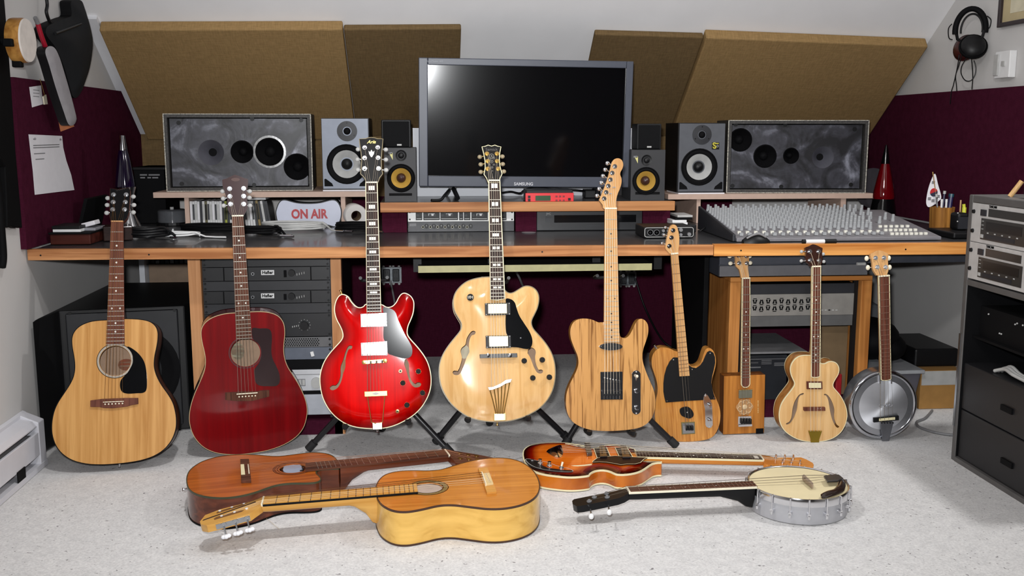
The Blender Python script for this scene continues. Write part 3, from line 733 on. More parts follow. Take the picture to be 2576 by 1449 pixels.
for u, v in ((.77, .95), (.80, .95), (.83, .95), (.86, .93), (.78, .8), (.82, .8), (.86, .8), (.79, .65), (.83, .65), (.90, .62), (.92, .55), (.78, .5), (.83, .48)): put(knob, u, v, False)
# marker, mouse on the desk front
q = PZ(2012, 606, ZD); 
t = thing('marker_pen', 'white marker pen with black cap lying before the mixing console', 'pen', q)
yM = fd(q.x) + .012
MB().cyl((PZ(1986, 602, ZD).x, yM, ZD+.009), (PZ(2033, 602, ZD).x, yM, ZD+.009), .0075, 14).build('barrel', WPLAST, t)
MB().cyl((PZ(2033, 602, ZD).x, yM, ZD+.009), (PZ(2062, 602, ZD).x, yM, ZD+.009), .0085, 14).build('cap', BLACK, t)
MB().cyl((PZ(1978, 602, ZD).x, yM, ZD+.009), (PZ(1986, 602, ZD).x, yM, ZD+.009), .0078, 14).build('end_plug', BLACK, t)
q = PZ(1866, 600, ZD)
ms = thing('computer_mouse', 'black and silver computer mouse at the left corner of the mixing console', 'mouse', (q.x, fd(q.x)+.06, ZD))
mx, my = q.x, fd(q.x)+.045
sec = MB(); n = 14; rows = []
for i in range(9):
    f_ = i/8; hw = .052*math.sin(math.pi*(.12+.8*f_))**.6*.55; hh = .034*math.sin(math.pi*(.1+.82*f_))**.8
    rows.append([(mx - .048 + .096*f_, my + hw*math.cos(math.pi*j/(n-1)), ZD + .0008 + hh*math.sin(math.pi*j/(n-1))) for j in range(n)])
vs = [p for r_ in rows for p in r_]
sec.add(vs, [(i*n+j, (i+1)*n+j, (i+1)*n+j+1, i*n+j+1) for i in range(8) for j in range(n-1)] + [tuple(range(n)), tuple(8*n+j for j in range(n-1, -1, -1))] + [(i*n, i*n+n-1, (i+1)*n+n-1, (i+1)*n) for i in range(8)])
sec.build('shell', BLACK, ms, smooth=50)
MB().tube(spline([(mx-.04, my-.018, ZD+.02), (mx-.02, my-.02, ZD+.031), (mx+.005, my-.018, ZD+.0355), (mx+.03, my-.016, ZD+.024)], 5), .004, 8).build('silver_stripe', GREY, ms, smooth=50)
# cable loop at the console's left end
tag(MB().tube(spline([P(1775, 548, 3.95), P(1782, 532, 3.95), P(1792, 529, 3.94), P(1803, 548, 3.93), P(1795, 562, 3.9), P(1775, 572, 3.85), PZ(1760, 582, ZD+.004)], 6), .0028, 8).build('black_cable', BLACK, smooth=60), 'black cable looping up at the left end of the mixing console', 'cable')

# ------------------------------------------------------------------ things along the right of the desk
q = Vector((2.02, 4.28, ZD))
t = thing('red_lava_lamp', 'tall cone lava lamp with red glass and black cap beside the right wide speaker', 'lamp', q)
Mz = Matrix.Translation(q)
zz = lambda py: P(2212, py, 4.28).z - ZD
GB = mat('gloss_black', (8, 8, 10), .12)
MB().lathe([(.062, .001), (.061, .006), (.047, zz(506)), (.045, zz(500))], Mz, 28).build('base', GB, t, smooth=40)
MB().lathe([(.0455, zz(500)), (.047, zz(492)), (.040, zz(470)), (.027, zz(435)), (.018, zz(412))], Mz, 28).build('glass', mat('red_lamp_glass', (96, 2, 10), .05, coat=1.0), t, smooth=40)
MB().lathe([(.0185, zz(412)), (.011, zz(385)), (.004, zz(365)), (.001, zz(364))], Mz, 28).build('cap', GB, t, smooth=40)
c_ = P(2199, 474, 4.45)
tag(MB().lathe([(.0945, -.002), (.095, 0), (.0945, .002)], Matrix.Translation(c_) @ Matrix.Rotation(R(78), 4, 'X'), 36).build('smoked_disc', mat('smoked_grey_plastic', (62, 60, 64), .25)), 'round smoked grey disc leaning behind the red lava lamp', 'disc')
cup = Vector((P(2375, 600, 3.75).x, 3.78, ZD))
zr = P(2375, 522, 3.75).z
t = thing('pen_cup', 'bamboo pen cup at the right end of the desk', 'pen cup', cup)
BAM = wood('bamboo', (120, 78, 34), (190, 134, 66), 'z', 40, .5, 0)
MB().lathe([(.040, .001), (.044, .02), (.047, zr-ZD), (.042, zr-ZD), (.040, .02), (.001, .018)], Matrix.Translation(cup), 24, cap=False).build('cup_wall', BAM, t, smooth=40)
def stick(name, lab, cat, off, lean, ln, r_, m_, tip=None, z0=.025):
    a = cup + Vector((off[0], off[1], z0)); b = a + Vector((lean[0], lean[1], 1)).normalized() * ln
    t_ = thing(name, lab, cat, a)
    MB().cyl(a, b, r_, 10).build('barrel', m_, t_)
    if tip: MB().cyl(b, b + (b-a).normalized()*.012, r_*1.15, 10).build('end_cap', tip, t_)
    return t_, b
stick('ballpoint_pen', 'steel-tipped pen leaning left in the bamboo cup under the flag', 'pen', (-.018, -.01), (-.12, 0), .115, .004, CHROME, LGREY)
stick('ballpoint_pen', 'left of the two short white pens in the bamboo cup', 'pen', (-.014, -.018), (-.02, -.05), .095, .004, WPLAST, WPLAST)
stick('ballpoint_pen', 'right of the two short white pens in the bamboo cup', 'pen', (.006, -.018), (-.03, -.05), .095, .004, WPLAST, WPLAST)
stick('ballpoint_pen', 'thick navy marker at the right side of the bamboo cup', 'pen', (.022, -.004), (.08, 0), .115, .009, mat('navy_plastic', (36, 34, 74), .4), mat('teal_plastic', (30, 70, 84), .4))
stick('ballpoint_pen', 'dark pen beside the navy marker in the bamboo cup', 'pen', (.006, .016), (.06, 0), .125, .005, mat('dark_blue_plastic', (30, 28, 60), .4), LGREY)
ft_, top = stick('flag', 'small white Korean flag on a stick in the bamboo cup', 'flag', (-.004, 0), (-.20, .02), .205, .0022, mat('flag_stick', (150, 120, 80), .5), GOLD)
fF = Frame(top, (-.15, -1, 0), (0, 0, 1))
def flag_pts(pts): return [fF.L(*p) for p in pts]
ol = [tuple(q) for q in spline(flag_pts([(2352, 437), (2360, 465), (2368, 495), (2362, 505), (2350, 515), (2336, 521), (2330, 510), (2333, 485), (2340, 460)]), 4, True)]
def local_build(mb, fr_, name, m_, par, **k):
    mb.v = [fr_.M @ v for v in mb.v]; return mb.build(name, m_, par, **k)
fl = local_build(MB().prism(ol, 0, .0012), fF, 'cloth', PAPER, ft_)
cx, cz = fF.L(2349, 484)
ar = lambda a0, a1, r_: [(cx + r_*math.cos(R(a)), cz + r_*1.15*math.sin(R(a))) for a in range(a0, a1+1, 15)]
local_build(MB().prism(ar(20, 200, .0145), -.0012, 0), fF, 'red_half', mat('flag_red', (176, 30, 36), .8), fl)
local_build(MB().prism(ar(200, 380, .0145), -.0012, 0), fF, 'blue_half', mat('flag_blue', (34, 36, 60), .8), fl)
for px, py in ((2348, 459), (2338, 500), (2347, 505), (2360, 494)):
    x_, z_ = fF.L(px, py); local_build(MB().box((x_-.006, -.0012, z_-.005), (x_+.006, 0, z_-.003)).box((x_-.006, -.0012, z_-.001), (x_+.006, 0, z_+.001)).box((x_-.006, -.0012, z_+.003), (x_+.006, 0, z_+.005)), fF, 'trigram', BLACKM, fl)
c2 = Vector((P(2418, 600, 3.6).x, 3.62, ZD))
t = thing('desk_phone', 'black handset stand between the bamboo cup and the tall equipment rack', 'telephone', c2)
MB().box((c2.x-.075, 3.52, ZD+.001), (c2.x+.03, 3.72, ZD+.024)).build('base', BLACK, t, bevel=.006)
MB().box((c2.x-.02, 3.60, ZD+.024), (c2.x+.028, 3.66, P(2415, 535, 3.62).z)).build('handset', BLACK, t, bevel=.01)
MB().box((c2.x-.018, 3.595, ZD+.03), (c2.x+.02, 3.60, ZD+.075)).build('keypad', CHAR, t)
for px, py in ((2409, 536), (2408, 557)):
    q = P(px, py, 3.6); MB().ell((q.x, 3.598, q.z), .003, .003, .003, 8).build('indicator', LGREY, t)
hz = P(2415, 537, 3.64).z
h0 = Vector((P(2427, 530, 3.68).x, 3.685, ZD+.001))
t = thing('highlighter', 'yellow highlighter standing behind the black handset', 'pen', h0)
MB().cyl(h0, (h0.x, h0.y, P(2427, 522, 3.68).z), .008, 12).build('barrel', mat('highlighter_yellow', (206, 206, 60), .4), t)
MB().cyl((h0.x-.001, h0.y, P(2427, 522, 3.68).z), (h0.x-.003, h0.y, P(2427, 514, 3.68).z), .006, 12).build('cap', mat('highlighter_yellow', (206, 206, 60), .4), t)
h0 = Vector((P(2421, 530, 3.70).x, 3.715, ZD+.001))
tag(MB().cyl(h0, (h0.x-.001, h0.y, P(2421, 504, 3.70).z), .0032, 8).build('pencil', mat('pencil_wood', (190, 150, 110), .5)), 'thin pencil standing beside the yellow highlighter', 'pencil')

# ------------------------------------------------------------------ things along the left of the desk
q = Vector((-1.168, 3.97, ZD))
t = thing('purple_lava_lamp', 'tall lava lamp with purple glass and silver base near the left wall', 'lamp', q)
Mz = Matrix.Translation(q); zz = lambda py: P(322, py, 3.97).z - ZD
LMET = mat('polished_lamp_metal', (150, 150, 152), .15, 1.0)
MB().lathe([(.062, .001), (.060, .012), (.030, zz(535)), (.024, zz(515)), (.036, zz(480)), (.040, zz(470))], Mz, 28).build('base', LMET, t, smooth=40)
MB().lathe([(.036, zz(470)), (.036, zz(462)), (.025, zz(405)), (.0165, zz(378))], Mz, 28).build('glass', mat('purple_lamp_glass', (15, 5, 30), .08, coat=.7), t, smooth=40)
MB().lathe([(.0165, zz(378)), (.0165, zz(375)), (.0105, zz(341)), (.001, zz(340))], Mz, 28).build('cap', LMET, t, smooth=40)
A, B = P(350, 421, 4.4), P(424, 421, 4.4)
t = thing('black_carton', 'black carton with two lines of white print behind the left wide speaker', 'box', ((A.x+B.x)/2, 4.4, ZD))
MB().box((A.x-.03, 4.42, ZD+.001), (P(384, 421, 4.2).x-.012, 4.66, A.z)).build('carton', BLACKM, t, bevel=.002)
MB().box((A.x-.035, 4.415, A.z-.012), (P(384, 421, 4.2).x-.008, 4.665, A.z)).build('lid', BLACK, t, bevel=.002)
for py, segs in ((440, ((352, 370), (374, 402))), (447, ((353, 365), (371, 380), (383, 398)))):
    for u0, u1 in segs:
        q, r_ = P(u0, py, 4.42), P(u1, py, 4.42)
        MB().box((q.x, 4.419, q.z-.003), (min(r_.x, P(384, 421, 4.2).x-.02), 4.4205, q.z+.003)).build('print_line', GREY, t)
# wooden box with cases on it
A = PZ(122, 618, ZD); 
x0_, x1_ = max(A.x, XL+.03), P(232, 600, 3.62).x
t = thing('wooden_box', 'dark reddish wooden box at the left end of the desk under CD cases', 'box', ((x0_+x1_)/2, 3.6, ZD))
RB = wood('dark_red_wood', (52, 22, 18), (84, 40, 32), 'x', 40, .5, .1); zt = P(150, 588, 3.62).z
MB().box((x0_, 3.60, ZD+.001), (x1_, 3.84, zt)).build('box_body', RB, t, bevel=.003)
MB().box((x0_-.004, 3.595, zt), (x1_+.004, 3.845, zt+.006)).build('lid', BLACKM, t, bevel=.001)
zt += .0065
a, b = P(135, 577, 3.62).x, P(205, 577, 3.62).x
tag(MB().box((a, 3.61, zt+.0002), (b, 3.74, zt+.0095)).build('cd_case', WPLAST, bevel=.001), 'white CD case lying on the dark wooden box', 'case')
tag(MB().box((a-.004, 3.612, zt+.0098), (b-.004, 3.742, zt+.021)).build('cd_case', BLACK, bevel=.001), 'black CD case lying on the white case on the wooden box', 'case')
a, b = P(207, 577, 3.66).x, P(250, 577, 3.66).x
tag(MB().box((a, 3.65, zt+.0002), (min(b, x1_+.003), 3.76, zt+.010)).build('clear_case', mat('clear_grey_plastic', (140, 140, 146), .2), bevel=.002), 'clear grey plastic case beside the white CD case on the wooden box', 'case')
Mt = Matrix.Translation((P(226, 568, 3.70).x, 3.705, zt+.021)) @ Matrix.Rotation(R(-14), 4, 'Y')
tag(MB().box((-.022, -.03, -.008), (.026, .03, .008), Mt).build('tissue_pack', PAPER, bevel=.003), 'crumpled white paper pack on the clear case on the wooden box', 'paper')
Mt = Matrix.Translation((P(262, 595, 3.72).x+.035, 3.76, ZD+.001)) @ Matrix.Rotation(R(20), 4, 'Z')
tag(MB().box((-.05, -.05, 0), (.05, .06, .052), Mt).build('brown_box', wood('near_black_wood', (26, 14, 12), (44, 26, 22), 'x', 40, .5), bevel=.003), 'small near-black wooden box turned at an angle beside the reddish box', 'box')
Mt = Matrix.Translation((XL+.028, 3.99, ZD+.001)) @ Matrix.Rotation(R(16), 4, 'Y')
tag(MB().box((-.0, -.12, 0), (.012, .13, .15), Mt).build('black_folder', BLACKM), 'black folder leaning on the purple board behind the wooden box', 'folder')
# disc spindle
q = Vector((P(425, 560, 4.3).x, 4.36, ZD))
t = thing('disc_spindle', 'clear-lidded disc spindle on the desk left of the CD row', 'spindle', q)
MB().lathe([(.066, .001), (.066, .012)], Matrix.Translation(q), 28).build('base', BLACK, t)
MB().lathe([(.060, .0125), (.060, .06), (.052, .066), (.001, .066)], Matrix.Translation(q), 28).build('lid', mat('clear_lid', (90, 92, 96), .1, coat=.6), t, smooth=40)
MB().cyl((q.x, q.y, ZD+.066), (q.x, q.y, ZD+.076), .008, 12).build('post', LGREY, t)
# CDs under the left shelf
YCD = 4.225
x = P(478, 540, YCD).x; xe = P(676, 540, YCD).x
cols = ['w', 'w', 'w', 'w', 'd', 'w', 'o', 'w', 'w', 'w', 'w', 'w', 'w', 'd', 'y', 'd', 'w', 'w', 'd', 'w', 'w', 'd', 'w', 'w', 'w', 'w', 'd', 'b', 'd', 'w', 'd', 'd']
cm = {'w': (mat('cd_spine_white', (205, 205, 205), .35), 'white-spined CD case standing in the row under the left shelf'),
      'd': (mat('cd_spine_dark', (52, 54, 58), .35), 'dark-spined CD case standing in the row under the left shelf'),
      'o': (mat('cd_spine_olive', (96, 92, 64), .35), 'olive-spined CD case near the left end of the row under the left shelf'),
      'y': (mat('cd_spine_lime', (150, 156, 60), .35), 'lime-spined CD case in the row, just left of the red guitar headstock'),
      'b': (mat('cd_spine_tan', (128, 108, 62), .35), 'tan-spined CD case leaning at the right of the row')}
ORD = '''first second third fourth fifth sixth seventh eighth ninth tenth eleventh twelfth thirteenth fourteenth fifteenth sixteenth seventeenth eighteenth nineteenth twentieth twenty-first twenty-second twenty-third twenty-fourth twenty-fifth twenty-sixth twenty-seventh twenty-eighth twenty-ninth thirtieth thirty-first thirty-second'''.split()
i = 0; st = (xe - x) / len(cols)
hc = .108
for i, c in enumerate(cols):
    lean = R(-max(0, i-19) * .75)
    Mt = Matrix.Translation((x + i*st + .0052 + (max(0, i-19)*.0009 if i > 19 else 0), YCD, ZD+.0012)) @ Matrix.Rotation(lean, 4, 'Y')
    hh = hc + random.uniform(-.002, .002)
    t = thing('cd_case', cm[c][1] if c not in 'wd' else ('white' if c == 'w' else 'dark') + '-spined CD case standing ' + ORD[i] + ' from the left under the left shelf', 'CD case', None, 'CD cases standing under the left shelf', Mw=Mt)
    MB().box((-.0046, .002, .0), (.0046, .13, hh)).build('spine_case', cm[c][0], t, world=False)
    mb = MB().box((-.0032, -.0004, .03), (.0032, .002, hh-.012)); mb.build('spine_label', (PAPER, CHAR, LGREY)[i % 3] if c == 'w' else (BLACK if c != 'd' else CHAR), t, world=False)
a, b = P(622, 500, YCD).x, P(668, 500, YCD).x
tag(MB().box((a-.004, YCD+.004, ZD+hc+.0045), (b, YCD+.13, ZD+hc+.0135)).build('cd_case', mat('cd_spine_white', (205, 205, 205), .35), bevel=.0008), 'white CD case lying flat on top of the standing row', 'CD case')

# ON AIR lamp
fr = Frame(P(774, 572, 4.20), (0.02, -1, 0), (0, 0, 1)); fr.M.translation.z = ZD+.001; fr.inv = fr.M.inverted()
t = thing('on_air_sign', 'white ON AIR light box with curved top and bottom under the left shelf', 'sign', None, Mw=fr.M)
ol = [fr.L(*p) for p in ((695, 528), (697, 515), (704, 500), (716, 495), (745, 502), (775, 504), (805, 502), (835, 495), (848, 500), (856, 516), (857, 532), (853, 548), (845, 560), (820, 555), (790, 552), (765, 552), (735, 555), (708, 562), (699, 548))]
ol = [tuple(q) for q in spline(ol, 4, True)]
dz = min(q[1] for q in ol); ol = [(x_, z_-dz) for x_, z_ in ol]
MB().prism(offset(ol, .004), .004, .07).build('housing', BLACK, t, world=False, smooth=50)
MB().prism(ol, 0, .006).build('face', mat('sign_face', (196, 200, 216), .25, var=.02), t, world=False, smooth=50)
cx = sum(q[0] for q in ol)/len(ol); cz = fr.L(778, 530)[1]-dz
text_mb('ON AIR', .047, Matrix.Translation((cx+.002, -.0008, cz)) @ LOCTXT @ Matrix.Diagonal((.92, 1.12, 1, 1)), fat=.0018).build('lettering', mat('sign_red', (170, 24, 36), .4), t, world=False)
# paper roll
q = P(896, 548, 4.22)
t = thing('paper_roll', 'white toilet paper roll lying on the desk at the right end of the left shelf', 'paper roll', (q.x, 4.22, ZD))
rr = .047; Mx = Matrix.Translation((q.x+.004, 4.17, ZD+rr+.001)) @ Matrix.Rotation(R(12), 4, 'Z') @ Matrix.Rotation(R(-90), 4, 'X')
MB().lathe([(.021, 0), (rr-.003, 0), (rr, .004), (rr, .10), (.021, .10)], Mx, 32, cap=False).build('paper', mat('soft_white_paper', (216, 212, 208), .95, var=.02), t, smooth=40)
MB().lathe([(.021, .001), (.021, .10), (.019, .10), (.019, .001)], Mx, 24, cap=False).build('cardboard_tube', mat('cardboard', (150, 124, 96), .9), t, smooth=40)
# cable coils
def coil(name, label, cx, cy, rx, ry, n, r_, m_, seed, tails=(), z=ZD, plugs=0):
    rnd = random.Random(seed); pts = []
    for i in range(n*14):
        a = 2*math.pi*i/14; k = 1 + rnd.uniform(-.07, .07)
        pts.append((cx + rx*k*math.cos(a), cy + ry*k*math.sin(a), z + r_ + .0008 + (i/(n*14))*r_*2.2*min(n, 3) + rnd.uniform(0, .002)))
    pts += [(x_, y_, z + r_ + .001) for x_, y_ in tails]
    t_ = thing(name, label, 'cable', (cx, cy, z))
    MB().tube(spline(pts, 2), r_, 6).build('cord', m_, t_, smooth=60)
    for k in range(plugs):
        a = rnd.uniform(-.5, .5); bx_, by_ = pts[-1][0] + .012*k - .02, pts[-1][1] + rnd.uniform(-.02, .02)
        MB().cyl((bx_, by_, z+.006), (bx_ + .03*math.cos(a), by_ - .02 + .02*math.sin(a), z+.006), .0045, 10).build('plug', CHROME, t_)
    return t_
c = PZ(741, 571, ZD+.01); coil('coiled_cable', 'coiled white cable with metal plugs in front of the ON AIR sign', c.x, c.y-.03, .125, .075, 4, .0042, LGREY, 3, [(c.x+.16, c.y-.10), (c.x+.20, c.y-.12)], plugs=4)
c = PZ(440, 590, ZD+.01); coil('coiled_cable', 'white flat cable folded on the desk in front of the disc spindle', c.x, c.y, .09, .05, 2, .0035, WPLAST, 5, [(c.x+.12, c.y-.03), (c.x+.2, c.y-.06)])
c = PZ(540, 580, ZD+.01); coil('coiled_cable', 'black cable heap below the CD row', c.x, c.y, .12, .08, 4, .0045, BLACKM, 8, [(c.x+.18, c.y-.08), (c.x+.24, c.y-.1)], plugs=2)
c = PZ(660, 585, ZD+.01); coil('coiled_cable', 'black cable coil between the red guitar neck and the white coil', c.x, c.y, .07, .05, 3, .0045, BLACKM, 9, [(c.x+.1, c.y-.08)], plugs=3)
c = PZ(880, 572, ZD+.01); coil('coiled_cable', 'black cable coil in front of the paper roll', c.x+.03, c.y-.05, .08, .06, 4, .0045, BLACKM, 11, [(c.x+.12, c.y-.16)], plugs=2)
c = PZ(345, 590, ZD+.01); coil('coiled_cable', 'thick black cable coil at the foot of the purple lava lamp', c.x+.055, c.y-.06, .075, .06, 4, .0055, BLACK, 12, [(c.x+.16, c.y-.06)], plugs=1)
# cables on the raised shelf
tag(MB().tube(spline([P(1130, 478, 4.1), P(1118, 492, 3.98), PZ(1108, 503, SZ+.006), PZ(1085, 504, SZ+.006)], 6), .006, 8).build('black_cable', BLACK, smooth=60), 'thick black cable dropping from the screen beside the left yellow-cone monitor', 'cable')
tag(MB().tube(spline([P(1262, 485, 4.17), P(1285, 482, 4.17), P(1308, 486, 4.1), P(1320, 478, 4.1), P(1350, 470, 4.12), P(1420, 476, 4.12), P(1465, 480, 4.14), PZ(1480, 488, SZ+.004)], 6), .004, 8).build('black_cable', BLACK, smooth=60), 'black cable running over the red sound module below the screen', 'cable')
tag(MB().box((P(1472, 490, 4.08).x, 4.08, SZ+.0005), (P(1510, 490, 4.08).x, 4.16, P(1490, 478, 4.08).z)).build('power_adapter', BLACK, bevel=.004), 'black power adapter on the raised shelf left of the blond guitar headstock', 'adapter')

# ------------------------------------------------------------------ under the desk
# keyboard tray
YT = 3.60
a, b = P(1052, 670, YT).x, P(1640, 670, YT).x; z1 = P(1340, 666, YT).z; z0 = P(1340, 683, YT).z
t = thing('keyboard_tray', 'pull-out keyboard tray with pale yellow edge hung under the desk', 'tray', ((a+b)/2, YT, z0))
MB().box((a, YT+.004, z0), (b, YT+.30, z1)).build('board', mat('tray_black', (34, 32, 30), .5), t)
MB().box((a, YT, z0), (b, YT+.004, z1)).build('edge_band', mat('pale_yellow_edge', (206, 200, 148), .5), t)
for px in (1050, 1238, 1500, 1655):
    x_ = P(px, 660, YT+.05).x
    MB().box((x_-.015, YT+.05, z0-.004), (x_+.015, YT+.25, ZD-.0225)).build('hanger', BLACK, t)
# outlet boxes on the purple wall
def outlet(label, x0, y0, x1, y1):
    Y = YB-.012; A, B = P(x0, y1, Y), P(x1, y0, Y)
    t = thing('outlet_box', label, 'socket', ((A.x+B.x)/2, Y, A.z))
    MB().box((A.x, Y-.03, A.z), (B.x, Y-.0005, B.z)).build('steel_box', mat('galvanised_steel', (120, 124, 128), .45, .7, var=.2, scale=60), t)
    for k in (0, 1):
        xx = A.x + (B.x-A.x)*(.10 + .46*k); ww = (B.x-A.x)*.34
        r_ = MB().box((xx, Y-.042, A.z+.008), (xx+ww, Y-.03, B.z-.008)).build('receptacle', CHAR, t, bevel=.004)
        for z_ in (.3, .7):
            zc = A.z + (B.z-A.z)*z_
            for dx in (.35, .65): MB().box((xx+ww*dx-.0015, Y-.0425, zc-.006), (xx+ww*dx+.0015, Y-.042, zc+.006)).build('slot', BLACK, r_)
    for k in (0.12, .45, .6, .88):
        for z_ in (A.z-.004, B.z+.004): MB().disc((A.x+(B.x-A.x)*k, z_), .006, Y-.03, Y-.026, 10).build('ear', LGREY, t)
    return t
outlet('grey steel double outlet box on the purple wall left of the keyboard tray', 960, 670, 1010, 710)
outlet('grey steel double outlet box on the purple wall behind the blond solid guitar neck', 1553, 682, 1598, 716)
tag(MB().tube(spline([P(982, 706, YB-.05), P(988, 735, YB-.06), P(993, 765, YB-.05), P(1000, 830, YB-.04), P(1010, 885, YB-.05)], 6), .005, 8).build('hanging_cable', GREY, smooth=60), 'grey power cord hanging from the left outlet box', 'cable')
tag(MB().tube(spline([P(1598, 700, YB-.05), P(1625, 780, YB-.08), P(1670, 860, YB-.06), P(1720, 885, YB-.1)], 6), .005, 8).build('hanging_cable', BLACK, smooth=60), 'black power cord trailing from the right outlet box', 'cable')
tag(MB().tube(spline([P(1300, 686, 4.0), P(1312, 712, 4.1), P(1316, 735, 4.3), P(1300, 800, 4.7), P(1290, 884, 4.8)], 6), .005, 8).build('hanging_cable', GREY, smooth=60), 'grey cord hanging below the keyboard tray behind the blond archtop guitar', 'cable')

# left equipment rack between wooden posts
YR_ = 3.60
t = thing('equipment_rack', 'rack of black amplifiers between two wooden posts under the desk', 'rack', (P(670, 1080, YR_).x, YR_, 0))
for px0, px1 in ((479, 510), (835, 861)):
    a, b = P(px0, 800, YR_).x, P(px1, 800, YR_).x
    MB().box((a, YR_, 0.001), (b, YR_+.04, ZD-.0225)).build('post', POST, t)
    MB().box((a+.006, YR_+.04, 0.001), (b-.006, YR_+.5, ZD-.0225)).build('side_board', BLACKM, t)
ra, rb = P(511, 800, YR_).x, P(834, 800, YR_).x
MB().box((ra, YR_+.02, 0.06), (ra+.016, YR_+.03, ZD-.03)).build('rail', CHAR, t); MB().box((rb-.016, YR_+.02, 0.06), (rb, YR_+.03, ZD-.03)).build('rail', CHAR, t)
MB().box((ra, YR_+.0, .001), (rb+.03, YR_+.5, .055)).build('plinth', PURPLE, t)
YG = YR_ + .012
def zz(py): return P(670, py, YG).z
PANEL = mat('rack_panel_black', (26, 27, 30), .4); PANEL2 = mat('rack_panel_charcoal', (36, 37, 41), .45)
def unit(name, label, y0, y1, m_, cat='rack unit', deep=.32):
    z0, z1 = zz(y1), zz(y0)
    o = thing(name, label, cat, ((ra+rb)/2, YG, z0))
    MB().box((ra+.002, YG, z0), (rb-.002, YG+.0075, z1)).build('front_panel', m_, o, bevel=.0008)
    MB().box((ra+.02, YG+.0185, z0+.001), (rb-.02, YG+deep, z1-.001)).box((ra+.02, YG+.0075, z0+.001), (rb-.02, YG+.0185, z1-.001)).build('chassis', BLACKM, o)
    for xx in (ra+.010, rb-.010):
        for z_ in (z0+.008, z1-.008): MB().cyl((xx, YG-.003, z_), (xx, YG, z_), .0042, 10).build('rack_screw', BLACK, o)
    return o, z0, z1
unit('blank_panel', 'blank black panel at the top of the left amplifier rack', 648, 671, PANEL)
for nm, y0, y1 in (('upper', 672, 706), ('lower', 732, 763)):
    o, z0, z1 = unit('power_amplifier', nm + ' black power amplifier with a white name plate in the left rack', y0, y1, PANEL, 'amplifier')
    ym = (y0+y1)/2
    b_ = MB().box((P(657, ym, YG).x, YG-.0015, (z0+z1)/2-.004), (P(690, ym, YG).x, YG, (z0+z1)/2+.014)).build('name_plate', WPLAST, o)
    q = P(673.5, ym, YG); text_mb('Hafler', .0155, facing((q.x, YG-.0022, (z0+z1)/2+.005), (1, 0, 0), (0, 0, 1)), fat=.0005).build('lettering', BLACKM, b_)
    k = P(734, ym-3, YG); kb_ = MB().lathe([(.0125, 0), (.012, .016), (.001, .016)], Matrix.Translation((k.x, YG, k.z)) @ Matrix.Rotation(R(90), 4, 'X'), 18).build('knob', BLACK, o)
    k = P(636, ym, YG); MB().lathe([(.006, 0), (.006, .003), (.003, .003), (.003, 0)], Matrix.Translation((k.x, YG, k.z)) @ Matrix.Rotation(R(90), 4, 'X'), 14).build('jack', STEEL, o)
    MB().box((P(714, ym, YG).x, YG-.004, z0+.012), (P(721, ym, YG).x, YG, z1-.012)).build('rocker', BLACKM, o)
    for j in range(4):
        q = P(747 + j*6, ym, YG); MB().box((q.x-.001, YG-.001, q.z-.006+j*.002), (q.x+.001, YG, q.z+.002+j*.002)).build('scale_mark', LGREY, o)
    for px in (563, 782): q = P(px, ym, YG); MB().box((q.x-.002, YG-.0008, z0+.001), (q.x+.002, YG+.0002, z1-.001)).build('groove', BLACKM, o)
unit('blank_panel', 'vented black panel between the two name-plated amplifiers', 707, 731, PANEL2)
unit('blank_panel', 'black panel under the lower name-plated amplifier', 764, 789, PANEL2)
o, z0, z1 = unit('power_amplifier', 'plain two-unit black power amplifier with one large dial in the left rack', 790, 848, PANEL, 'amplifier')
k = P(766, 818, YG); MB().lathe([(.0155, 0), (.015, .018), (.001, .018)], Matrix.Translation((k.x, YG, k.z)) @ Matrix.Rotation(R(90), 4, 'X'), 20).build('knob', BLACK, o)
for j in range(11):
    an = R(-60 + 30*j); q = k + Vector((.021*math.cos(an), 0, .021*math.sin(an))); MB().cyl((q.x, YG-.001, q.z), (q.x, YG, q.z), .0012, 6).build('scale_mark', LGREY, o)
for j in range(4): q = P(736 + j*5, 822 - j, YG); MB().box((q.x-.0012, YG-.001, q.z-.003), (q.x+.0012, YG, q.z+.003)).build('scale_mark', LGREY, o)
o, z0, z1 = unit('vent_panel', 'perforated grey vent panel in the left rack', 850, 875, mat('vent_grey', (96, 96, 98), .5))
mb = MB()
for r_ in range(5):
    for c in range(46):
        x_ = ra + .05 + c*.0082 + (r_ % 2)*.0041; z_ = z0 + .006 + r_*.0062
        if x_ < rb-.05: mb.disc((x_, z_), .0026, YG-.0005, YG+.0002, 6)
mb.build('perforations', BLACKM, o, kind='stuff')
o, z0, z1 = unit('power_strip_panel', 'blue-grey power panel with a white rocker switch in the left rack', 876, 906, mat('blue_grey_panel', (92, 98, 110), .4))
k = P(786, 890, YG); s_ = MB().box((-.006, -.006, -.009), (.006, .0, .009), Matrix.Translation((k.x, YG, k.z)) @ Matrix.Rotation(R(-14), 4, 'Y')).build('switch', WPLAST, o, bevel=.001)
unit('blank_panel', 'black gap panel above the bright silver unit in the left rack', 907, 931, BLACKM)
o, z0, z1 = unit('silver_amplifier', 'bright silver-fronted receiver with a big round dial in the left rack', 932, 985, mat('satin_silver_panel', (214, 216, 220), .35, .35, var=.03), 'amplifier')
k = P(797, 962, YG); MB().lathe([(.021, 0), (.020, .012), (.001, .012)], Matrix.Translation((k.x, YG, k.z)) @ Matrix.Rotation(R(90), 4, 'X'), 24).build('dial', LGREY, o)
on_panel(o, 741, 953, 768, 971, YG, GREY, 'button_field'); on_panel(o, 735, 940, 833, 943, YG, GREY, 'groove_line')
for px in (746, 755, 764): on_panel(o, px-3, 955, px+3, 969, YG-.002, LGREY, 'button')
unit('blank_panel', 'thin black strip under the silver receiver', 986, 994, BLACKM)
unit('blank_panel', 'plain light grey panel at the bottom of the left rack', 995, 1046, mat('light_grey_panel', (176, 180, 188), .45, .2))

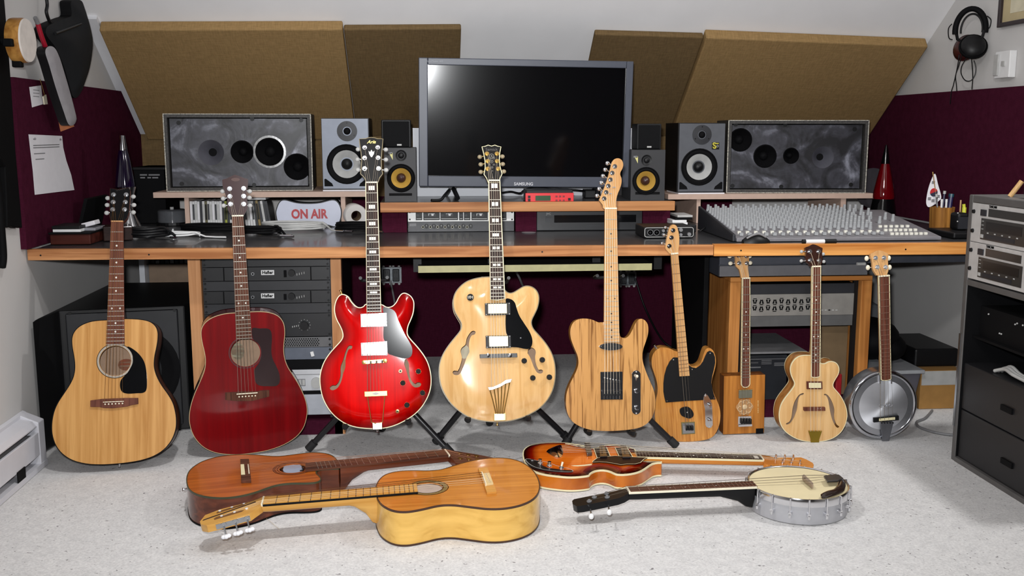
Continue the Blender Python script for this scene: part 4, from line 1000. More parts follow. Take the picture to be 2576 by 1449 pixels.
# subwoofer in the left corner
z1 = .475
fpt = [(-1.345, 3.44), (-1.322, 3.625), (P(478, 900, 3.70).x - .01, 3.70), (P(478, 900, 3.70).x - .01, 4.30), (-1.345, 4.30)]
t = thing('subwoofer', 'big black subwoofer cabinet behind the leftmost acoustic guitar', 'subwoofer', (-1.1, 3.8, 0))
mb = MB(); n = 5
mb.add([(x_, y_, .004) for x_, y_ in fpt] + [(x_, y_, z1) for x_, y_ in fpt], [tuple(range(n)), tuple(range(2*n-1, n-1, -1))] + [(i, (i+1) % n, n+(i+1) % n, n+i) for i in range(n)])
mb.build('cabinet', mat('black_ash_cabinet', (14, 14, 16), .5), t, bevel=.006)
fS = Frame((fpt[1][0], 3.625, 0), (fpt[2][1]-fpt[1][1], -(fpt[2][0]-fpt[1][0]), 0), (0, 0, 1))
A, B = fS.L(164, 762), fS.L(470, 1075)
def fbuild(mb, fr_, name, m_, par, **k):
    mb.v = [fr_.M @ v for v in mb.v]; return mb.build(name, m_, par, **k)
fbuild(MB().box((A[0], -.022, .03), (B[0]-.01, -.001, min(A[1], z1-.01))), fS, 'front_board', mat('dark_grey_board', (26, 27, 31), .5), t, bevel=.004)
c = fS.L(336, 930)
fbuild(MB().lathe([(.165, 0), (.165, .006), (.150, .010), (.138, .006), (.12, .002), (.10, -.0), (.04, -.012), (.001, -.012)], Matrix.Translation((c[0], -.022, c[1])) @ Matrix.Rotation(R(90), 4, 'X'), 36), fS, 'driver', BLACKM, t, smooth=40)
for px, py in ((440, 778), (178, 785)):
    q = fS.L(px, py); fbuild(MB().disc(q, .006, -.024, -.022, 10), fS, 'bolt', BLACK, t)
# storage behind the subwoofer
A, B = P(373, 665, 4.5), P(479, 700, 4.5)
t = thing('storage_carton', 'brown carton with dark binder tops behind the subwoofer', 'box', ((A.x+B.x)/2, 4.5, 0))
MB().box((A.x, 4.5, .001), (B.x, 4.8, A.z)).build('carton', mat('brown_carton', (136, 116, 98), .85), t, bevel=.003)
for k in range(8):
    xx = A.x + .006 + k*(B.x-A.x-.012)/8
    MB().box((xx, 4.52, A.z+.0005), (xx+.016, 4.78, P(373, 655, 4.5).z + random.uniform(-.004, .004))).build('binder', (CHAR, GREY, BLACK)[k % 3], t)
A = P(361, 660, 4.46); B = P(372, 660, 4.46)
tag(MB().box((A.x-.02, 4.46, .001), (P(373, 665, 4.5).x-.006, 4.82, P(361, 650, 4.46).z+.02)).build('white_board', mat('white_panel_board', (214, 216, 222), .6)), 'narrow white board standing beside the brown carton under the desk', 'board')

# right rack and drawers under the mixing console
YQ = 3.56
A = P(1812, 640, YQ); B = P(2182, 692, YQ)
t = thing('metal_drawer', 'shallow blue-grey metal drawer hung under the desk behind the small guitars', 'drawer', ((A.x+B.x)/2, YQ, B.z))
DRW = mat('blue_grey_steel', (74, 77, 86), .45, .3)
MB().box((A.x, YQ+.012, B.z), (B.x, YQ+.45, ZD-.042)).build('drawer_body', DRW, t)
zm = P(1900, 667, YQ).z
MB().box((A.x, YQ, B.z+.001), (B.x, YQ+.012, zm-.002)).build('lower_front', mat('grey_steel_front', (108, 108, 112), .45, .2), t, bevel=.001)
MB().box((A.x, YQ+.004, zm+.002), (P(2440, 660, YQ).x, YQ+.012, ZD-.042)).build('upper_front', DRW, t, bevel=.001)
MB().cyl((P(2154, 670, YQ).x, YQ-.004, zm+.001), (P(2175, 670, YQ).x, YQ-.004, zm+.001), .006, 10).build('latch', LGREY, t)
A, B = P(1776, 660, YQ+.1), P(1812, 640, YQ) - Vector((.004, 0, 0))
tag(MB().box((A.x, YQ+.12, .001), (B.x, YQ+.6, ZD-.042-.001)).build('black_cabinet', BLACKM, bevel=.004), 'tall black cabinet side left of the wooden rack under the desk', 'cabinet')
YW = 3.62
t = thing('wooden_rack', 'orange wooden rack frame holding a silver amplifier head behind the small guitars', 'rack', (P(2005, 1060, YW).x, YW, 0))
xl0, xl1, xr0, xr1 = P(1831, 900, YW).x, P(1858, 900, YW).x, P(2158, 900, YW).x, P(2184, 900, YW).x
zt = P(2000, 696, YW).z
for u0, u1 in ((xl0, xl1), (xr0, xr1)): MB().box((u0, YW, .001), (u1, YW+.42, zt-.018)).build('side_post', RACKWOOD, t, bevel=.002)
MB().box((xl0, YW, zt-.0175), (xr1, YW+.42, zt)).build('top_rail', wood('orange_rail_wood', (160, 100, 48), (205, 140, 76), 'x', 40, .45, .1), t, bevel=.002)
MB().box((xl1, YW+.06, .001), (xr0, YW+.42, .08)).build('floor_plinth', PURPLE, t)
MB().box((xl1, YW+.41, .08), (xr0, YW+.42, zt-.018)).build('back_board', PURPLE, t)
MB().box((xr0-.02, YW+.03, .08), (xr0-.0005, YW+.04, zt-.02)).build('rail', BLACK, t); MB().box((xl1+.0005, YW+.03, .08), (xl1+.02, YW+.04, zt-.02)).build('rail', BLACK, t)
def wz(py): return P(2000, py, YW+.02).z
YV = YW+.022
o = thing('amplifier_head', 'silver amplifier head with a triangular cut-out vent in the wooden rack', 'amplifier', ((xl1+xr0)/2, YV, wz(820)))
MB().box((xl1+.022, YV+.002, wz(820)), (xr0-.022, YV+.3, wz(714))).build('chassis', BLACKM, o)
fpz0, fpz1 = wz(793), wz(739)
MB().box((xl1+.022, YV-.008, fpz0), (xr0-.022, YV+.002, fpz1)).build('front_panel', mat('warm_silver_panel', (150, 147, 142), .45, .3), o, bevel=.001)
MB().box((xl1+.022, YV-.004, wz(820)), (xr0-.022, YV+.002, fpz0-.001)).build('lower_panel', mat('grey_panel', (92, 92, 92), .5), o)
MB().box((xl1+.022, YV-.004, fpz1+.001), (xr0-.022, YV+.002, wz(714))).build('upper_panel', CHAR, o)
mb = MB(); dx = .026
for k in range(9):
    for s, zc in ((1, wz(757)), (-1, wz(774))):
        x_ = P(1892, 760, YV).x + .008 + k*dx
        up_ = 1 if (k % 2) else -1
        for dd in (-1, 0, 1):
            q = [(x_+dd*.006-.0035, zc - up_*.008), (x_+dd*.006+.0035, zc - up_*.008), (x_+dd*.003+.0015, zc + up_*.008), (x_+dd*.003-.0015, zc + up_*.008)]
            if dd: mb.prism(q, YV-.0088, YV-.0078)
        mb.disc((x_, zc + up_*.004), .0022, YV-.0088, YV-.0078, 8)
        mb.box((x_-.007, YV-.0088, zc - up_*.0115-.0015), (x_+.007, YV-.0078, zc - up_*.0115+.0015))
mb.build('vent_cutouts', BLACKM, o)
A = P(2065, 778, YV); 
for k in range(5): q = P(2066 + k*9, 779, YV); MB().box((q.x-.004, YV-.009, q.z-.002), (q.x+.004, YV-.008, q.z+.002)).build('print_mark', LGREY if k != 2 else BLACK, o)
o = thing('shelf_unit', 'black shelf with pale edge half way up the wooden rack', 'shelf', ((xl1+xr0)/2, YV, wz(890)))
MB().box((xl1+.022, YV, wz(889)), (P(2030, 880, YV).x, YV+.35, wz(884))).build('tray', GREY, o)
MB().box((xl1+.022, YV, wz(889)), (xl1+.026, YV+.35, wz(850))).build('tray_side', GREY, o)
o = thing('black_recorder', 'black unit with small white print below the shelf of the wooden rack', 'rack unit', (P(1930, 930, YV).x, YV, .081))
MB().box((xl1+.022, YV+.003, .0815), (P(1982, 900, YV).x, YV+.3, wz(893))).build('case', mat('dark_blue_black', (28, 31, 36), .4), o, bevel=.003)
for px0, px1, py0, py1 in ((1916, 1942, 904, 917), (1948, 1978, 911, 921), (1884, 1908, 912, 914), (1884, 1914, 923, 926)):
    A, B = P(px0, py1, YV), P(px1, py0, YV)
    for k in range(3): z_ = A.z + (B.z-A.z)*(k+.3)/3; MB().box((A.x, YV+.0022, z_-.0009), (B.x, YV+.003, z_+.0009)).build('print_line', GREY, o)
MB().box((P(1884, 900, YV).x, YV+.0018, wz(903)), (P(1980, 900, YV).x, YV+.003, wz(902))).build('print_line', GREY, o)
A, B = P(2062, 935, YV+.05), P(2136, 822, YV+.05)
tag(MB().box((A.x, YV+.06, .0812), (B.x, YV+.075, B.z)).build('cardboard_sheet', mat('dull_cardboard', (112, 92, 66), .9)), 'brown cardboard sheet standing in the right half of the wooden rack', 'cardboard')
q = P(2114, 948, YV); tag(MB().box((q.x-.012, YV+.01, .0812), (q.x+.012, YV+.04, q.z+.008)).build('red_capped_bottle', mat('red_plastic', (140, 22, 30), .4), bevel=.004), 'small red-topped bottle at the bottom right of the wooden rack', 'bottle')

# clutter on the floor between the wooden rack and the tall rack
q = P(2325, 975, 4.0)
t = thing('plastic_tub', 'grey plastic tub with pale lid behind the hub-cap banjo', 'tub', (1.86, 3.86, 0))
MB().hexa([(1.73, 3.72, .001), (1.925, 3.72, .001), (1.925, 4.05, .001), (1.73, 4.05, .001), (1.71, 3.70, .16), (1.945, 3.70, .16), (1.945, 4.07, .16), (1.71, 4.07, .16)]).build('tub_body', mat('cloudy_plastic', (84, 82, 90), .4), t, bevel=.006)
MB().box((1.70, 3.69, .16), (1.955, 4.08, .175)).build('lid', mat('pale_lid', (158, 160, 164), .4), t, bevel=.003)
bg = [PX(p[0], p[1], 1) for p in ()]
mb = MB(); mb.ell((1.815, 3.90, .264), .115, .14, .085, 18, Matrix.Rotation(R(-10), 3, 'Y'))
mb.ell((1.865, 3.86, .238), .08, .10, .060, 16)
tag(mb.build('black_bag', BLACKM, smooth=60), 'slumped black bag lying on the plastic tub lid', 'bag')
t = thing('grey_case', 'sloping grey hard case against the wall behind the black bag', 'case', (1.85, 4.4, 0))
MB().hexa([(1.62, 4.22, .001), (2.12, 4.22, .001), (2.12, 4.5, .001), (1.62, 4.5, .001), (1.64, 4.24, .40), (2.02, 4.24, .34), (2.02, 4.5, .36), (1.64, 4.5, .42)]).build('case_body', mat('grey_hard_case', (86, 88, 92), .45), t, bevel=.02)
t = thing('shipping_carton', 'open brown carton with a white label side next to the tall rack', 'box', (2.0, 3.98, 0))
MB().box((1.965, 3.74, .001), (2.14, 4.15, .16)).build('carton', mat('kraft_carton', (160, 118, 62), .85), t, bevel=.002)
MB().box((1.968, 3.738, .10), (2.13, 3.74, .158)).build('label_side', LGREY, t)
tag(MB().box((1.965, 3.80, .1605), (2.15, 4.12, .235)).build('black_case', BLACK, bevel=.008), 'black case resting on the brown carton next to the tall rack', 'case')
tag(MB().tube(spline([(2.0, 3.70, .006), (1.92, 3.60, .006), (1.86, 3.55, .006), (1.84, 3.48, .006), (1.88, 3.40, .006), (1.98, 3.36, .006)], 6), .005, 8).build('floor_cable', GREY, smooth=60), 'grey cable curling on the carpet beside the tall rack', 'cable')
tag(MB().tube(spline([(1.46, 3.72, .006), (1.55, 3.62, .006), (1.66, 3.60, .006), (1.7, 3.66, .006)], 6), .004, 8).build('floor_cable', BLACK, smooth=60), 'black cable on the carpet in front of the plastic tub', 'cable')

# ------------------------------------------------------------------ tall rack on the right
XF = 1.775; Y0r, Y1r = 3.14, 2.58
fK = Frame((XF, 3.14, 0), (-1, 0, 0), (0, 0, 1))          # local x runs towards the camera
GM = mat('grey_rack_metal', (92, 90, 89), .5, .2, var=.08); DM = mat('dark_rack_inside', (10, 10, 12), .7, spec=.15)
t = thing('tall_equipment_rack', 'grey metal equipment rack at the right with two silver tape decks', 'rack', None, Mw=fK.M)
wR = Y0r - Y1r; zT = .905; e = .022
MB().box((0, 0, 0), (e, .40, zT)).build('side_panel', GM, t, world=False, bevel=.003)
MB().box((wR-e, 0, 0), (wR, .40, zT)).build('side_panel', GM, t, world=False, bevel=.003)
MB().box((e, 0, zT-.024), (wR-e, .40, zT)).build('top_panel', GM, t, world=False, bevel=.003)
MB().box((e, .39, .0), (wR-e, .40, zT-.024)).build('back_panel', DM, t, world=False)
zd0 = fK.L(2437, 703)[1]
MB().box((e, 0, zd0-.02), (wR-e, .38, zd0-.001)).build('cross_shelf', GM, t, world=False, bevel=.002)
MB().box((e, 0, 0.0), (wR-e, .38, .016)).build('floor_panel', GM, t, world=False)
zA = fK.L(2425, 915)[1]; zM = fK.L(2419, 1033)[1]
zB = fK.L(2430, 845)[1]
MB().box((e+.003, .01, zM+.003), (wR-e-.003, .38, zA)).build('drawer', mat('drawer_black', (22, 22, 25), .5), t, world=False, bevel=.003)
MB().box((e+.003, .01, .018), (wR-e-.003, .38, zM-.001)).build('drawer', mat('drawer_black', (22, 22, 25), .5), t, world=False, bevel=.003)
for py in (1030, 1165):
    q = fK.L(2527, py); MB().box((q[0]-.03, .004, q[1]-.009), (q[0]+.03, .0105, q[1]+.009)).build('handle_slot', BLACKM, t, world=False)
MB().box((e+.003, .03, zB-.008), (wR-e-.003, .38, zB)).build('inner_shelf', DM, t, world=False)
for xx in (e+.0005, wR-e-.0025): MB().box((xx, .004, .018), (xx+.002, .388, zd0-.021)).build('shade_sheet', DM, t, world=False)  # dark sheets stand in for shade on the rack's inner sides
MB().box((0.001, -.003, .12), (.012, 0, .44)).build('edge_trim', STEEL, t, world=False)
def deck(label, py_top, py_bot, extra):
    za_, zb_ = fK.L(2450, py_top)[1], fK.L(2447, py_bot)[1]
    Mo = fK.M @ Matrix.Translation((e+.002, 0, zb_))
    o = thing('tape_deck', label, 'tape deck', None, 'silver tape decks in the tall rack', Mw=Mo)
    w_ = wR - 2*e - .004; h_ = za_ - zb_
    MB().box((.02, .012, .001), (w_-.02, .34, h_-.001)).build('chassis', DM, o, world=False)
    MB().box((0, 0, 0), (w_, .012, h_)).build('front_panel', mat('deck_silver', (186, 184, 182), .5, .1), o, world=False, bevel=.001)
    dk = mat('deck_dark_window', (46, 44, 42), .3); dk2 = mat('deck_black_bay', (20, 18, 18), .3)
    def r(name, x0, x1, z0, z1, m_, d=.002): return MB().box((x0, -d, h_*z0), (x1, .0, h_*z1)).build(name, m_, o, world=False)
    r('power_button', .055, .085, .70, .86, CHAR, .004); r('counter_window', .098, .29, .70, .90, dk)
    by = r('cassette_bay', .06, .30, .10, .64, dk); 
    MB().box((.09, -.003, h_*.34), (.285, -.002, h_*.56)).build('tape_window', dk2, by, world=False)
    for k in range(5): MB().box((.10+k*.04, -.0035, h_*.27), (.107+k*.04, -.002, h_*.30)).build('mark', LGREY, by, world=False)
    MB().box((.09, -.0035, h_*.14), (.25, -.002, h_*.24)).build('lower_window', CHAR, by, world=False)
    MB().box((.065, -.004, h_*.14), (.078, -.002, h_*.23)).build('eject_button', LGREY, by, world=False)
    for k in range(3):
        MB().box((.066, -.0035, h_*(.36+.1*k)), (.076, -.002, h_*(.375+.1*k))).build('mark', LGREY, by, world=False)
    for k in range(3):
        for c in range(extra): r('button', .325+c*.026, .340+c*.026, .74-k*.19, .84-k*.19, CHAR, .004)
    r('button', .325, .338, .12, .22, CHAR, .004)
    for z_ in (.28, .78):
        MB().lathe([(.007, 0), (.006, .006), (.001, .007)], Matrix.Translation((.012, 0, h_*z_)) @ Matrix.Rotation(R(90), 4, 'X'), 12).build('rack_screw', BLACK, o, world=False)
    text_mb('TASCAM', .011, Matrix.Translation((.098, -.0008, h_*.955)) @ LOCTXT, fat=.0003, align='LEFT').build('maker_lettering', BLACKM, o, world=False)
    MB().lathe([(.03, 0), (.029, .01), (.001, .011)], Matrix.Translation((.385, 0, h_*.22)) @ Matrix.Rotation(R(90), 4, 'X'), 24).build('shuttle_dial', GREY, o, world=False)
deck('upper silver tape deck in the tall rack', 510, 607, 1)
deck('lower silver tape deck in the tall rack', 609, 702, 2)
# dark gear and loose leads inside the open part
Mo = fK.M @ Matrix.Translation((e+.01, .05, zB+.0005))
o = thing('dark_recorder', 'dark rack recorder with tiny lights inside the open bay of the tall rack', 'rack unit', None, Mw=Mo)
MB().box((0, 0, 0), (wR-2*e-.02, .3, .10)).build('case', DM, o, world=False)
for k, (x_, z_) in enumerate(((.05, .08), (.12, .03), (.13, .03), (.2, .075), (.21, .08), (.24, .08))): MB().ell((x_, -.002, z_), .003, .003, .003, 8).build('indicator', LGREY, o, world=False)
Mo = fK.M @ Matrix.Translation((.17, .03, zA+.0005))
o = thing('cable_bundle', 'bundle of white leads lying on the upper drawer of the tall rack', 'cable', None, Mw=Mo)
for k in range(3): MB().tube(spline([(0, .0+k*.012, .006), (.04, .01+k*.01, .02+.004*k), (.10, 0+k*.012, .018), (.17, .008+k*.01, .010)], 5), .006, 8).build('lead', LGREY, o, world=False, smooth=60)
q = P(2508, 478, 2.9)
wq = fK.M @ Vector((.13, .06, zT+.0005))
tag(MB().cyl(wq, (wq.x+.03, wq.y-.01, zT+.05), .008, 12).build('wooden_peg', wood('pale_peg_wood', (170, 130, 84), (206, 168, 116), 'z', 40)), 'short pale wooden peg standing on top of the tall rack', 'peg')
wq = fK.M @ Vector((.2, .05, zT+.0005))
tag(MB().box((0, 0, 0), (.3, .22, .055), fK.M @ Matrix.Translation((.19, .06, zT+.0005))).build('black_pouch', BLACKM, bevel=.015), 'black pouch on top of the tall rack', 'pouch')

# ------------------------------------------------------------------ things on the right wall
fRW = Frame((XR, 3.6, 1.5), (-1, 0, 0), (0, 0, 1))
hp = PX(2440, 20, XR-.06)
nrm = Vector((EYE.x-hp.x, EYE.y-hp.y, 0)).normalized(); nrm = (nrm + Vector((-.35, 0, 0))).normalized()
fH = Frame(hp, nrm, (0, 0, 1))
t = thing('headphones', 'black headphones with dark red ear cups hanging on the right wall', 'headphones', None, Mw=fH.M)
k_ = abs(fH.L(2486, 100)[0] - fH.L(2393, 100)[0])/2; zc = fH.L(2438, 75)[1]; zl = fH.L(2438, 118)[1]
cx = fH.L(2439, 100)[0]
arc = [(cx + k_*.82*math.cos(R(a)), 0, zc + (0-zc)*.96*math.sin(R(a))) for a in range(-10, 191, 10)]
MB().tube([(x_, 0, z_) for x_, y_, z_ in arc], .011, 10).build('headband', BLACKM, t, world=False, smooth=60)
MB().tube([(cx + (x_-cx)*.72, .02, zc + (z_-zc)*.78 + .0) for x_, y_, z_ in arc], .004, 8).build('inner_strap', BLACK, t, world=False, smooth=60)
for s in (-1, 1): MB().tube([(cx + s*k_*.80, 0, zc + .006), (cx + s*k_*.72, (.015 if s < 0 else -.015), (zc+zl)/2), (cx + s*k_*.42, (.03 if s < 0 else -.03), zl + .02)], .006, 8).build('yoke', BLACK, t, world=False, smooth=60)
RC = mat('dark_red_cup', (58, 18, 16), .35)
for s, yy, m2 in ((-1, .03, RC), (1, -.03, BLACK)):
    Mx = Matrix.Translation((cx + s*k_*.34, yy, zl)) @ Matrix.Rotation(R(62 if s > 0 else 78), 4, 'X') @ Matrix.Rotation(R(s*20), 4, 'Y')
    cu = MB().lathe([(.028, -.024), (.046, -.02), (.05, -.006), (.047, .004), (.040, .016), (.02, .024), (.001, .025)], Mx, 26).build('ear_cup', m2, t, world=False, smooth=50)
    MB().lathe([(.049, -.012), (.053, -.008), (.053, .0), (.049, .004)], Mx, 26, cap=False).build('cushion', BLACKM if s > 0 else RC, cu, world=False, smooth=50)
def hw(px, py, d=0): x_, z_ = fH.L(px, py); return (x_, d, z_)
for pts in ([(2395, 60), (2386, 72), (2387, 95), (2396, 100)], [(2483, 40), (2493, 50), (2490, 68), (2484, 72)],
            [(2413, 137), (2410, 160), (2405, 185), (2398, 215), (2393, 232), (2390, 262)], [(2420, 137), (2412, 165), (2404, 190), (2406, 215), (2407, 230)],
            [(2436, 140), (2420, 165), (2418, 185), (2428, 202), (2442, 203), (2452, 190), (2455, 170), (2450, 152)], [(2443, 140), (2446, 170), (2447, 195), (2445, 225)]):
    MB().tube(spline([hw(*p) for p in pts], 5), .0022, 6).build('cable', BLACK, t, world=False, smooth=60)
A = fRW.L(2518, 170)
t = thing('thermostat', 'white wall thermostat on the right wall below the picture frame', 'thermostat', None, Mw=fRW.M)
x0_, z0_ = fRW.L(2517, 198); x1_, z1_ = fRW.L(2560, 126)
MB().box((x0_, -.028, z0_), (x1_, -.0005, z1_)).build('body', WPLAST, t, world=False, bevel=.003)
MB().box((x0_+(x1_-x0_)*.0, -.034, z0_+.01), (x0_+(x1_-x0_)*.3, -.028, z1_-.01)).build('cover', LGREY, t, world=False, bevel=.002)
MB().box((x0_+.05, -.033, (z0_+z1_)/2-.006), (x0_+.07, -.028, (z0_+z1_)/2+.012)).build('lever', LGREY, t, world=False)
t = thing('picture_frame', 'dark framed picture partly in view at the top right', 'picture', None, Mw=fRW.M)
x0_, z0_ = fRW.L(2519, 70); x1_ = x0_ + .42; z1_ = z0_ + .34
mb = MB(); g = .016
mb.box((x0_, -.02, z0_), (x0_+g, -.0005, z1_)); mb.box((x1_-g, -.02, z0_), (x1_, -.0005, z1_)); mb.box((x0_+g, -.02, z0_), (x1_-g, -.0005, z0_+g)); mb.box((x0_+g, -.02, z1_-g), (x1_-g, -.0005, z1_))
mb.build('frame', mat('dark_frame', (40, 30, 34), .35), t, world=False, bevel=.002)
MB().box((x0_+g, -.008, z0_+g), (x1_-g, -.0006, z1_-g)).build('print', mat('aged_print', (186, 170, 132), .6, var=.12, scale=14), t, world=False)
MB().box((x0_+g+.05, -.009, z0_+g+.03), (x1_-g-.05, -.008, z1_-g-.05)).build('picture_sheet', mat('pale_print', (206, 198, 172), .6, var=.1, scale=20), t, world=False)
q = fRW.L(2500, 192)

# ------------------------------------------------------------------ things on the left wall
fLW = Frame((XL, 3.6, 1.5), (1, 0, 0), (0, 0, 1))
fLB = Frame((XL+.02, 3.6, 1.1), (1, 0, 0), (0, 0, 1))
fLC = Frame((XL+.085, 3.6, 1.1), (1, 0, 0), (0, 0, 1)); fLP = Frame((XL+.045, 3.6, 1.1), (1, 0, 0), (0, 0, 1)); fLG = Frame((XL+.022, 3.6, 1.1), (1, 0, 0), (0, 0, 1))
# hand drum, axis straight out of the wall
fDr = Frame((XL+.10, 3.6, 1.1), (1, 0, 0), (0, 0, 1)); c = fDr.L(69, 102)
zr_ = abs(Frame((XL+.10, 3.6, 1.1), (1, 0, 0), (0, 0, 1)).L(69, 48)[1] - Frame((XL+.10, 3.6, 1.1), (1, 0, 0), (0, 0, 1)).L(69, 157)[1])/2
t = thing('hand_drum', 'small wooden hand drum with white head hanging on the left wall', 'drum', None, Mw=fDr.M @ Matrix.Translation((c[0], .10, c[1])))
Mx = Matrix.Rotation(R(90), 4, 'X')
MB().lathe([(zr_, .056), (zr_*1.03, .064), (zr_*1.03, .09), (zr_, .098)], Mx, 32).build('shell', wood('drum_shell_wood', (140, 92, 40), (198, 146, 76), 'x', 30, .4, .3), t, world=False, smooth=40)
MB().lathe([(zr_*1.0, .0982), (zr_*.97, .103), (.001, .103)], Mx, 32).build('head', mat('drum_skin', (214, 206, 198), .7), t, world=False, smooth=40)
MB().cyl((0, -.058, .0), (0, -.0005, .0), .012, 12).build('wall_peg', BLACKM, t, world=False)
for a in (-100, 190):
    ca, sa = math.cos(R(a)), math.sin(R(a)); r_ = zr_*1.08
    MB().box((r_*ca-.012, -.085, r_*sa-.012), (r_*ca+.012, -.055, r_*sa+.012)).build('clamp', BLACKM, t, world=False, bevel=.004)
def wall_shape(name, label, cat, fr_, pts, th, m_, y=-.0005, arch=0, sm=True, extra=None):
    ol = [fr_.L(*p) for p in pts]
    if sm: ol = [tuple(q) for q in spline(ol, 4, True)]
    t_ = thing(name, label, cat, None, Mw=fr_.M)
    return t_, ol
# black zip pouch
pts = [(178, 6), (190, 0), (205, 2), (213, 20), (222, 50), (230, 90), (232, 130), (226, 170), (215, 205), (204, 232), (192, 246), (182, 240), (172, 205), (160, 165), (140, 120), (118, 90), (117, 70), (135, 58), (165, 46), (180, 38)]
t, ol = wall_shape('zip_pouch', 'black zipped pouch hanging on the left wall beside the grey padded case', 'pouch', fLP, pts, .05, BLACKM)
plate(ol, (), arch=.03, aw=.05, grid=.016, y0=0).build('front_face', mat('black_canvas', (26, 27, 29), .8, spec=.2), t, world=False, smooth=60)
MB().prism(ol, 0, .04).build('gusset', BLACKM, t, world=False)
zp = [fLP.L(*p) for p in ((128, 84), (150, 76), (176, 66), (200, 57))]
MB().tube([(x_, -.016, z_) for x_, z_ in spline(zp, 5)], .005, 8).build('zip_flap', BLACK, t, world=False, smooth=60)
st_ = [fLP.L(*p) for p in ((120, -30), (126, 10), (124, 30), (131, 52), (140, 66))]
MB().tube([(x_, .01, z_) for x_, z_ in spline(st_, 5)], .006, 8).build('strap', BLACK, t, world=False, smooth=60)
# grey padded case with red wrist loop
pts = [(120, 118), (134, 118), (146, 135), (160, 180), (175, 230), (188, 280), (192, 302), (184, 315), (172, 312), (160, 280), (140, 220), (124, 165), (114, 132)]
t, ol = wall_shape('padded_case', 'long grey padded case with black side and red loop hanging on the left wall', 'case', fLC, pts, .05, GREY)
MB().prism(ol, 0, .03).build('black_side', BLACK, t, world=False, smooth=50)
plate(ol, (), arch=.010, aw=.012, grid=.014, y0=0).build('grey_face', mat('light_grey_neoprene', (150, 147, 150), .8), t, world=False, smooth=60)
lp = [fLC.L(*p) for p in ((96, 44), (103, 60), (110, 85), (121, 116))]
MB().tube([(x_, .01, z_) for x_, z_ in spline(lp[:2], 3)], .007, 8).build('grey_tab', GREY, t, world=False, smooth=60)
MB().tube([(x_, .01, z_) for x_, z_ in spline(lp[1:], 4)], .0085, 8).build('red_loop', mat('red_satin', (150, 16, 40), .3), t, world=False, smooth=60)
# orange card, tags and sheets pinned to the purple board
def sheet(name, label, pts, m_, th=.0012, out=.0006, cat='paper'):
    ol = [fLB.L(*p) for p in pts]
    t_ = thing(name, label, cat, None, Mw=fLB.M)
    MB().prism(ol, -out-th, -out).build('sheet', m_, t_, world=False)
    return t_
sheet('orange_card', 'orange card pinned to the purple board under the grey padded case', [(139, 270), (152, 262), (186, 318), (152, 331)], mat('orange_card_stock', (206, 128, 84), .8), cat='card')
t = sheet('note_slip', 'small white slip of paper pinned high on the purple board', [(73, 219), (102, 215), (107, 262), (80, 270)], PAPER)
for k in range(3):
    a, b = fLB.L(82, 226+k*8), fLB.L(97, 225+k*8); MB().box((a[0], -.0024, a[1]-.001), (b[0], -.0018, a[1]+.001)).build('print_line', GREY, t, world=False)
t = sheet('key_tag', 'narrow cream key tag hanging beside the small paper slip', [(106, 243), (113, 238), (117, 262), (109, 263)], IVORY, .004, cat='tag')
a, b = fLB.L(110, 240), fLB.L(99, 199); MB().tube([(a[0], -.003, a[1]), ((a[0]+b[0])/2-.002, -.004, (a[1]+b[1])/2), (b[0], -.002, b[1])], .0012, 6).build('cord', GOLD, t, world=False)
t = sheet('paper_sheet', 'white letter sheet with a few printed lines pinned to the purple board', [(71, 338), (155, 342), (158, 372), (166, 405), (178, 440), (186, 478), (135, 484), (87, 490), (82, 430), (76, 380)], PAPER)
for y_, x0_, x1_ in ((350, 82, 88), (366, 82, 148), (372, 82, 148), (387, 84, 112), (401, 88, 110)):
    a, b = fLB.L(x0_, y_), fLB.L(x1_, y_+.8); MB().box((a[0], -.0024, a[1]-.0015), (b[0], -.0018, a[1]+.0015)).build('print_line', GREY, t, world=False)
for px, py in ((85, 349), (149, 351)):
    a = fLB.L(px, py); MB().ell((a[0], -.004, a[1]), .004, .004, .004, 8).build('pin', STEEL, t, world=False)
# black coat-like cover hanging at the very left
pts = [(-260, -160), (8, -160), (12, 0), (22, 120), (30, 230), (40, 380), (57, 574), (48, 571), (40, 574), (30, 570), (20, 573), (18, 500), (14, 420), (0, 400), (-120, 400), (-260, 420)]
t, ol = wall_shape('black_garment_bag', 'black garment bag hanging on the wall at the far left edge', 'bag', fLG, pts, .05, BLACKM, sm=False)
MB().prism(ol, 0, .021).build('cloth', mat('black_nylon', (7, 7, 8), .7, spec=.1), t, world=False, bevel=.006)
st_ = [fLG.L(*p) for p in ((-10, 430), (2, 480), (8, 560), (14, 640), (11, 672))]
MB().tube([(x_, .008, z_) for x_, z_ in spline(st_, 5)], .012, 10).build('strap', mat('black_nylon', (7, 7, 8), .7, spec=.1), t, world=False, smooth=60)
# baseboard heater
YH0, YH1 = 2.3, 3.34
t = thing('baseboard_heater', 'white baseboard heater along the foot of the left wall', 'heater', (XL+.05, 2.9, 0))
HW = mat('heater_enamel', (206, 206, 212), .4, var=.02)
def prof(pr, name, m_, y0=YH0, y1=YH1, par=t, **k):
    n = len(pr); mb = MB(); mb.add([(XL+x_, y0, z_) for x_, z_ in pr] + [(XL+x_, y1, z_) for x_, z_ in pr], [tuple(range(n)), tuple(range(2*n-1, n-1, -1))] + [(i, (i+1) % n, n+(i+1) % n, n+i) for i in range(n)]); return mb.build(name, m_, par, **k)
prof([(0.0005, .02), (.012, .02), (.012, .185), (0.0005, .19)], 'back_plate', HW)
prof([(.012, .175), (.05, .165), (.062, .15), (.062, .146), (.012, .168)], 'top_cover', HW)
prof([(.056, .05), (.066, .05), (.066, .128), (.056, .128)], 'front_panel', HW, bevel=.002)
prof([(.02, .06), (.05, .06), (.05, .12), (.02, .12)], 'fin_tube', GREY, YH0+.02, YH1-.06)
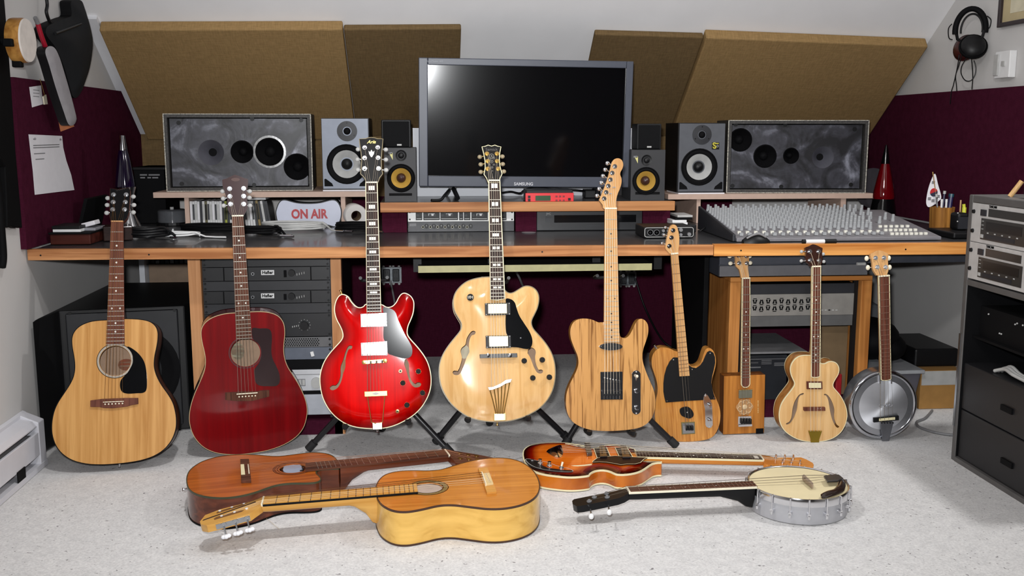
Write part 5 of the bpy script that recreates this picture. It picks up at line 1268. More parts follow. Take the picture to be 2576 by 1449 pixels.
prof([(.012, .002), (.07, .002), (.07, .02), (.012, .02)], 'foot_rail', HW)
prof([(.0005, .002), (.068, .002), (.068, .160), (.0005, .19)], 'end_cap', HW, YH1-.05, YH1, bevel=.003)
prof([(.066, .015), (.069, .015), (.069, .055), (.066, .055)], 'vent_slot', BLACKM, 3.10, 3.16)
# lamps on the ceiling; the last one is added to brighten the slope
for lx, ly, nm in ((-.35, 2.2, 'above the middle of the guitars'), (2.08, 2.60, 'above the tall rack'), (.3, .9, 'added over the open floor to brighten the slope')):
    t = thing('ceiling_spot', 'small white ceiling spot lamp ' + nm, 'lamp', (lx, ly, 2.26))
    MB().cyl((lx, ly, 2.33), (lx, ly, 2.349), .05, 20).cyl((lx, ly, 2.22), (lx, ly, 2.34), .01, 10).build('rose', WPLAST, t)
    MB().lathe([(.05, .0), (.05, .075), (.03, .085), (.028, .085), (.046, .07), (.046, .0)], Matrix.Translation((lx, ly, 2.245 if lx < 2 else 2.145)), 20, cap=False).build('shade', WPLAST, t)
# ------------------------------------------------------------------ guitars
class Guitar(Frame):
    def __init__(s, name, label, P0, n, bot, nut, cat='guitar', group=None):
        Frame.__init__(s, P0, n, None, bot, nut)
        s.e = thing(name, label, cat, None, group, Mw=s.M)
    def Ld(s, px, py, dy): q = s.inv @ s.hit(px, py, dy); return (q.x, q.z)
    def sub(s, y, z, a):
        """frame of the headstock, tipped back by a about the nut"""
        h = Frame.__new__(Frame)
        h.M = s.M @ Matrix.Translation((0, y, z)) @ Matrix.Rotation(-a, 4, 'X'); h.inv = h.M.inverted()
        h.P0 = h.M.translation.copy(); h.n = -(h.M.to_3x3().col[1]).normalized(); h.rel = Matrix.Translation((0, y, z)) @ Matrix.Rotation(-a, 4, 'X')
        return h
    def put(s, mb, name, m_, par=None, **k): return mb.build(name, m_, par or s.e, world=False, **k)
def zoomf(g, x0, y0, k, dy=0.0):
    """reads positions measured on a detail view of the photograph into the guitar's own frame"""
    return lambda *p: (g.Ld(x0 + p[0]*k, y0 + p[1]*k, dy) if len(p) == 2 else [g.Ld(x0 + a*k, y0 + b*k, dy) for a, b in p[0]])
def lean(bx, by, t, x_contact, z_contact, gap, psi=0.0):
    """plane of an instrument standing on the floor and leaning on the desk edge"""
    lo, hi = 0.0, 0.6
    for _ in range(40):
        th = (lo+hi)/2; p = PZ(bx, by, t*math.sin(th) + .001)
        if p.y + (z_contact - p.z)*math.tan(th) < fd(x_contact) - gap: lo = th
        else: hi = th
    return p, Vector((math.sin(psi)*math.cos(th), -math.cos(psi)*math.cos(th), math.sin(th))), th
def ring(outline, y0, y1, o0, o1, n=None):
    """band around an outline"""
    a = offset(outline, o0); b = offset(outline, o1); k = len(a)
    return [(x, y0, z) for x, z in a] + [(x, y1, z) for x, z in b], [(i, (i+1) % k, k+(i+1) % k, k+i) for i in range(k)]
def body(g, outline, t, top_m, side_m, holes=(), arch=0.0, aw=.03, grid=.014, bind=None, bback=None, bw=.0028, back_arch=0.0, inner=True):
    n = len(outline); mb = MB()
    vs, fs = ring(outline, 0, t, 0, 0); mb.add(vs, fs)
    bk = plate(outline, (), arch=-back_arch, aw=.05, grid=.02 if back_arch else 0, y0=t); mb.add(bk.v, bk.f)
    b_ = g.put(mb, 'body', side_m, smooth=40)
    tp = plate(outline, holes, arch=arch, aw=aw, grid=grid if arch else 0.03)
    for h in holes:
        k = len(h); d = edge_dist(h, outline); yy = -arch*(1-np.exp(-(d/aw)**1.6)) if arch else d*0
        o = len(tp.v)
        tp.add([(x, float(y_), z) for (x, z), y_ in zip(h, yy)] + [(x, float(y_)+.0035, z) for (x, z), y_ in zip(h, yy)], [(i, (i+1) % k, k+(i+1) % k, k+i) for i in range(k)])
        tp.attr += [float(q) for q in d]*2
    tpo = g.put(tp, 'top', top_m, smooth=50, recalc=True)
    if holes and inner:
        g.put(plate(offset(outline, -.008), (), grid=.04, y0=t-.003), 'inner_back', DARKIN, b_)
    if bind is not None:
        for mm, yy in ((bind, 0.0), (bback, t)):
            if mm is None: continue
            s = 1 if yy == 0 else -1
            m2 = MB()
            v1, f1_ = ring(outline, yy - s*.0009, yy - s*.0009, -bw, .0009); m2.add(v1, f1_)
            v1, f1_ = ring(outline, yy - s*.0009, yy + s*.0045, .0009, .0009); m2.add(v1, f1_)
            g.put(m2, 'binding', mm, smooth=40, recalc=False)
    return b_, tpo
def fhole(sp):
    """sp: (x, z, half width) along the spine"""
    c = spline([(a[0], a[1], a[2]) for a in sp], 4); l, r = [], []
    for i, q in enumerate(c):
        a = c[max(0, i-1)]; b = c[min(len(c)-1, i+1)]; t = Vector((b.x-a.x, b.y-a.y)).normalized(); w_ = max(q.z, .0008)
        l.append((q.x - t.y*w_, q.y + t.x*w_)); r.append((q.x + t.y*w_, q.y - t.x*w_))
    return l + r[::-1]
def fz(g, z, pts, k): return fhole([(*z(x, y), w_*k*3.4/F) for x, y, w_ in pts])
def neck(g, nl, nr, el, er, sad, nf, fbm, nkm, inl=(), bind=None, y=-.006, dep=.020, zj=None, heel=.06, end='flat', fretm=FRETM, dotm=PEARL, nutm=IVORY, dotr=.0028, fb_t=.006, hl=.05, fret_w=.0017):
    zn = (nl[1]+nr[1])/2; ze = (el[1]+er[1])/2; zj = ze if zj is None else zj
    def cx(z): f = (zn-z)/(zn-ze); return ((nl[0]+nr[0])/2)*(1-f) + ((el[0]+er[0])/2)*f
    def hw(z): f = (zn-z)/(zn-ze); return abs(nr[0]-nl[0])/2*(1-f) + abs(er[0]-el[0])/2*f
    g.cx, g.hw, g.zn, g.ze = cx, hw, zn, ze
    yb = y + fb_t
    secs = []
    zs = [zn + .004, zn - .02, (zn+zj)/2, zj + hl + .015, zj + hl, zj + hl*.5, zj + hl*.2, zj - .002] if heel else [zn + .004, zn-.02, (zn+zj)/2, zj-.002]
    ds = [dep*.9, dep*.95, dep, dep*1.05, dep*1.25, dep + (heel-dep)*.45, heel*.92, heel] if heel else [dep*.9, dep*.95, dep, dep*1.1]
    mb = MB(); m_ = 9
    for z, d in zip(zs, ds):
        for j in range(m_):
            a = math.pi*j/(m_-1); ww = hw(z) if d < dep*1.3 else hw(z)*(1 - .35*min(1, (d-dep)/max(.001, heel-dep)))
            sx = math.cos(a); secs.append((cx(z) - (hw(z)*(abs(sx)**.6)*(1 if sx > 0 else -1))*(1 if abs(sx) > .9 else ww/hw(z)), yb + d*math.sin(a)**.8, z))
    k = len(zs)
    mb.add(secs, [(i*m_+j, (i+1)*m_+j, (i+1)*m_+j+1, i*m_+j+1) for i in range(k-1) for j in range(m_-1)] + [tuple(range(m_)), tuple((k-1)*m_+j for j in range(m_-1, -1, -1))] + [(i*m_, i*m_+m_-1, (i+1)*m_+m_-1, (i+1)*m_) for i in range(k-1)])
    nk = g.put(mb, 'neck', nkm, smooth=40)
    # fingerboard
    b0, b1 = nl, nr
    if end == 'flat': e_ = [er, el]
    elif end == 'point': e_ = [er, (cx(ze), ze - .004), el]
    else:
        r_ = hw(ze); e_ = [(cx(ze) + r_*math.cos(R(a)), ze - r_*(.9 if end == 'round' else .3)*math.sin(R(a))) for a in range(0, 181, 15)]
        if er[0] < el[0]: e_ = e_[::-1]
    po = [nl, nr] + e_
    fb = g.put(MB().prism(po, y, yb), 'fingerboard', fbm)
    if bind is not None:
        m2 = MB(); v1, f1_ = ring(po, y-.0003, y-.0003, -.0022, .0004); m2.add(v1, f1_); v1, f1_ = ring(po, y-.0003, yb, .0004, .0004); m2.add(v1, f1_)
        g.put(m2, 'fingerboard_binding', bind, fb, recalc=False)
    sc_ = zn - sad; zf = lambda n_: zn - sc_*(1 - 2**(-n_/12))
    for n_ in range(1, nf+1):
        z = zf(n_)
        if z < ze - (hw(ze)*.5 if end == 'round' else 0): break
        g.put(MB().box((cx(z)-hw(z)*.985, y-.0012, z-fret_w/2), (cx(z)+hw(z)*.985, y+.0005, z+fret_w/2)), 'fret', fretm, fb)
    for n_, kd in inl:
        z = (zf(n_) + zf(n_-1))/2; gap = zf(n_-1)-zf(n_)
        if kd == 'block': g.put(MB().box((cx(z)-hw(z)*.5, y-.0004, z-gap*.22), (cx(z)+hw(z)*.5, y+.0005, z+gap*.22)), 'inlay', dotm, fb)
        elif kd == 'block2':
            for s in (-1, 1): g.put(MB().box((cx(z)+s*hw(z)*.30-hw(z)*.24, y-.0004, z-gap*.22), (cx(z)+s*hw(z)*.30+hw(z)*.24, y+.0005, z+gap*.22)), 'inlay', dotm, fb)
        elif kd == 'dbl':
            for s in (-1, 1): g.put(MB().disc((cx(z)+s*hw(z)*.5, z), dotr, y-.0004, y+.0005, 10), 'inlay', dotm, fb)
        else: g.put(MB().disc((cx(z), z), dotr, y-.0004, y+.0005, 12), 'inlay', dotm, fb)
    g.put(MB().box((cx(zn)-hw(zn)*1.0, y-.0022, zn), (cx(zn)+hw(zn)*1.0, yb, zn+.0045)), 'nut', nutm)
    g.y = y; g.sad = sad
    return nk
def head(g, f, pts, ang, th, m_, posts, btns, pm=CHROME, bm=CHROME, y=None, face=None, bind=None, bsz=(.0085, .0055, .0075), sm=True, name='headstock', postr=.0042, postl=.010):
    """headstock with its tuning pegs; f reads photo positions on the tipped-back plane"""
    y = g.y + .003 if y is None else y
    h = g.sub(y, g.zn + .0045, ang); rel = h.rel
    ol = [h.L(*f(p)) for p in pts]
    if sm: ol = [tuple(q) for q in spline(ol, 3, True)]
    mb = MB().prism(ol, 0, th, rel); hs = g.put(mb, name, m_, smooth=40)
    if face is not None: g.put(MB().prism(offset(ol, -.0012), -.0006, .0006, rel), 'face_veneer', face, hs)
    if bind is not None:
        m2 = MB(); v1, f1_ = ring(ol, -.0008, -.0008, -.0022, .0004); v1 = [rel @ Vector(q) for q in v1]; m2.add(v1, f1_); g.put(m2, 'headstock_binding', bind, hs, recalc=False)
    pl = []
    for i, p in enumerate(posts):
        x, z = h.L(*f(p)); m2 = MB()
        m2.tube([rel @ Vector((x, -postl, z)), rel @ Vector((x, 0.001, z))], postr, 10); m2.tube([rel @ Vector((x, -.0025, z)), rel @ Vector((x, .0005, z))], postr*1.9, 12)
        if btns and i < len(btns) and btns[i] is not None:
            bx, bz = h.L(*f(btns[i])); s = 1 if bx > x else -1
            m2.tube([rel @ Vector((x, th*.75, z)), rel @ Vector((bx - s*bsz[0]*.6, th*.75, bz))], .0022, 8)
            g.put(m2, 'tuning_peg', pm, hs, smooth=50)
            g.put(MB().ell(rel @ Vector((bx, th*.75, bz)), bsz[0], bsz[1], bsz[2], 12), 'peg_button', bm, hs, smooth=60)
        else: g.put(m2, 'tuning_peg', pm, hs, smooth=50)
        pl.append(rel @ Vector((x, -postl*.6, z)))
    g.h = h; g.hs = hs; return pl
def strings(g, n, sl, sr, ys, order, pl, mats_, tail=None, r_=.00055, inset=.14):
    """order: post index for each string from left to right"""
    for i in range(n):
        f = i/(n-1) if n > 1 else .5
        xn = g.cx(g.zn) + g.hw(g.zn)*(1-inset)*(2*f-1)*g.sg
        a = Vector((xn, g.y-.003, g.zn+.002)); b = Vector((sl[0]+(sr[0]-sl[0])*f, ys, sl[1]+(sr[1]-sl[1])*f))
        pts = [pl[order[i]], a, b]
        if tail is not None: (tl_, tr_, ty) = tail; pts.append(Vector((tl_[0]+(tr_[0]-tl_[0])*f, ty, tl_[1]+(tr_[1]-tl_[1])*f)))
        m_ = mats_[i] if isinstance(mats_, (list, tuple)) else mats_
        g.put(MB().tube(pts, r_*(1.5 - .9*f), 5), 'string', m_)
def knobs(g, pts, r_, h_, m_, y=0.0, skirt=None):
    for x, z in pts:
        Mx = Matrix.Translation((x, y, z)) @ Matrix.Rotation(R(90), 4, 'X')
        k = g.put(MB().lathe([(r_, 0), (r_*.95, h_*.5), (r_*.8, h_), (.0005, h_*1.02)], Mx, 18), 'knob', m_, smooth=35)
        if skirt is not None:
            for j in range(10):
                a = 2*math.pi*j/10; g.put(MB().box((x+r_*.9*math.cos(a)-.0007, y-h_*.45, z+r_*.9*math.sin(a)-.0007), (x+r_*.9*math.cos(a)+.0007, y-h_*.4, z+r_*.9*math.sin(a)+.0007)), 'number_mark', skirt, k)
def quad(g, name, m_, pts, y0, y1, par=None, bevel=0): return g.put(MB().prism(pts, y0, y1), name, m_, par, bevel=bevel)
def sp(pts, n=4): return [tuple(q) for q in spline(pts, n, True)]
def dotset(ns, dbl=(12,)): return [(n, 'dbl' if n in dbl else 'dot') for n in ns]
def bridge_pins(g, par, a, b, n, y, m_, r_=.0028):
    for i in range(n):
        f = i/(n-1); g.put(MB().ell((a[0]+(b[0]-a[0])*f, y, a[1]+(b[1]-a[1])*f), r_, .003, r_, 10), 'bridge_pin', m_, par, smooth=60)
def disc_poly(c, r_, n=40): return [(c[0]+r_*math.cos(2*math.pi*i/n), c[1]+r_*math.sin(2*math.pi*i/n)) for i in range(n)]
def strap_pin(g, x, z, y, m_=CHROME, d=(0, 0, -1)):
    d = Vector(d); p = Vector((x, y, z)); g.put(MB().tube([p - d*.004, p + d*.004, p + d*.011, p + d*.013], [.006, .0032, .0036, .0065], 12), 'strap_pin', m_, smooth=40)

# --- 1 leftmost: natural dreadnought -------------------------------------------------
t = .105
P0, n, th = lean(290, 1168, t, -1.05, .70, .048, R(8))
g = Guitar('acoustic_guitar', 'natural blond acoustic guitar with black pickguard, leftmost, in front of the subwoofer', P0, n, (291, 1168), (295, 559)); g.sg = 1
z = zoomf(g, 100, 780, 380/1311)
ol = sp(z([(655, 78), (583, 85), (510, 89), (430, 102), (350, 137), (300, 187), (279, 245), (281, 315), (293, 385), (303, 455), (303, 520), (290, 582), (262, 642), (215, 715), (165, 790), (130, 862), (110, 940), (103, 1020), (112, 1100), (142, 1180), (198, 1250), (285, 1305), (400, 1335), (520, 1343), (640, 1338), (760, 1326), (880, 1305), (990, 1268), (1080, 1210), (1145, 1130), (1180, 1040), (1187, 960), (1178, 880), (1155, 800), (1115, 730), (1065, 660), (1025, 590), (1000, 520), (994, 460), (1001, 390), (1016, 320), (1026, 255), (1026, 190), (1005, 138), (955, 99), (880, 81), (800, 75), (725, 74)]), 3)
c = z(655, 440); rh = abs(z(793, 440)[0]-z(518, 440)[0])/2
SPRUCE = wood('spruce_top', (178, 126, 66), (204, 154, 92), 'z', 70, .4, .15)
MAHOG = wood('dark_mahogany', (64, 34, 26), (92, 52, 38), 'z', 60, .35, .3)
body(g, ol, t, SPRUCE, MAHOG, [disc_poly(c, rh)], bind=BLACKM, bback=BLACKM, bw=.0016)
mr = MB(); m2, m3 = MB(), MB()
for a0, a1, m_, nm in ((1.02, 1.14, mat('rosette_pearl', (158, 150, 138), .35, var=.2, scale=120), 'rosette'), (1.145, 1.18, BLACKM, 'rosette_line')):
    v1, f1_ = ring(disc_poly(c, rh), -.0006, -.0006, rh*(a0-1), rh*(a1-1)); g.put(MB().add(v1, f1_), nm, m_, recalc=False)
lb = z(705, 470); g.put(MB().prism([(lb[0]+.026*math.cos(R(a)), lb[1]+.02*math.sin(R(a))) for a in range(0, 360, 15)], t-.003, t-.001), 'label', mat('orange_label', (206, 84, 40), .7))
quad(g, 'pickguard', mat('gloss_black_guard', (12, 13, 15), .09), sp(z([(760, 318), (800, 332), (860, 380), (905, 445), (925, 525), (931, 620), (926, 690), (900, 717), (840, 722), (760, 725), (715, 708), (698, 668), (700, 622), (718, 590), (765, 540), (803, 470), (808, 420), (798, 370)])), -.0016, .0)
br = quad(g, 'bridge', ROSEWOODR, z([(443, 784), (530, 772), (545, 770), (745, 762), (856, 762), (858, 815), (795, 827), (760, 838), (640, 852), (560, 850), (525, 842), (443, 840)]), -.009, 0, bevel=.0015)
bridge_pins(g, br, z(572, 817), z(722, 810), 6, -.0095, IVORY)
quad(g, 'saddle', IVORY, z([(555, 796), (735, 788), (735, 794), (555, 802)]), -.013, -.009, br)
neck(g, g.L(280, 559), g.L(310.6, 559), z(578, 303), z(738, 303), z(645, 795)[1], 21, ROSEWOODR, MAHOG, dotset((3, 5, 7, 9, 12, 15, 17)), zj=z(655, 80)[1], heel=.085, dotr=.0032, nutm=mat('bone_brown_nut', (190, 140, 90), .5))
f2 = lambda p: (0 + p[0]*.24845, 320 + p[1]*.24845)
hp = [(1112, 618), (1200, 628), (1300, 612), (1322, 640), (1316, 760), (1308, 860), (1290, 920), (1256, 958), (1190, 962), (1124, 960), (1110, 900), (1108, 760)]
pl = head(g, f2, hp, R(13), .015, MAHOG, [(1150, 685), (1147, 760), (1143, 835), (1278, 685), (1270, 760), (1263, 835)], [(1085, 705), (1080, 775), (1075, 855), (1345, 690), (1350, 775), (1345, 850)], STEEL, LGREY, face=BLACKM, sm=False)
g.put(MB().tube([g.h.rel @ Vector((*[g.h.L(*f2((1175 + 12*k, 645 - 2.6*k + (5 if k % 2 else -5))))[0]], -.001, g.h.L(*f2((1175 + 12*k, 645 - 2.6*k + (5 if k % 2 else -5))))[1])) for k in range(9)], .0006, 5), 'script_mark', mat('faded_grey_print', (70, 68, 68), .5), g.hs)
strings(g, 6, z(568, 800), z(724, 792), -.013, (2, 1, 0, 3, 4, 5), pl, BRONZE)
strap_pin(g, z(670, 1350)[0], z(670, 1345)[1], t*.5)

# --- 2 deep red dreadnought ----------------------------------------------------------
P0, n, th = lean(622, 1143, t, -.62, .70, .050, R(11))
g = Guitar('acoustic_guitar', 'deep wine-red acoustic guitar with dark pickguard leaning before the amplifier rack', P0, n, (622, 1143), (598, 544)); g.sg = 1
z = zoomf(g, 460, 760, 380/1377)
ol = sp(z([(540, 94), (475, 98), (400, 104), (320, 122), (250, 152), (196, 197), (169, 252), (168, 315), (180, 385), (196, 452), (206, 520), (203, 590), (187, 652), (150, 740), (110, 830), (76, 930), (59, 1030), (63, 1110), (86, 1190), (127, 1260), (195, 1325), (290, 1369), (400, 1387), (520, 1388), (640, 1375), (780, 1349), (920, 1299), (1030, 1229), (1095, 1150), (1125, 1062), (1133, 980), (1120, 900), (1090, 820), (1049, 740), (1001, 662), (957, 592), (930, 520), (919, 450), (921, 378), (929, 298), (925, 222), (904, 166), (860, 122), (790, 96), (710, 87), (620, 89)]), 3)
c = z(570, 460); rh = abs(z(706, 460)[0]-z(433, 460)[0])/2
WINE = wood('wine_red_top', (96, 1, 5), (116, 3, 8), 'z', 60, .3, .2)
WINES = wood('wine_red_side', (70, 6, 12), (92, 10, 18), 'z', 50, .25, .5)
body(g, ol, t, WINE, WINES, [disc_poly(c, rh)], bind=mat('thin_cream_line', (170, 150, 110), .4), bback=BLACKM, bw=.0012)
v1, f1_ = ring(disc_poly(c, rh), -.0005, -.0005, rh*.05, rh*.12); g.put(MB().add(v1, f1_), 'rosette', mat('dark_red_ring', (60, 4, 10), .4), recalc=False)
lb = z(505, 500); g.put(MB().prism([(lb[0]+.022*math.cos(R(a)), lb[1]+.03*math.sin(R(a))) for a in range(0, 360, 15)], t-.003, t-.001), 'label', mat('cream_label', (206, 200, 170), .7))
quad(g, 'pickguard', mat('dark_maroon_guard', (30, 8, 12), .2), sp(z([(632, 240), (700, 240), (768, 240), (803, 265), (812, 330), (808, 400), (808, 460), (820, 520), (850, 580), (875, 640), (885, 700), (875, 743), (845, 764), (780, 765), (710, 762), (670, 740), (656, 690), (652, 620), (690, 560), (713, 500), (713, 430), (690, 380), (640, 335)])), -.0016, 0)
br = quad(g, 'bridge', ROSEWOOD, z([(385, 822), (490, 818), (500, 815), (680, 812), (700, 805), (788, 800), (788, 855), (730, 870), (640, 895), (570, 898), (500, 898), (460, 895), (385, 885)]), -.009, 0, bevel=.0015)
bridge_pins(g, br, z(513, 858), z(660, 848), 6, -.0095, IVORY)
quad(g, 'saddle', IVORY, z([(490, 828), (680, 816), (680, 823), (490, 836)]), -.013, -.009, br)
neck(g, g.L(583, 544), g.L(612.4, 544), z(485, 336), z(629, 330), z(585, 826)[1], 21, ROSEWOOD, WINES, dotset((3, 5, 7, 9, 12, 15)), zj=z(540, 94)[1], heel=.085, dotr=.003)
f2 = lambda p: (400 + p[0]*.24845, 260 + p[1]*.24845)
hp = [(772, 722), (735, 735), (690, 760), (640, 773), (643, 830), (668, 900), (690, 960), (695, 1060), (712, 1108), (737, 1141), (855, 1141), (880, 1095), (897, 1060), (892, 960), (884, 900), (900, 830), (903, 768), (850, 752), (810, 735)]
pl = head(g, f2, hp, R(13), .015, mat('dark_wine_head', (44, 4, 8), .25, coat=.4), [(715, 865), (718, 942), (725, 1020), (857, 862), (857, 940), (858, 1020)], [(643, 885), (650, 958), (655, 1030), (918, 885), (915, 950), (922, 1030)], STEEL, LGREY, sm=False)
q = g.h.L(*f2((775, 772))); g.put(MB().prism([(q[0]+.014*math.cos(R(v)), q[1]+.006*math.sin(R(v))) for v in range(0, 360, 20)], -.0006, .0004, g.h.rel), 'faded_emblem', mat('faded_gold_print', (64, 26, 14), .4), g.hs)
strings(g, 6, z(505, 832), z(665, 822), -.013, (2, 1, 0, 3, 4, 5), pl, STRINGM)

# --- instruments on tripod stands ----------------------------------------------------
def stand(label, g, t, feet, arms, group='tripod guitar stands'):
    hub = g.M @ Vector((0, t + .035, .16)); s = thing('guitar_stand', label, 'guitar stand', (hub.x, hub.y, 0), group)
    BT = mat('black_steel_tube', (22, 22, 25), .35); RB = mat('black_rubber', (18, 18, 20), .7)
    zl_ = (.615 - g.o.z) / g.M.col[2][2]; top = g.M @ Vector((0, t + .035, zl_))
    MB().tube([hub + Vector((0, .0, -.05)), top], .008, 12).build('column', BT, s, smooth=50)
    MB().tube([hub + Vector((0, 0, .03)), hub + Vector((0, 0, -.03))], .015, 14).build('collar', BT, s, smooth=50)
    for fx, fy in feet:
        a = hub + Vector((0, 0, .02)); b = Vector((fx, fy, .012)); d = (b-a).normalized()
        MB().tube([a, b], .0105, 12).build('leg', BT, s, smooth=50)
        MB().tube([b - d*.035, b], .0145, 12).build('rubber_foot', RB, s, smooth=50)
    for ax in arms:
        base = g.M @ Vector((ax*.4, t + .03, -.004)); e0 = g.M @ Vector((ax, t + .025, -.012)); e0 = e0
        zz_ = g.bz(ax) - .011
        p1 = g.M @ Vector((ax, t + .02, zz_)); p2 = g.M @ Vector((ax, -.012, zz_)); p3 = g.M @ Vector((ax, -.014, zz_ + .008))
        MB().tube([hub + Vector((0, 0, -.03)), p1, p2, p3], .0065, 10).build('cradle_arm', BT, s, smooth=50)
        MB().tube([p1, p2, p3], .0098, 10).build('rubber_sleeve', RB, s, smooth=50)
    nk = g.M @ Vector((0, t + .035, zl_))
    for sx in (-1, 1):
        MB().tube([nk, g.M @ Vector((sx*.045, t + .02, zl_)), g.M @ Vector((sx*.045, .0, zl_ + .005))], .006, 8).build('neck_prong', BT, s, smooth=50)
    return s
def bottom_of(ol):
    """height of the lower rim at a given x"""
    def f(x):
        best = None
        for i in range(len(ol)):
            a, b = ol[i], ol[(i+1) % len(ol)]
            if (a[0]-x)*(b[0]-x) <= 0 and a[0] != b[0]:
                z_ = a[1] + (b[1]-a[1])*(x-a[0])/(b[0]-a[0]); best = z_ if best is None else min(best, z_)
        return best if best is not None else 0
    return f
def on_stand(px, py, z_, gap, th): # plane passing just in front of the desk edge
    q = PZ(px, py, z_); return Vector((q.x, fd(q.x) - gap, z_)), Vector((0, -math.cos(th), math.sin(th)))

# --- 3 cherry semi-hollow -----------------------------------------------------------
t = .045
P0, n = on_stand(938, 620, .70, .060, R(11.5))
g = Guitar('semi_hollow_guitar', 'cherry red double-cutaway electric guitar with two gold pickups on a stand', P0, n, (948, 1078), (935.5, 462)); g.sg = 1
z = zoomf(g, 780, 700, 340/1232)
ol = sp(z([(585, 235), (510, 236), (488, 256), (460, 267), (430, 262), (400, 241), (370, 206), (345, 167), (315, 149), (285, 148), (256, 170), (233, 215), (222, 272), (227, 330), (246, 385), (271, 432), (292, 480), (299, 530), (280, 570), (235, 620), (180, 682), (131, 756), (101, 835), (89, 915), (95, 1000), (113, 1080), (146, 1155), (192, 1222), (252, 1280), (332, 1330), (420, 1358), (520, 1370), (610, 1372), (700, 1362), (790, 1335), (880, 1290), (960, 1235), (1025, 1165), (1074, 1080), (1099, 1000), (1105, 920), (1095, 840), (1070, 762), (1030, 692), (975, 622), (921, 562), (891, 520), (886, 480), (896, 430), (919, 377), (939, 320), (947, 262), (945, 212), (925, 171), (895, 146), (860, 134), (830, 146), (805, 180), (785, 219), (755, 251), (720, 264), (690, 260), (655, 240)]), 3)
hl_ = fz(g, z, [(385, 632, 13), (366, 628, 17), (345, 645, 10), (328, 690, 9), (315, 745, 11), (303, 805, 21), (293, 865, 12), (285, 910, 10), (268, 955, 11), (240, 988, 16), (205, 995, 24), (190, 985, 12)], .276)
hr_ = fz(g, z, [(872, 738, 8), (880, 780, 20), (890, 830, 14), (902, 890, 10), (920, 940, 11), (955, 975, 16), (990, 966, 22), (1005, 952, 10)], .276)
CHERRY = wood('cherry_burst_top', (200, 4, 6), (226, 10, 8), 'z', 60, .16, .7, burst=[(0, (120, 20, 60)), (.012, (170, 30, 70)), (.035, (225, 130, 130)), (.07, (255, 255, 255))])
CHERRYS = wood('cherry_side', (110, 8, 20), (140, 12, 24), 'z', 50, .2, .8)
body(g, ol, t, CHERRY, CHERRYS, [hl_, hr_], arch=.013, aw=.028, bind=CREAM, bback=CREAM, bw=.002, back_arch=.01)
g.bz = bottom_of(ol)
quad(g, 'f_hole_label', mat('brown_paper', (176, 130, 90), .8), z([(285, 745), (320, 745), (318, 880), (285, 880)]), t-.004, t-.003)
quad(g, 'pickguard', mat('gloss_black_guard', (12, 13, 15), .09), sp(z([(672, 268), (740, 280), (780, 312), (802, 372), (832, 440), (866, 510), (902, 572), (930, 632), (930, 690), (908, 720), (860, 730), (800, 716), (745, 698), (712, 680), (700, 600), (672, 545), (672, 440), (672, 340)])), -.019, -.0165)
def humbucker(fr_pts, cov_pts, frm=CHROME, cov=GOLD, y=-.014, cy=-.024, pp=True):
    f_ = quad(g, 'pickup_ring', frm, fr_pts, y-.006, y+.004, bevel=.0008)
    cv = quad(g, 'pickup_cover', cov, cov_pts, cy, y-.006, f_, bevel=.0012)
    (a, b, c_, d_) = cov_pts
    for i in range(6):
        f = (i+.7)/6.4; x = a[0]+(b[0]-a[0])*f; zz = a[1]+(b[1]-a[1])*f - abs(a[1]-d_[1])*.2
        g.put(MB().disc((x, zz), .0016, cy-.0006, cy+.0005, 8), 'pole_screw', STEEL, f_)
    for q in fr_pts: 
        cxx = sum(p[0] for p in fr_pts)/4; czz = sum(p[1] for p in fr_pts)/4
        g.put(MB().disc((q[0]+(cxx-q[0])*.09, q[1]+(czz-q[1])*.13), .0016, y-.0066, y-.005, 8), 'screw', BLACK if frm is CHROME else LGREY, f_)
humbucker(z([(463, 326), (702, 316), (704, 438), (466, 446)]), z([(497, 338), (682, 333), (684, 430), (498, 432)]), CHROME, mat('gold_cover', (236, 220, 170), .22, 1.0, var=.02))
humbucker(z([(465, 588), (706, 573), (710, 700), (470, 706)]), z([(497, 600), (684, 588), (684, 684), (500, 692)]), CHROME, mat('gold_cover', (236, 220, 170), .22, 1.0, var=.02))
br = quad(g, 'bridge', GOLD, z([(480, 748), (705, 733), (708, 765), (482, 780)]), -.030, -.018, bevel=.002)
for f in (0, 1):
    q = z(497 + 190*f, 763 - 13*f); g.put(MB().lathe([(.007, 0), (.007, .006), (.001, .007)], Matrix.Translation((q[0], -.028, q[1])) @ Matrix.Rotation(R(90), 4, 'X'), 14), 'thumbwheel', GOLD, br, smooth=40)
for i in range(6):
    q = z(532 + 26*i, 764 - 1.7*i); g.put(MB().box((q[0]-.0028, -.032, q[1]-.005), (q[0]+.0028, -.029, q[1]+.004)), 'saddle', BLACK if i % 2 else GOLD, br)
tp_ = quad(g, 'tailpiece', GOLD, z([(497, 1030), (708, 1022), (710, 1066), (500, 1075)]), -.026, -.019, bevel=.0015)
cq = z(603, 1048); quad(g, 'diamond', LGREY, [(cq[0]-.014, cq[1]), (cq[0], cq[1]+.005), (cq[0]+.014, cq[1]), (cq[0], cq[1]-.005)], -.0266, -.026, tp_)
for pts in ([(527, 1072), (563, 1308), (605, 1318)], [(684, 1068), (664, 1305), (630, 1316)]):
    g.put(MB().tube([(*[v for v in (z(*p)[0],)], -.021, z(*p)[1]) for p in pts], .0017, 8), 'trapeze_wire', GOLD, tp_)
quad(g, 'tail_hinge', mat('satin_nickel', (196, 194, 186), .25, 1.0), z([(570, 1318), (660, 1314), (660, 1374), (572, 1376)]), -.014, .004, tp_, bevel=.001)
knobs(g, [z(988, 847), z(847, 952), z(1025, 1042), z(884, 1153)], .0092, .016, KNOBB, -.012, GOLD)
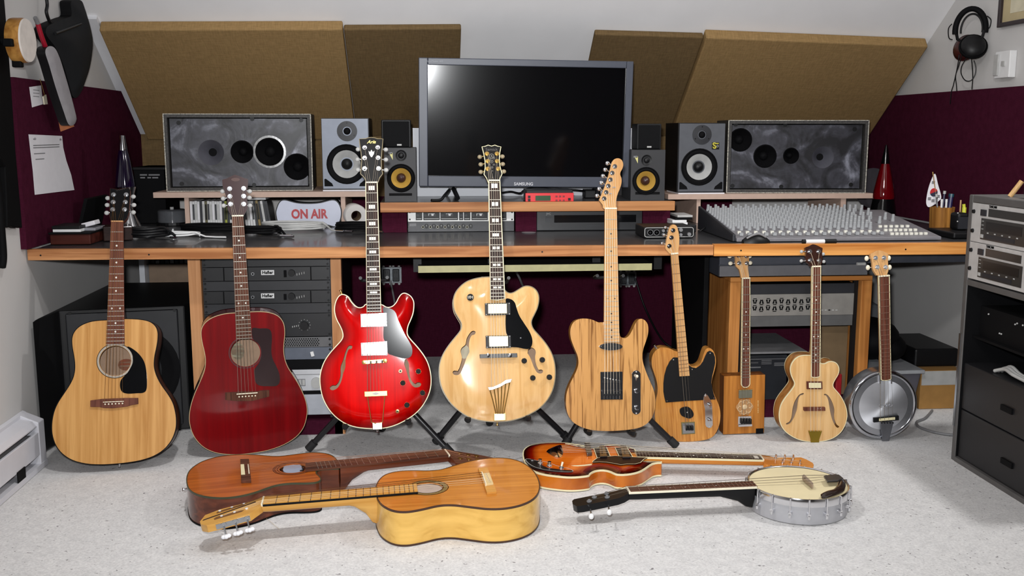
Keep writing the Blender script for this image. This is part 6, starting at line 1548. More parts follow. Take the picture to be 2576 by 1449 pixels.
for px, py in ((825, 845), (798, 1210)):
    q = z(px, py); sw = g.put(MB().lathe([(.0062, 0), (.0062, .004), (.0032, .0045), (.003, 0)], Matrix.Translation((q[0], -.013, q[1])) @ Matrix.Rotation(R(90), 4, 'X'), 16), 'jack_ring', CREAM if py == 845 else GOLD, smooth=40)
    g.put(MB().disc(q, .003, -.014, -.012, 10), 'jack_hole', BLACK, sw)
neck(g, g.L(920.5, 463), g.L(950.5, 463), z(521, 311), z(651, 311), z(592, 758)[1], 22, EBONY, CHERRYS, [(1, 'block'), (3, 'block'), (5, 'block'), (7, 'block'), (9, 'block'), (12, 'block'), (15, 'block'), (17, 'block')], bind=CREAM, y=-.024, dep=.018, zj=z(585, 240)[1]-.01, heel=.03, fb_t=.007)
f2 = lambda p: (800 + p[0]*.24845, 260 + p[1]*.24845)
hp = [(415, 360), (480, 356), (510, 346), (540, 343), (575, 347), (600, 356), (660, 360), (655, 430), (648, 500), (643, 580), (645, 650), (657, 715), (625, 757), (608, 803), (485, 812), (478, 772), (455, 740), (428, 715), (435, 650), (440, 580), (433, 500), (422, 430)]
pl = head(g, f2, hp, R(14), .015, BLACK, [(473, 450), (472, 555), (472, 663), (605, 448), (608, 553), (613, 662)], [(403, 452), (398, 555), (403, 660), (684, 455), (685, 557), (687, 662)], CHROME, LGREY, face=mat('satin_black_head', (14, 13, 13), .5, spec=.25), bind=mat('aged_line', (120, 106, 70), .4), sm=False)
q = g.h.L(*f2((540, 393))); g.put(text_mb('Aria', .017, g.h.rel @ Matrix.Translation((q[0], -.0012, q[1])) @ LOCTXT, shear=.35, fat=.0003), 'maker_lettering', mat('gold_print', (214, 196, 120), .35, .5), g.hs)
cr = [(512, 482), (527, 495), (541, 470), (556, 495), (571, 480), (566, 515), (557, 528), (548, 545), (536, 545), (526, 528), (517, 512)]
g.put(MB().prism([g.h.L(*f2(p)) for p in cr], -.0012, 0, g.h.rel), 'crown_inlay', PEARL, g.hs)
strings(g, 6, z(528, 764), z(662, 755), -.032, (2, 1, 0, 3, 4, 5), pl, STRINGM, (z(528, 1035), z(672, 1030), -.024))
strap_pin(g, z(610, 1385)[0], z(610, 1376)[1], t*.5); q = z(283, 140); strap_pin(g, q[0], q[1], t*.5, GOLD, (-.3, 0, 1))
stand('black tripod stand holding the cherry red guitar', g, t, [(PZ(775, 1130, .012).x, PZ(775, 1130, .012).y), (PZ(1135, 1140, .012).x, PZ(1135, 1140, .012).y), (g.o.x, 3.62)], (-.105, .105))

# --- 4 blond archtop ------------------------------------------------------------------
t = .070
P0, n = on_stand(1247, 620, .70, .085, R(15))
g = Guitar('archtop_guitar', 'blond archtop guitar with harp tailpiece and black pickguard on a stand', P0, n, (1253, 1061), (1242, 459.5)); g.sg = 1
z = zoomf(g, 1080, 680, 340/1232)
ol = sp(z([(610, 60), (540, 59), (470, 64), (400, 79), (340, 102), (286, 142), (241, 196), (219, 255), (218, 320), (231, 376), (261, 430), (289, 480), (291, 525), (270, 565), (225, 620), (170, 690), (121, 770), (94, 850), (89, 930), (97, 1010), (116, 1080), (151, 1150), (201, 1220), (267, 1280), (351, 1335), (441, 1365), (540, 1380), (640, 1382), (740, 1372), (840, 1345), (930, 1305), (1010, 1254), (1078, 1180), (1123, 1095), (1144, 1010), (1150, 920), (1140, 830), (1110, 742), (1060, 662), (1001, 592), (952, 537), (933, 492), (936, 450), (960, 400), (985, 345), (999, 282), (997, 227), (975, 181), (936, 151), (890, 141), (850, 151), (810, 175), (770, 199), (735, 207), (705, 195), (682, 165), (668, 110)]), 3)
hl_ = fz(g, z, [(418, 575, 10), (400, 572, 19), (375, 588, 13), (353, 630, 14), (343, 685, 17), (325, 735, 40), (316, 800, 20), (300, 860, 16), (283, 905, 15), (260, 937, 16), (232, 932, 20), (222, 918, 8)], .276)
hr_ = fz(g, z, [(910, 715, 18), (928, 745, 38), (938, 795, 22), (950, 845, 15), (966, 888, 13), (988, 922, 14), (1014, 922, 18), (1026, 910, 8)], .276)
BLOND = wood('blond_maple_top', (206, 160, 100), (224, 184, 128), 'z', 50, .16, .9)
BLONDS = wood('blond_maple_side', (196, 146, 84), (220, 172, 108), 'z', 50, .25, .7)
body(g, ol, t, BLOND, BLONDS, [hl_, hr_], arch=.018, aw=.04, bind=mat('tortoise_line', (110, 96, 60), .4), bback=CREAM, bw=.0022, back_arch=.012)
g.bz = bottom_of(ol)
lbq = z(325, 735); g.put(MB().prism([(lbq[0]+.018*math.cos(R(a)), lbq[1]+.024*math.sin(R(a))) for a in range(0, 360, 20)], t-.004, t-.003), 'f_hole_label', mat('pale_label', (206, 196, 170), .8))
quad(g, 'pickguard', mat('gloss_black_guard', (12, 13, 15), .09), sp(z([(692, 268), (740, 270), (774, 300), (790, 350), (816, 420), (860, 490), (905, 560), (930, 622), (930, 680), (905, 718), (860, 718), (800, 706), (745, 703), (720, 690), (710, 610), (694, 560), (690, 440), (700, 350)])), -.024, -.0215)
q = z(827, 620); g.put(MB().disc(q, .0025, -.025, -.024, 10), 'guard_screw', CHROME)
humbucker(z([(503, 306), (733, 300), (736, 410), (505, 416)]), z([(528, 313), (703, 310), (705, 400), (530, 402)]), BLACK, mat('gold_cover', (236, 220, 170), .3, 1.0, var=.02), -.019, -.029)
humbucker(z([(510, 600), (738, 597), (741, 708), (513, 713)]), z([(537, 605), (713, 603), (715, 697), (540, 700)]), BLACK, mat('gold_cover', (236, 220, 170), .3, 1.0, var=.02), -.019, -.029)
br = quad(g, 'bridge', mat('ebony_black', (20, 17, 17), .4), z([(455, 769), (793, 759), (795, 796), (457, 804)]), -.036, -.017, bevel=.001)
for px in (528, 728): q = z(px, 780); g.put(MB().lathe([(.007, 0), (.007, .003), (.001, .004)], Matrix.Translation((q[0], -.036, q[1])) @ Matrix.Rotation(R(90), 4, 'X'), 14), 'thumbwheel', CHROME, br)
# harp tailpiece: top bar and six tapering fingers
tb = z([(528, 1066), (580, 1062), (640, 1035), (690, 1000), (748, 990), (735, 1022), (690, 1035), (640, 1065), (585, 1085), (540, 1092)])
tp_ = quad(g, 'tailpiece', mat('satin_nickel', (196, 194, 186), .25, 1.0), tb, -.030, -.024, bevel=.001)
for i in range(6):
    f = i/5; a = z(548 + 178*f, 1092 - 68*f**.8); m_ = z(575 + 125*f, 1190 - 20*f); b = z(603 + 70*f, 1306)
    g.put(MB().tube([(a[0], -.027, a[1]), (m_[0], -.026, m_[1]), (b[0], -.024, b[1])], .0021, 8), 'finger', GOLD, tp_)
quad(g, 'tail_hinge', GOLD, z([(585, 1304), (692, 1300), (694, 1366), (586, 1370)]), -.022, .003, tp_, bevel=.001)
quad(g, 'hinge_plate', WPLAST, z([(606, 1308), (674, 1304), (674, 1362), (608, 1366)]), -.0235, -.022, tp_)
knobs(g, [z(860, 827), z(1024, 818), z(938, 982), z(1088, 975)], .0095, .016, KNOBB, -.016, LGREY)
q = z(372, 251); bd = g.put(MB().disc(q, .0115, -.021, -.015, 24), 'badge', KNOBB)
g.put(text_mb('D', .011, Matrix.Translation((q[0], -.0216, q[1])) @ LOCTXT, fat=.0002), 'badge_mark', IVORY, bd)
for s in (-1, 1): g.put(MB().box((q[0]+s*.0075-.0008, -.0217, q[1]-.0045), (q[0]+s*.0075+.0008, -.021, q[1]+.0045)), 'badge_mark', IVORY, bd)
neck(g, g.L(1227.3, 460), g.L(1256.6, 460), z(551, 274), z(685, 266), z(620, 780)[1], 22, EBONY, BLONDS, [(1, 'block2'), (3, 'block2'), (5, 'block2'), (7, 'block'), (9, 'block2'), (12, 'block2'), (15, 'block2'), (17, 'block2')], bind=CREAM, y=-.030, dep=.019, zj=z(600, 62)[1], heel=.06, fb_t=.008, end='point')
f2 = lambda p: (800 + p[0]*.24845, 260 + p[1]*.24845)
hp = [(1657, 440), (1690, 434), (1722, 421), (1757, 432), (1790, 421), (1820, 433), (1855, 440), (1843, 500), (1838, 570), (1845, 640), (1866, 715), (1845, 760), (1838, 800), (1720, 802), (1705, 760), (1678, 720), (1690, 650), (1688, 580), (1675, 510)]
pl = head(g, f2, hp, R(14), .015, BLACK, [(1710, 512), (1718, 588), (1718, 665), (1812, 512), (1813, 588), (1823, 665)], [(1640, 527), (1650, 603), (1650, 680), (1868, 523), (1872, 600), (1883, 675)], GOLD, mat('smoky_pearl', (150, 136, 108), .35), face=mat('satin_black_head', (14, 13, 13), .5, spec=.25), bind=CREAM, sm=False)
q = g.h.L(*f2((1757, 470))); g.put(text_mb('Samick', .015, g.h.rel @ Matrix.Translation((q[0], -.0012, q[1])) @ LOCTXT), 'maker_lettering', mat('grey_head_print', (96, 94, 92), .4), g.hs)
vine = MB()
for cx_, cz_, r_ in ((1757, 535, 26), (1740, 560, 14), (1778, 555, 15), (1757, 590, 18), (1735, 620, 10), (1780, 622, 10), (1762, 650, 12), (1767, 685, 6), (1767, 750, 6)):
    q = g.h.L(*f2((cx_, cz_))); rr = r_*.24845*3.5/F
    vine.lathe([(rr*.75, -.0002), (rr*.75, .0006), (rr, .0006), (rr, -.0002)], g.h.rel @ Matrix.Translation((q[0], -.0008, q[1])) @ Matrix.Rotation(R(90), 4, 'X'), 14, cap=False)
    vine.lathe([(rr*.35, .0006), (.0001, .0006)], g.h.rel @ Matrix.Translation((q[0], -.0008, q[1])) @ Matrix.Rotation(R(90), 4, 'X'), 8, cap=False)
g.put(vine, 'vine_inlay', mat('grey_pearl', (120, 118, 112), .3), g.hs)
strings(g, 6, z(560, 780), z(690, 775), -.040, (2, 1, 0, 3, 4, 5), pl, STRINGM, (z(560, 1075), z(715, 1015), -.030))
strap_pin(g, z(625, 1390)[0], z(625, 1384)[1], t*.5, GOLD)
stand('black tripod stand holding the blond archtop guitar', g, t, [(PZ(1095, 1112, .012).x, PZ(1095, 1112, .012).y), (PZ(1432, 1106, .012).x, PZ(1432, 1106, .012).y), (g.o.x, 3.66)], (-.10, .10))

# --- 5 ash single-cut solid body ------------------------------------------------------
t = .042
P0, n = on_stand(1538, 620, .70, .060, R(9.5))
g = Guitar('solid_body_guitar', 'solid-body electric guitar in bold-grained ash with maple neck on a stand', P0, n, (1536, 1085), (1535, 526)); g.sg = 1
z = zoomf(g, 1400, 760, 300/1208)
ol = sp(z([(540, 215), (455, 205), (430, 207), (400, 195), (360, 178), (310, 168), (260, 168), (211, 179), (171, 206), (146, 255), (138, 310), (146, 370), (166, 430), (191, 490), (212, 540), (221, 590), (219, 640), (199, 702), (165, 770), (131, 840), (106, 910), (96, 980), (98, 1060), (117, 1140), (162, 1210), (240, 1260), (330, 1290), (430, 1303), (540, 1306), (650, 1300), (750, 1290), (840, 1271), (910, 1235), (960, 1180), (990, 1110), (1000, 1030), (999, 960), (984, 890), (955, 820), (921, 742), (891, 662), (873, 592), (871, 530), (881, 470), (901, 410), (921, 350), (930, 290), (925, 232), (905, 195), (875, 173), (845, 171), (815, 191), (790, 235), (765, 289), (735, 339), (700, 364), (670, 361), (645, 346), (630, 300)]), 3)
ASH = wood('bold_ash', (122, 80, 42), (196, 146, 88), 'z', 62, .3, .3, streak=1.4, lo=.33, hi=.50, stretch=.04)
ASHS = wood('ash_side', (150, 100, 46), (190, 136, 70), 'z', 40, .3, .5)
body(g, ol, t, ASH, ASHS, (), arch=.0008, aw=.004, grid=.02)
g.bz = bottom_of(ol)
pu = [z(547 + 117*math.cos(R(a))*(1 if abs(math.cos(R(a))) < .8 else 1), 450 + 38*math.sin(R(a))) for a in range(0, 360, 12)]
pk = quad(g, 'neck_pickup', CHROME, pu, -.009, -.001, bevel=.001)
quad(g, 'pickup_coil', BLACK, [z(547 + 100*math.cos(R(a)), 450 + 30*math.sin(R(a))) for a in range(0, 360, 12)], -.0105, -.009, pk)
for i in range(6): q = z(478 + 28*i, 450); g.put(MB().disc(q, .0025, -.0118, -.0105, 8), 'pole_piece', CHROME, pk)
bp = quad(g, 'bridge_plate', mat('dull_chrome', (140, 144, 152), .16, 1.0), z([(443, 706), (667, 703), (670, 986), (445, 988)]), -.0035, -.001, bevel=.0008)
quad(g, 'bridge_pickup', BLACK, z([(462, 790), (650, 790), (650, 815), (462, 815)]), -.0055, -.0035, bp)
for i in range(6):
    q = z(485 + 29*i, 765 + 6*i); g.put(MB().disc(q, .0025, -.0045, -.0035, 8), 'pole_piece', LGREY, bp)
    q = z(480 + 31*i, 925); g.put(MB().box((q[0]-.0042, -.012, q[1]-.007), (q[0]+.0042, -.0035, q[1]+.007)), 'saddle', BLACK, bp, bevel=.0005)
    q = z(480 + 31*i, 970); g.put(MB().cyl((q[0], -.0065, q[1]-.003), (q[0], -.0065, q[1]+.010), .0013, 6), 'saddle_screw', CHROME, bp)
quad(g, 'bridge_lip', CHROME, z([(455, 888), (660, 886), (660, 900), (455, 902)]), -.012, -.0035, bp)
cpq = [z(806 + 45*math.cos(R(a)), (737 if a > 180 else 1092) + 46*math.sin(R(a))) for a in range(0, 360, 15)]
cp = quad(g, 'control_plate', CHROME, cpq, -.003, -.001, bevel=.0006)
knobs(g, [z(810, 897), z(812, 1067)], .0088, .017, CHROME, -.003)
q = z(806, 748); g.put(MB().tube([(q[0], -.003, q[1]-.015), (q[0], -.014, q[1]-.004)], .0016, 8), 'switch_lever', CHROME, cp)
g.put(MB().ell((q[0], -.016, q[1]), .0052, .006, .0056, 12), 'switch_tip', IVORY, cp, smooth=60)
for py in (705, 1125): q = z(806, py); g.put(MB().disc(q, .0026, -.0042, -.003, 8), 'plate_screw', LGREY, cp)
neck(g, g.L(1520.3, 526.5), g.L(1550.2, 526.5), z(473, 405), z(632, 405), z(556, 925)[1], 22, MAPLE, MAPLE, dotset((3, 5, 7, 9, 12, 15, 17, 19, 21)), y=-.010, dep=.020, zj=z(540, 215)[1], heel=.03, dotm=mat('black_dot', (24, 20, 18), .4), dotr=.0028, fb_t=.006)
f2 = lambda p: (1200 + p[0]*.28986, 360 + p[1]*.28986)
hp = [(1105, 572), (1090, 535), (1062, 497), (1075, 460), (1105, 385), (1135, 300), (1158, 215), (1172, 165), (1195, 138), (1230, 132), (1258, 150), (1269, 185), (1262, 220), (1246, 250), (1243, 275), (1254, 310), (1253, 350), (1240, 395), (1221, 440), (1209, 490), (1205, 540), (1208, 572)]
pl = head(g, f2, hp, R(1.5), .014, MAPLE, [(1102, 482), (1120, 428), (1138, 373), (1157, 318), (1172, 260), (1195, 203)], [(1047, 455), (1065, 395), (1083, 342), (1098, 283), (1117, 228), (1137, 172)], CHROME, CHROME, y=-.004, sm=True)
for p in ((1185, 385), (1155, 440)):
    q = g.h.L(*f2(p)); g.put(MB().tube([g.h.rel @ Vector((q[0]-.005, -.005, q[1])), g.h.rel @ Vector((q[0]+.005, -.005, q[1]))], .0022, 8).tube([g.h.rel @ Vector((q[0], -.006, q[1])), g.h.rel @ Vector((q[0], 0, q[1]))], .002, 8), 'string_tree', CHROME, g.hs)
strings(g, 6, z(480, 925), z(635, 925), -.0125, (0, 1, 2, 3, 4, 5), pl, STRINGM)
stand('black tripod stand holding the bold-grained ash guitar', g, t, [(PZ(1418, 1122, .012).x, PZ(1418, 1122, .012).y), (PZ(1702, 1122, .012).x, PZ(1702, 1122, .012).y), (g.o.x, 3.62)], (-.075, .075))

# --- 6 small three-string with black pickguard -----------------------------------------
t = .043
P0, n, th = lean(1735, 1111, t, .95, .69, .038)
g = Guitar('three_string_guitar', 'small three-string electric guitar with big black pickguard beside the ash guitar', P0, n, (1729, 1111), (1695.5, 638)); g.sg = 1
z = zoomf(g, 1620, 840, 340/1642)
ol = sp(z([(460, 240), (372, 205), (330, 185), (280, 170), (225, 166), (171, 181), (127, 221), (99, 275), (93, 340), (101, 410), (125, 482), (150, 560), (164, 632), (164, 710), (146, 800), (134, 900), (131, 1000), (146, 1090), (181, 1170), (232, 1235), (311, 1285), (400, 1305), (500, 1310), (600, 1306), (700, 1295), (788, 1274), (850, 1234), (895, 1160), (920, 1080), (929, 990), (920, 902), (896, 830), (861, 750), (836, 680), (823, 610), (830, 540), (850, 470), (868, 400), (875, 332), (868, 270), (850, 221), (825, 187), (790, 172), (752, 186), (730, 232), (712, 290), (689, 350), (650, 388), (610, 399), (575, 390), (545, 360)]), 3)
OAK = wood('honey_oak', (166, 104, 44), (206, 146, 74), 'z', 90, .3, .5, streak=.5)
body(g, ol, t, OAK, ASHS, (), arch=.0008, aw=.004, grid=.02)
quad(g, 'pickguard', BLACK, z([(410, 285), (355, 284), (311, 330), (271, 410), (246, 500), (234, 600), (234, 700), (246, 770), (262, 832), (500, 813), (720, 801), (868, 792), (845, 730), (826, 650), (817, 590), (826, 510), (846, 430), (862, 350), (860, 280), (840, 226), (800, 203), (767, 217), (741, 270), (716, 330), (681, 380), (632, 413), (582, 404), (545, 380), (480, 300)]), -.003, -.0009, bevel=.0005)
for p in ((355, 310), (278, 810), (582, 428), (800, 232), (848, 776)): g.put(MB().disc(z(*p), .0022, -.004, -.003, 8), 'guard_screw', CHROME)
cpq = z([(745, 722), (772, 742), (806, 800), (822, 850), (826, 950), (831, 1100), (812, 1132), (785, 1138), (755, 1125), (741, 1100), (735, 900), (722, 850), (716, 790), (724, 745)])
cp = quad(g, 'control_plate', CHROME, cpq, -.006, -.003, bevel=.0006)
knobs(g, [z(788, 858), z(788, 1042)], .0078, .014, CHROME, -.006)
for p in ((743, 746), (790, 1120)): g.put(MB().disc(z(*p), .0022, -.007, -.006, 8), 'plate_screw', LGREY, cp)
pk = quad(g, 'oval_pickup', BLACK, sp(z([(440, 905), (480, 885), (530, 883), (570, 910), (598, 960), (590, 1000), (550, 1022), (500, 1010), (450, 985), (432, 940)])), -.006, -.0008, bevel=.001)
g.put(MB().disc(z(520, 947), .0022, -.007, -.006, 8), 'pickup_screw', LGREY, pk)
br = quad(g, 'bridge', STEEL, z([(462, 1085), (606, 1078), (612, 1200), (470, 1210)]), -.003, -.0008, bevel=.0006)
quad(g, 'bridge_gasket', mat('olive_wood', (110, 100, 60), .6), z([(450, 1072), (616, 1065), (622, 1212), (458, 1222)]), -.0015, -.0007, br)
for i in range(3): q = z(512 + 34*i, 1135); g.put(MB().box((q[0]-.0045, -.010, q[1]-.009), (q[0]+.0045, -.003, q[1]+.008)), 'saddle', BLACK, br, bevel=.0005)
for i in range(3): q = z(475 + 10*i, 1140); g.put(MB().box((q[0]-.0007, -.008, q[1]-.010), (q[0]+.0007, -.003, q[1]+.010)), 'bridge_rib', CHROME, br)
neck(g, g.L(1686.4, 639), g.L(1704.4, 638), z(424, 508), z(546, 500), z(525, 1135)[1], 19, MAPLE, MAPLE, (), y=-.010, dep=.020, zj=z(460, 220)[1], heel=.03, fretm=mat('dark_fret_line', (120, 84, 50), .5), fret_w=.0014)
f2 = lambda p: (1200 + p[0]*.28986, 360 + p[1]*.28986)
hp = [(1678, 960), (1658, 942), (1636, 915), (1640, 870), (1655, 800), (1670, 742), (1690, 713), (1715, 708), (1735, 725), (1746, 760), (1755, 810), (1755, 870), (1748, 920), (1740, 957)]
pl = head(g, f2, hp, R(1.5), .014, MAPLE, [(1668, 893), (1686, 820), (1700, 757)], [(1612, 872), (1630, 800), (1640, 735)], CHROME, CHROME, y=-.004, bsz=(.006, .004, .005))
strings(g, 3, z(505, 1135), z(575, 1130), -.0105, (0, 1, 2), pl, STRINGM, inset=.35)
strap_pin(g, z(512, 1318)[0], z(512, 1311)[1], t*.5); q = z(152, 165); strap_pin(g, q[0]+.003, q[1]-.006, t*.5, CHROME, (-.5, 0, .9))

# --- 7 cigar-box guitar ----------------------------------------------------------------
t = .055
P0, n, th = lean(1868, 1093, t, 1.15, .66, .034)
g = Guitar('cigar_box_guitar', 'square cigar-box guitar with glass flower ornament leaning on the wooden rack', P0, n, (1868, 1093), (1875, 699.6)); g.sg = 1
z = zoomf(g, 1620, 840, 340/1642)
CIGAR = wood('cedar_box', (150, 92, 36), (186, 122, 54), 'z', 60, .5, .1)
x0_, zb_ = z(963, 1222); x1_, zt_ = z(1473, 496)
ol = [(x0_, zb_), (x1_, zb_), (x1_, zt_), (x0_, zt_)]
g.put(MB().box((x0_, 0.003, zb_), (x1_, t, zt_)), 'box_body', wood('cedar_box_side', (104, 58, 24), (132, 78, 34), 'z', 60, .5, .1), bevel=.001)
g.put(MB().box((x0_, 0, zb_), (x1_, .003, zt_)), 'box_lid', CIGAR, bevel=.0008)
a_, b_ = z(1148, 680), z(1308, 772); g.put(MB().box((a_[0], -.006, b_[1]), (b_[0], 0, a_[1])), 'pickup', mat('grey_green_metal', (128, 128, 112), .4, .6), bevel=.0008)
g.put(MB().box((a_[0]-.001, -.0075, a_[1]), (b_[0]+.001, 0, a_[1]+.0025)), 'pickup_edge', GOLD)
c = z(1220, 885); GL = mat('clear_glass_ornament', (216, 190, 150), .08, coat=.6)
fl_ = g.put(MB().prism([(c[0]+(.030+.003*math.cos(6*R(a)))*math.cos(R(a)), c[1]+(.030+.003*math.cos(6*R(a)))*math.sin(R(a))) for a in range(0, 360, 8)], -.003, 0), 'glass_ornament', mat('amber_glass', (176, 132, 84), .12, coat=.6), smooth=40)
for k in range(6):
    a = R(60*k + 20); p = (c[0]+.018*math.cos(a), -.0045, c[1]+.018*math.sin(a))
    g.put(MB().tube([(p[0]+.010*math.cos(R(q_)+a), -.0045, p[2]+.010*math.sin(R(q_)+a)) for q_ in range(-120, 121, 30)], .0013, 6), 'petal_ridge', GL, fl_, smooth=60)
g.put(MB().ell((c[0], -.004, c[1]), .010, .004, .010, 14), 'glass_boss', GL, fl_, smooth=60)
br = quad(g, 'bridge', CHROME, z([(1142, 1000), (1302, 996), (1306, 1112), (1140, 1116)]), -.003, 0, bevel=.0006)
for i in range(4): q = z(1182 + 34*i, 1055); g.put(MB().box((q[0]-.0045, -.011, q[1]-.009), (q[0]+.0045, -.003, q[1]+.009)), 'saddle', BLACK if i < 4 else CHROME, br, bevel=.0006)
a_, b_ = z(1140, 1098), z(1306, 1114); g.put(MB().box((a_[0], -.008, b_[1]), (b_[0], -.003, a_[1])), 'bridge_lip', CHROME, br)
a_, b_ = z(1360, 1150), z(1450, 1208); g.put(MB().box((a_[0], -.0012, b_[1]), (b_[0], 0, a_[1])), 'corner_plate', BLACKM)
for py0, py1 in ((808, 824), (828, 838), (846, 862), (866, 882), (896, 912), (918, 938), (944, 960)):
    a_, b_ = z(1383, py1), z(1389, py0); g.put(MB().box((a_[0]-.0006, -.0006, a_[1]), (b_[0]+.0006, .0005, b_[1])), 'stamped_mark', mat('pale_gold_print', (206, 176, 120), .4))
neck(g, g.L(1865, 700.3), g.L(1884.7, 700), z(1170, 596), z(1278, 596), z(1222, 1055)[1], 20, ROSEWOODR, wood('neck_tan', (176, 126, 74), (206, 156, 100), 'z', 40), dotset((5, 7, 9, 12, 15)), bind=CREAM, y=-.010, dep=.018, zj=z(1220, 496)[1], heel=.035, end='round', dotr=.0026)
f2 = lambda p: (1760 + p[0]*.24838, 600 + p[1]*.24838)
hp = [(350, 112), (380, 98), (420, 115), (455, 100), (490, 108), (497, 150), (500, 200), (500, 240), (490, 285), (495, 340), (502, 400), (423, 402), (402, 315), (370, 282), (362, 250), (362, 200), (355, 160)]
pl = head(g, f2, hp, R(12), .012, MAPLE, [(400, 250), (392, 175), (472, 180), (477, 252)], [(320, 250), (312, 178), (514, 178), (520, 245)], CHROME, IVORY, sm=False, bsz=(.0085, .005, .0075))
strings(g, 4, z(1182, 1050), z(1285, 1050), -.0115, (0, 1, 2, 3), pl, STRINGM, inset=.25)
strap_pin(g, z(1210, 1230)[0], z(1210, 1223)[1], t*.5)

# --- 8 small archtop bass ukulele ------------------------------------------------------
t = .058
P0, n, th = lean(2037, 1111, t, 1.37, .67, .040)
g = Guitar('small_archtop', 'small pale archtop with two f-holes and dark brown headstock before the wooden rack', P0, n, (2042, 1111), (2051, 670.4)); g.sg = 1
z = zoomf(g, 1930, 860, 410/2200)
ol = sp(z([(640, 190), (570, 181), (500, 181), (430, 196), (371, 236), (327, 300), (311, 370), (321, 440), (345, 500), (366, 545), (367, 582), (340, 630), (286, 700), (231, 770), (186, 850), (166, 930), (161, 1000), (171, 1080), (206, 1160), (262, 1225), (342, 1280), (431, 1320), (520, 1340), (620, 1348), (720, 1342), (820, 1324), (920, 1280), (999, 1210), (1050, 1120), (1074, 1030), (1077, 960), (1060, 872), (1020, 780), (970, 702), (917, 642), (890, 602), (891, 560), (915, 510), (950, 452), (968, 400), (967, 347), (945, 301), (910, 273), (860, 264), (822, 271), (790, 289), (760, 294), (722, 287), (690, 240)]), 3)
hl_ = fz(g, z, [(488, 690, 6), (474, 702, 14), (440, 715, 11), (410, 755, 15), (385, 820, 26), (368, 900, 33), (350, 980, 24), (330, 1040, 16), (300, 1088, 14), (266, 1104, 14), (256, 1098, 6)], .186)
hr_ = fz(g, z, [(764, 716, 6), (776, 708, 10), (805, 725, 12), (835, 775, 19), (858, 850, 30), (872, 920, 33), (880, 1000, 22), (895, 1062, 16), (925, 1122, 14), (955, 1145, 17), (968, 1138, 7)], .186)
PALE = wood('pale_spruce', (202, 156, 98), (222, 182, 128), 'z', 60, .4, .2)
body(g, ol, t, PALE, wood('honey_side', (140, 92, 44), (180, 124, 66), 'z', 40, .35, .3), [hl_, hr_], arch=.004, aw=.03, bind=CREAM, bback=CREAM, bw=.0016)
pk = quad(g, 'pickup_ring', mat('tortoise_brown', (86, 36, 20), .4), z([(522, 528), (733, 528), (736, 632), (524, 632)]), -.008, -.001, bevel=.0008)
quad(g, 'pickup_cover', CREAM, z([(548, 544), (715, 544), (717, 614), (550, 614)]), -.010, -.008, pk, bevel=.0008)
br = quad(g, 'bridge', ROSEWOODR, z([(478, 873), (765, 870), (767, 917), (480, 920)]), -.014, -.003, bevel=.001)
for px in (662, 697): g.put(MB().disc(z(px, 884), .0018, -.015, -.014, 8), 'saddle_pin', CHROME, br)
tp_ = quad(g, 'tailpiece', mat('brass_plate', (150, 128, 50), .3, 1.0), z([(545, 1192), (728, 1192), (690, 1310), (690, 1348), (578, 1348), (578, 1310)]), -.009, -.004, bevel=.0008)
for i in range(5): q = z(560 + 38*i, 1194); g.put(MB().tube([(q[0]-.001, -.0095, q[1]), (q[0]+.001, -.0095, q[1])], .0022, 8), 'string_hook', GOLD, tp_)
neck(g, g.L(2039.9, 671), g.L(2062.5, 670.4), z(580, 456), z(697, 456), z(622, 893)[1], 19, ROSEWOODR, BLONDS, dotset((3, 5, 7, 9, 12, 15, 17, 19)), bind=CREAM, y=-.010, dep=.018, zj=z(640, 186)[1], heel=.045, dotr=.0026, end='arc')
f2 = lambda p: (1760 + p[0]*.24838, 600 + p[1]*.24838)
hp = [(1127, 285), (1112, 262), (1085, 240), (1073, 190), (1080, 140), (1068, 95), (1110, 77), (1145, 58), (1185, 68), (1225, 88), (1245, 100), (1240, 150), (1245, 200), (1238, 250), (1226, 268), (1218, 283)]
pl = head(g, f2, hp, R(12), .013, mat('dark_brown_head', (48, 22, 14), .25, coat=.4), [(1120, 220), (1115, 132), (1205, 132), (1210, 222)], [(1040, 225), (1042, 130), (1262, 155), (1268, 232)], CHROME, LGREY, bsz=(.0065, .004, .006))
strings(g, 4, z(560, 885), z(705, 885), -.016, (0, 1, 2, 3), pl, NYLON, (z(575, 1198), z(700, 1198), -.010), inset=.25)
strap_pin(g, z(605, 1362)[0], z(605, 1349)[1], t*.5)

# --- 9 hub-cap banjo -------------------------------------------------------------------
t = .065
P0, n, th = lean(2222, 1107, t, 1.64, .655, .034)
g = Guitar('hubcap_banjo', 'banjo with a polished steel hub-cap body at the right end of the standing row', P0, n, (2222, 1103), (2219, 694), cat='banjo'); g.sg = 1
z = zoomf(g, 1930, 860, 410/2200)
c = z(1566, 852); rr = abs(z(2030, 850)[0]-z(1102, 850)[0])/2
Mx = Matrix.Translation((c[0], 0, c[1])) @ Matrix.Rotation(R(90), 4, 'X')
g.put(MB().lathe([(rr*.95, -t), (rr*1.0, -t+.006), (rr*1.0, -.012), (rr*.99, -.002), (rr*.965, .002)], Mx, 64), 'rim', mat('rim_steel', (190, 192, 198), .25, .9), smooth=40)
g.put(MB().lathe([(rr*.985, 0), (rr*.96, .005), (rr*.90, .006), (rr*.875, .002), (rr*.84, -.001), (rr*.80, .0005)], Mx, 64, cap=False), 'rolled_edge', mat('mirror_steel', (200, 202, 208), .1, 1.0), smooth=60)
hc_ = MB().lathe([(rr*.82, .0), (rr*.6, .004), (rr*.3, .0065), (.0005, .0075)], Matrix.Rotation(R(90), 4, 'X'), 64, cap=False)
hub = g.put(hc_, 'hub_cap', mat('spun_steel', (226, 228, 234), .46, .92, aniso=.75, var=.02), smooth=60)
hub.location = (c[0], 0, c[1])
q = z(1588, 852); 
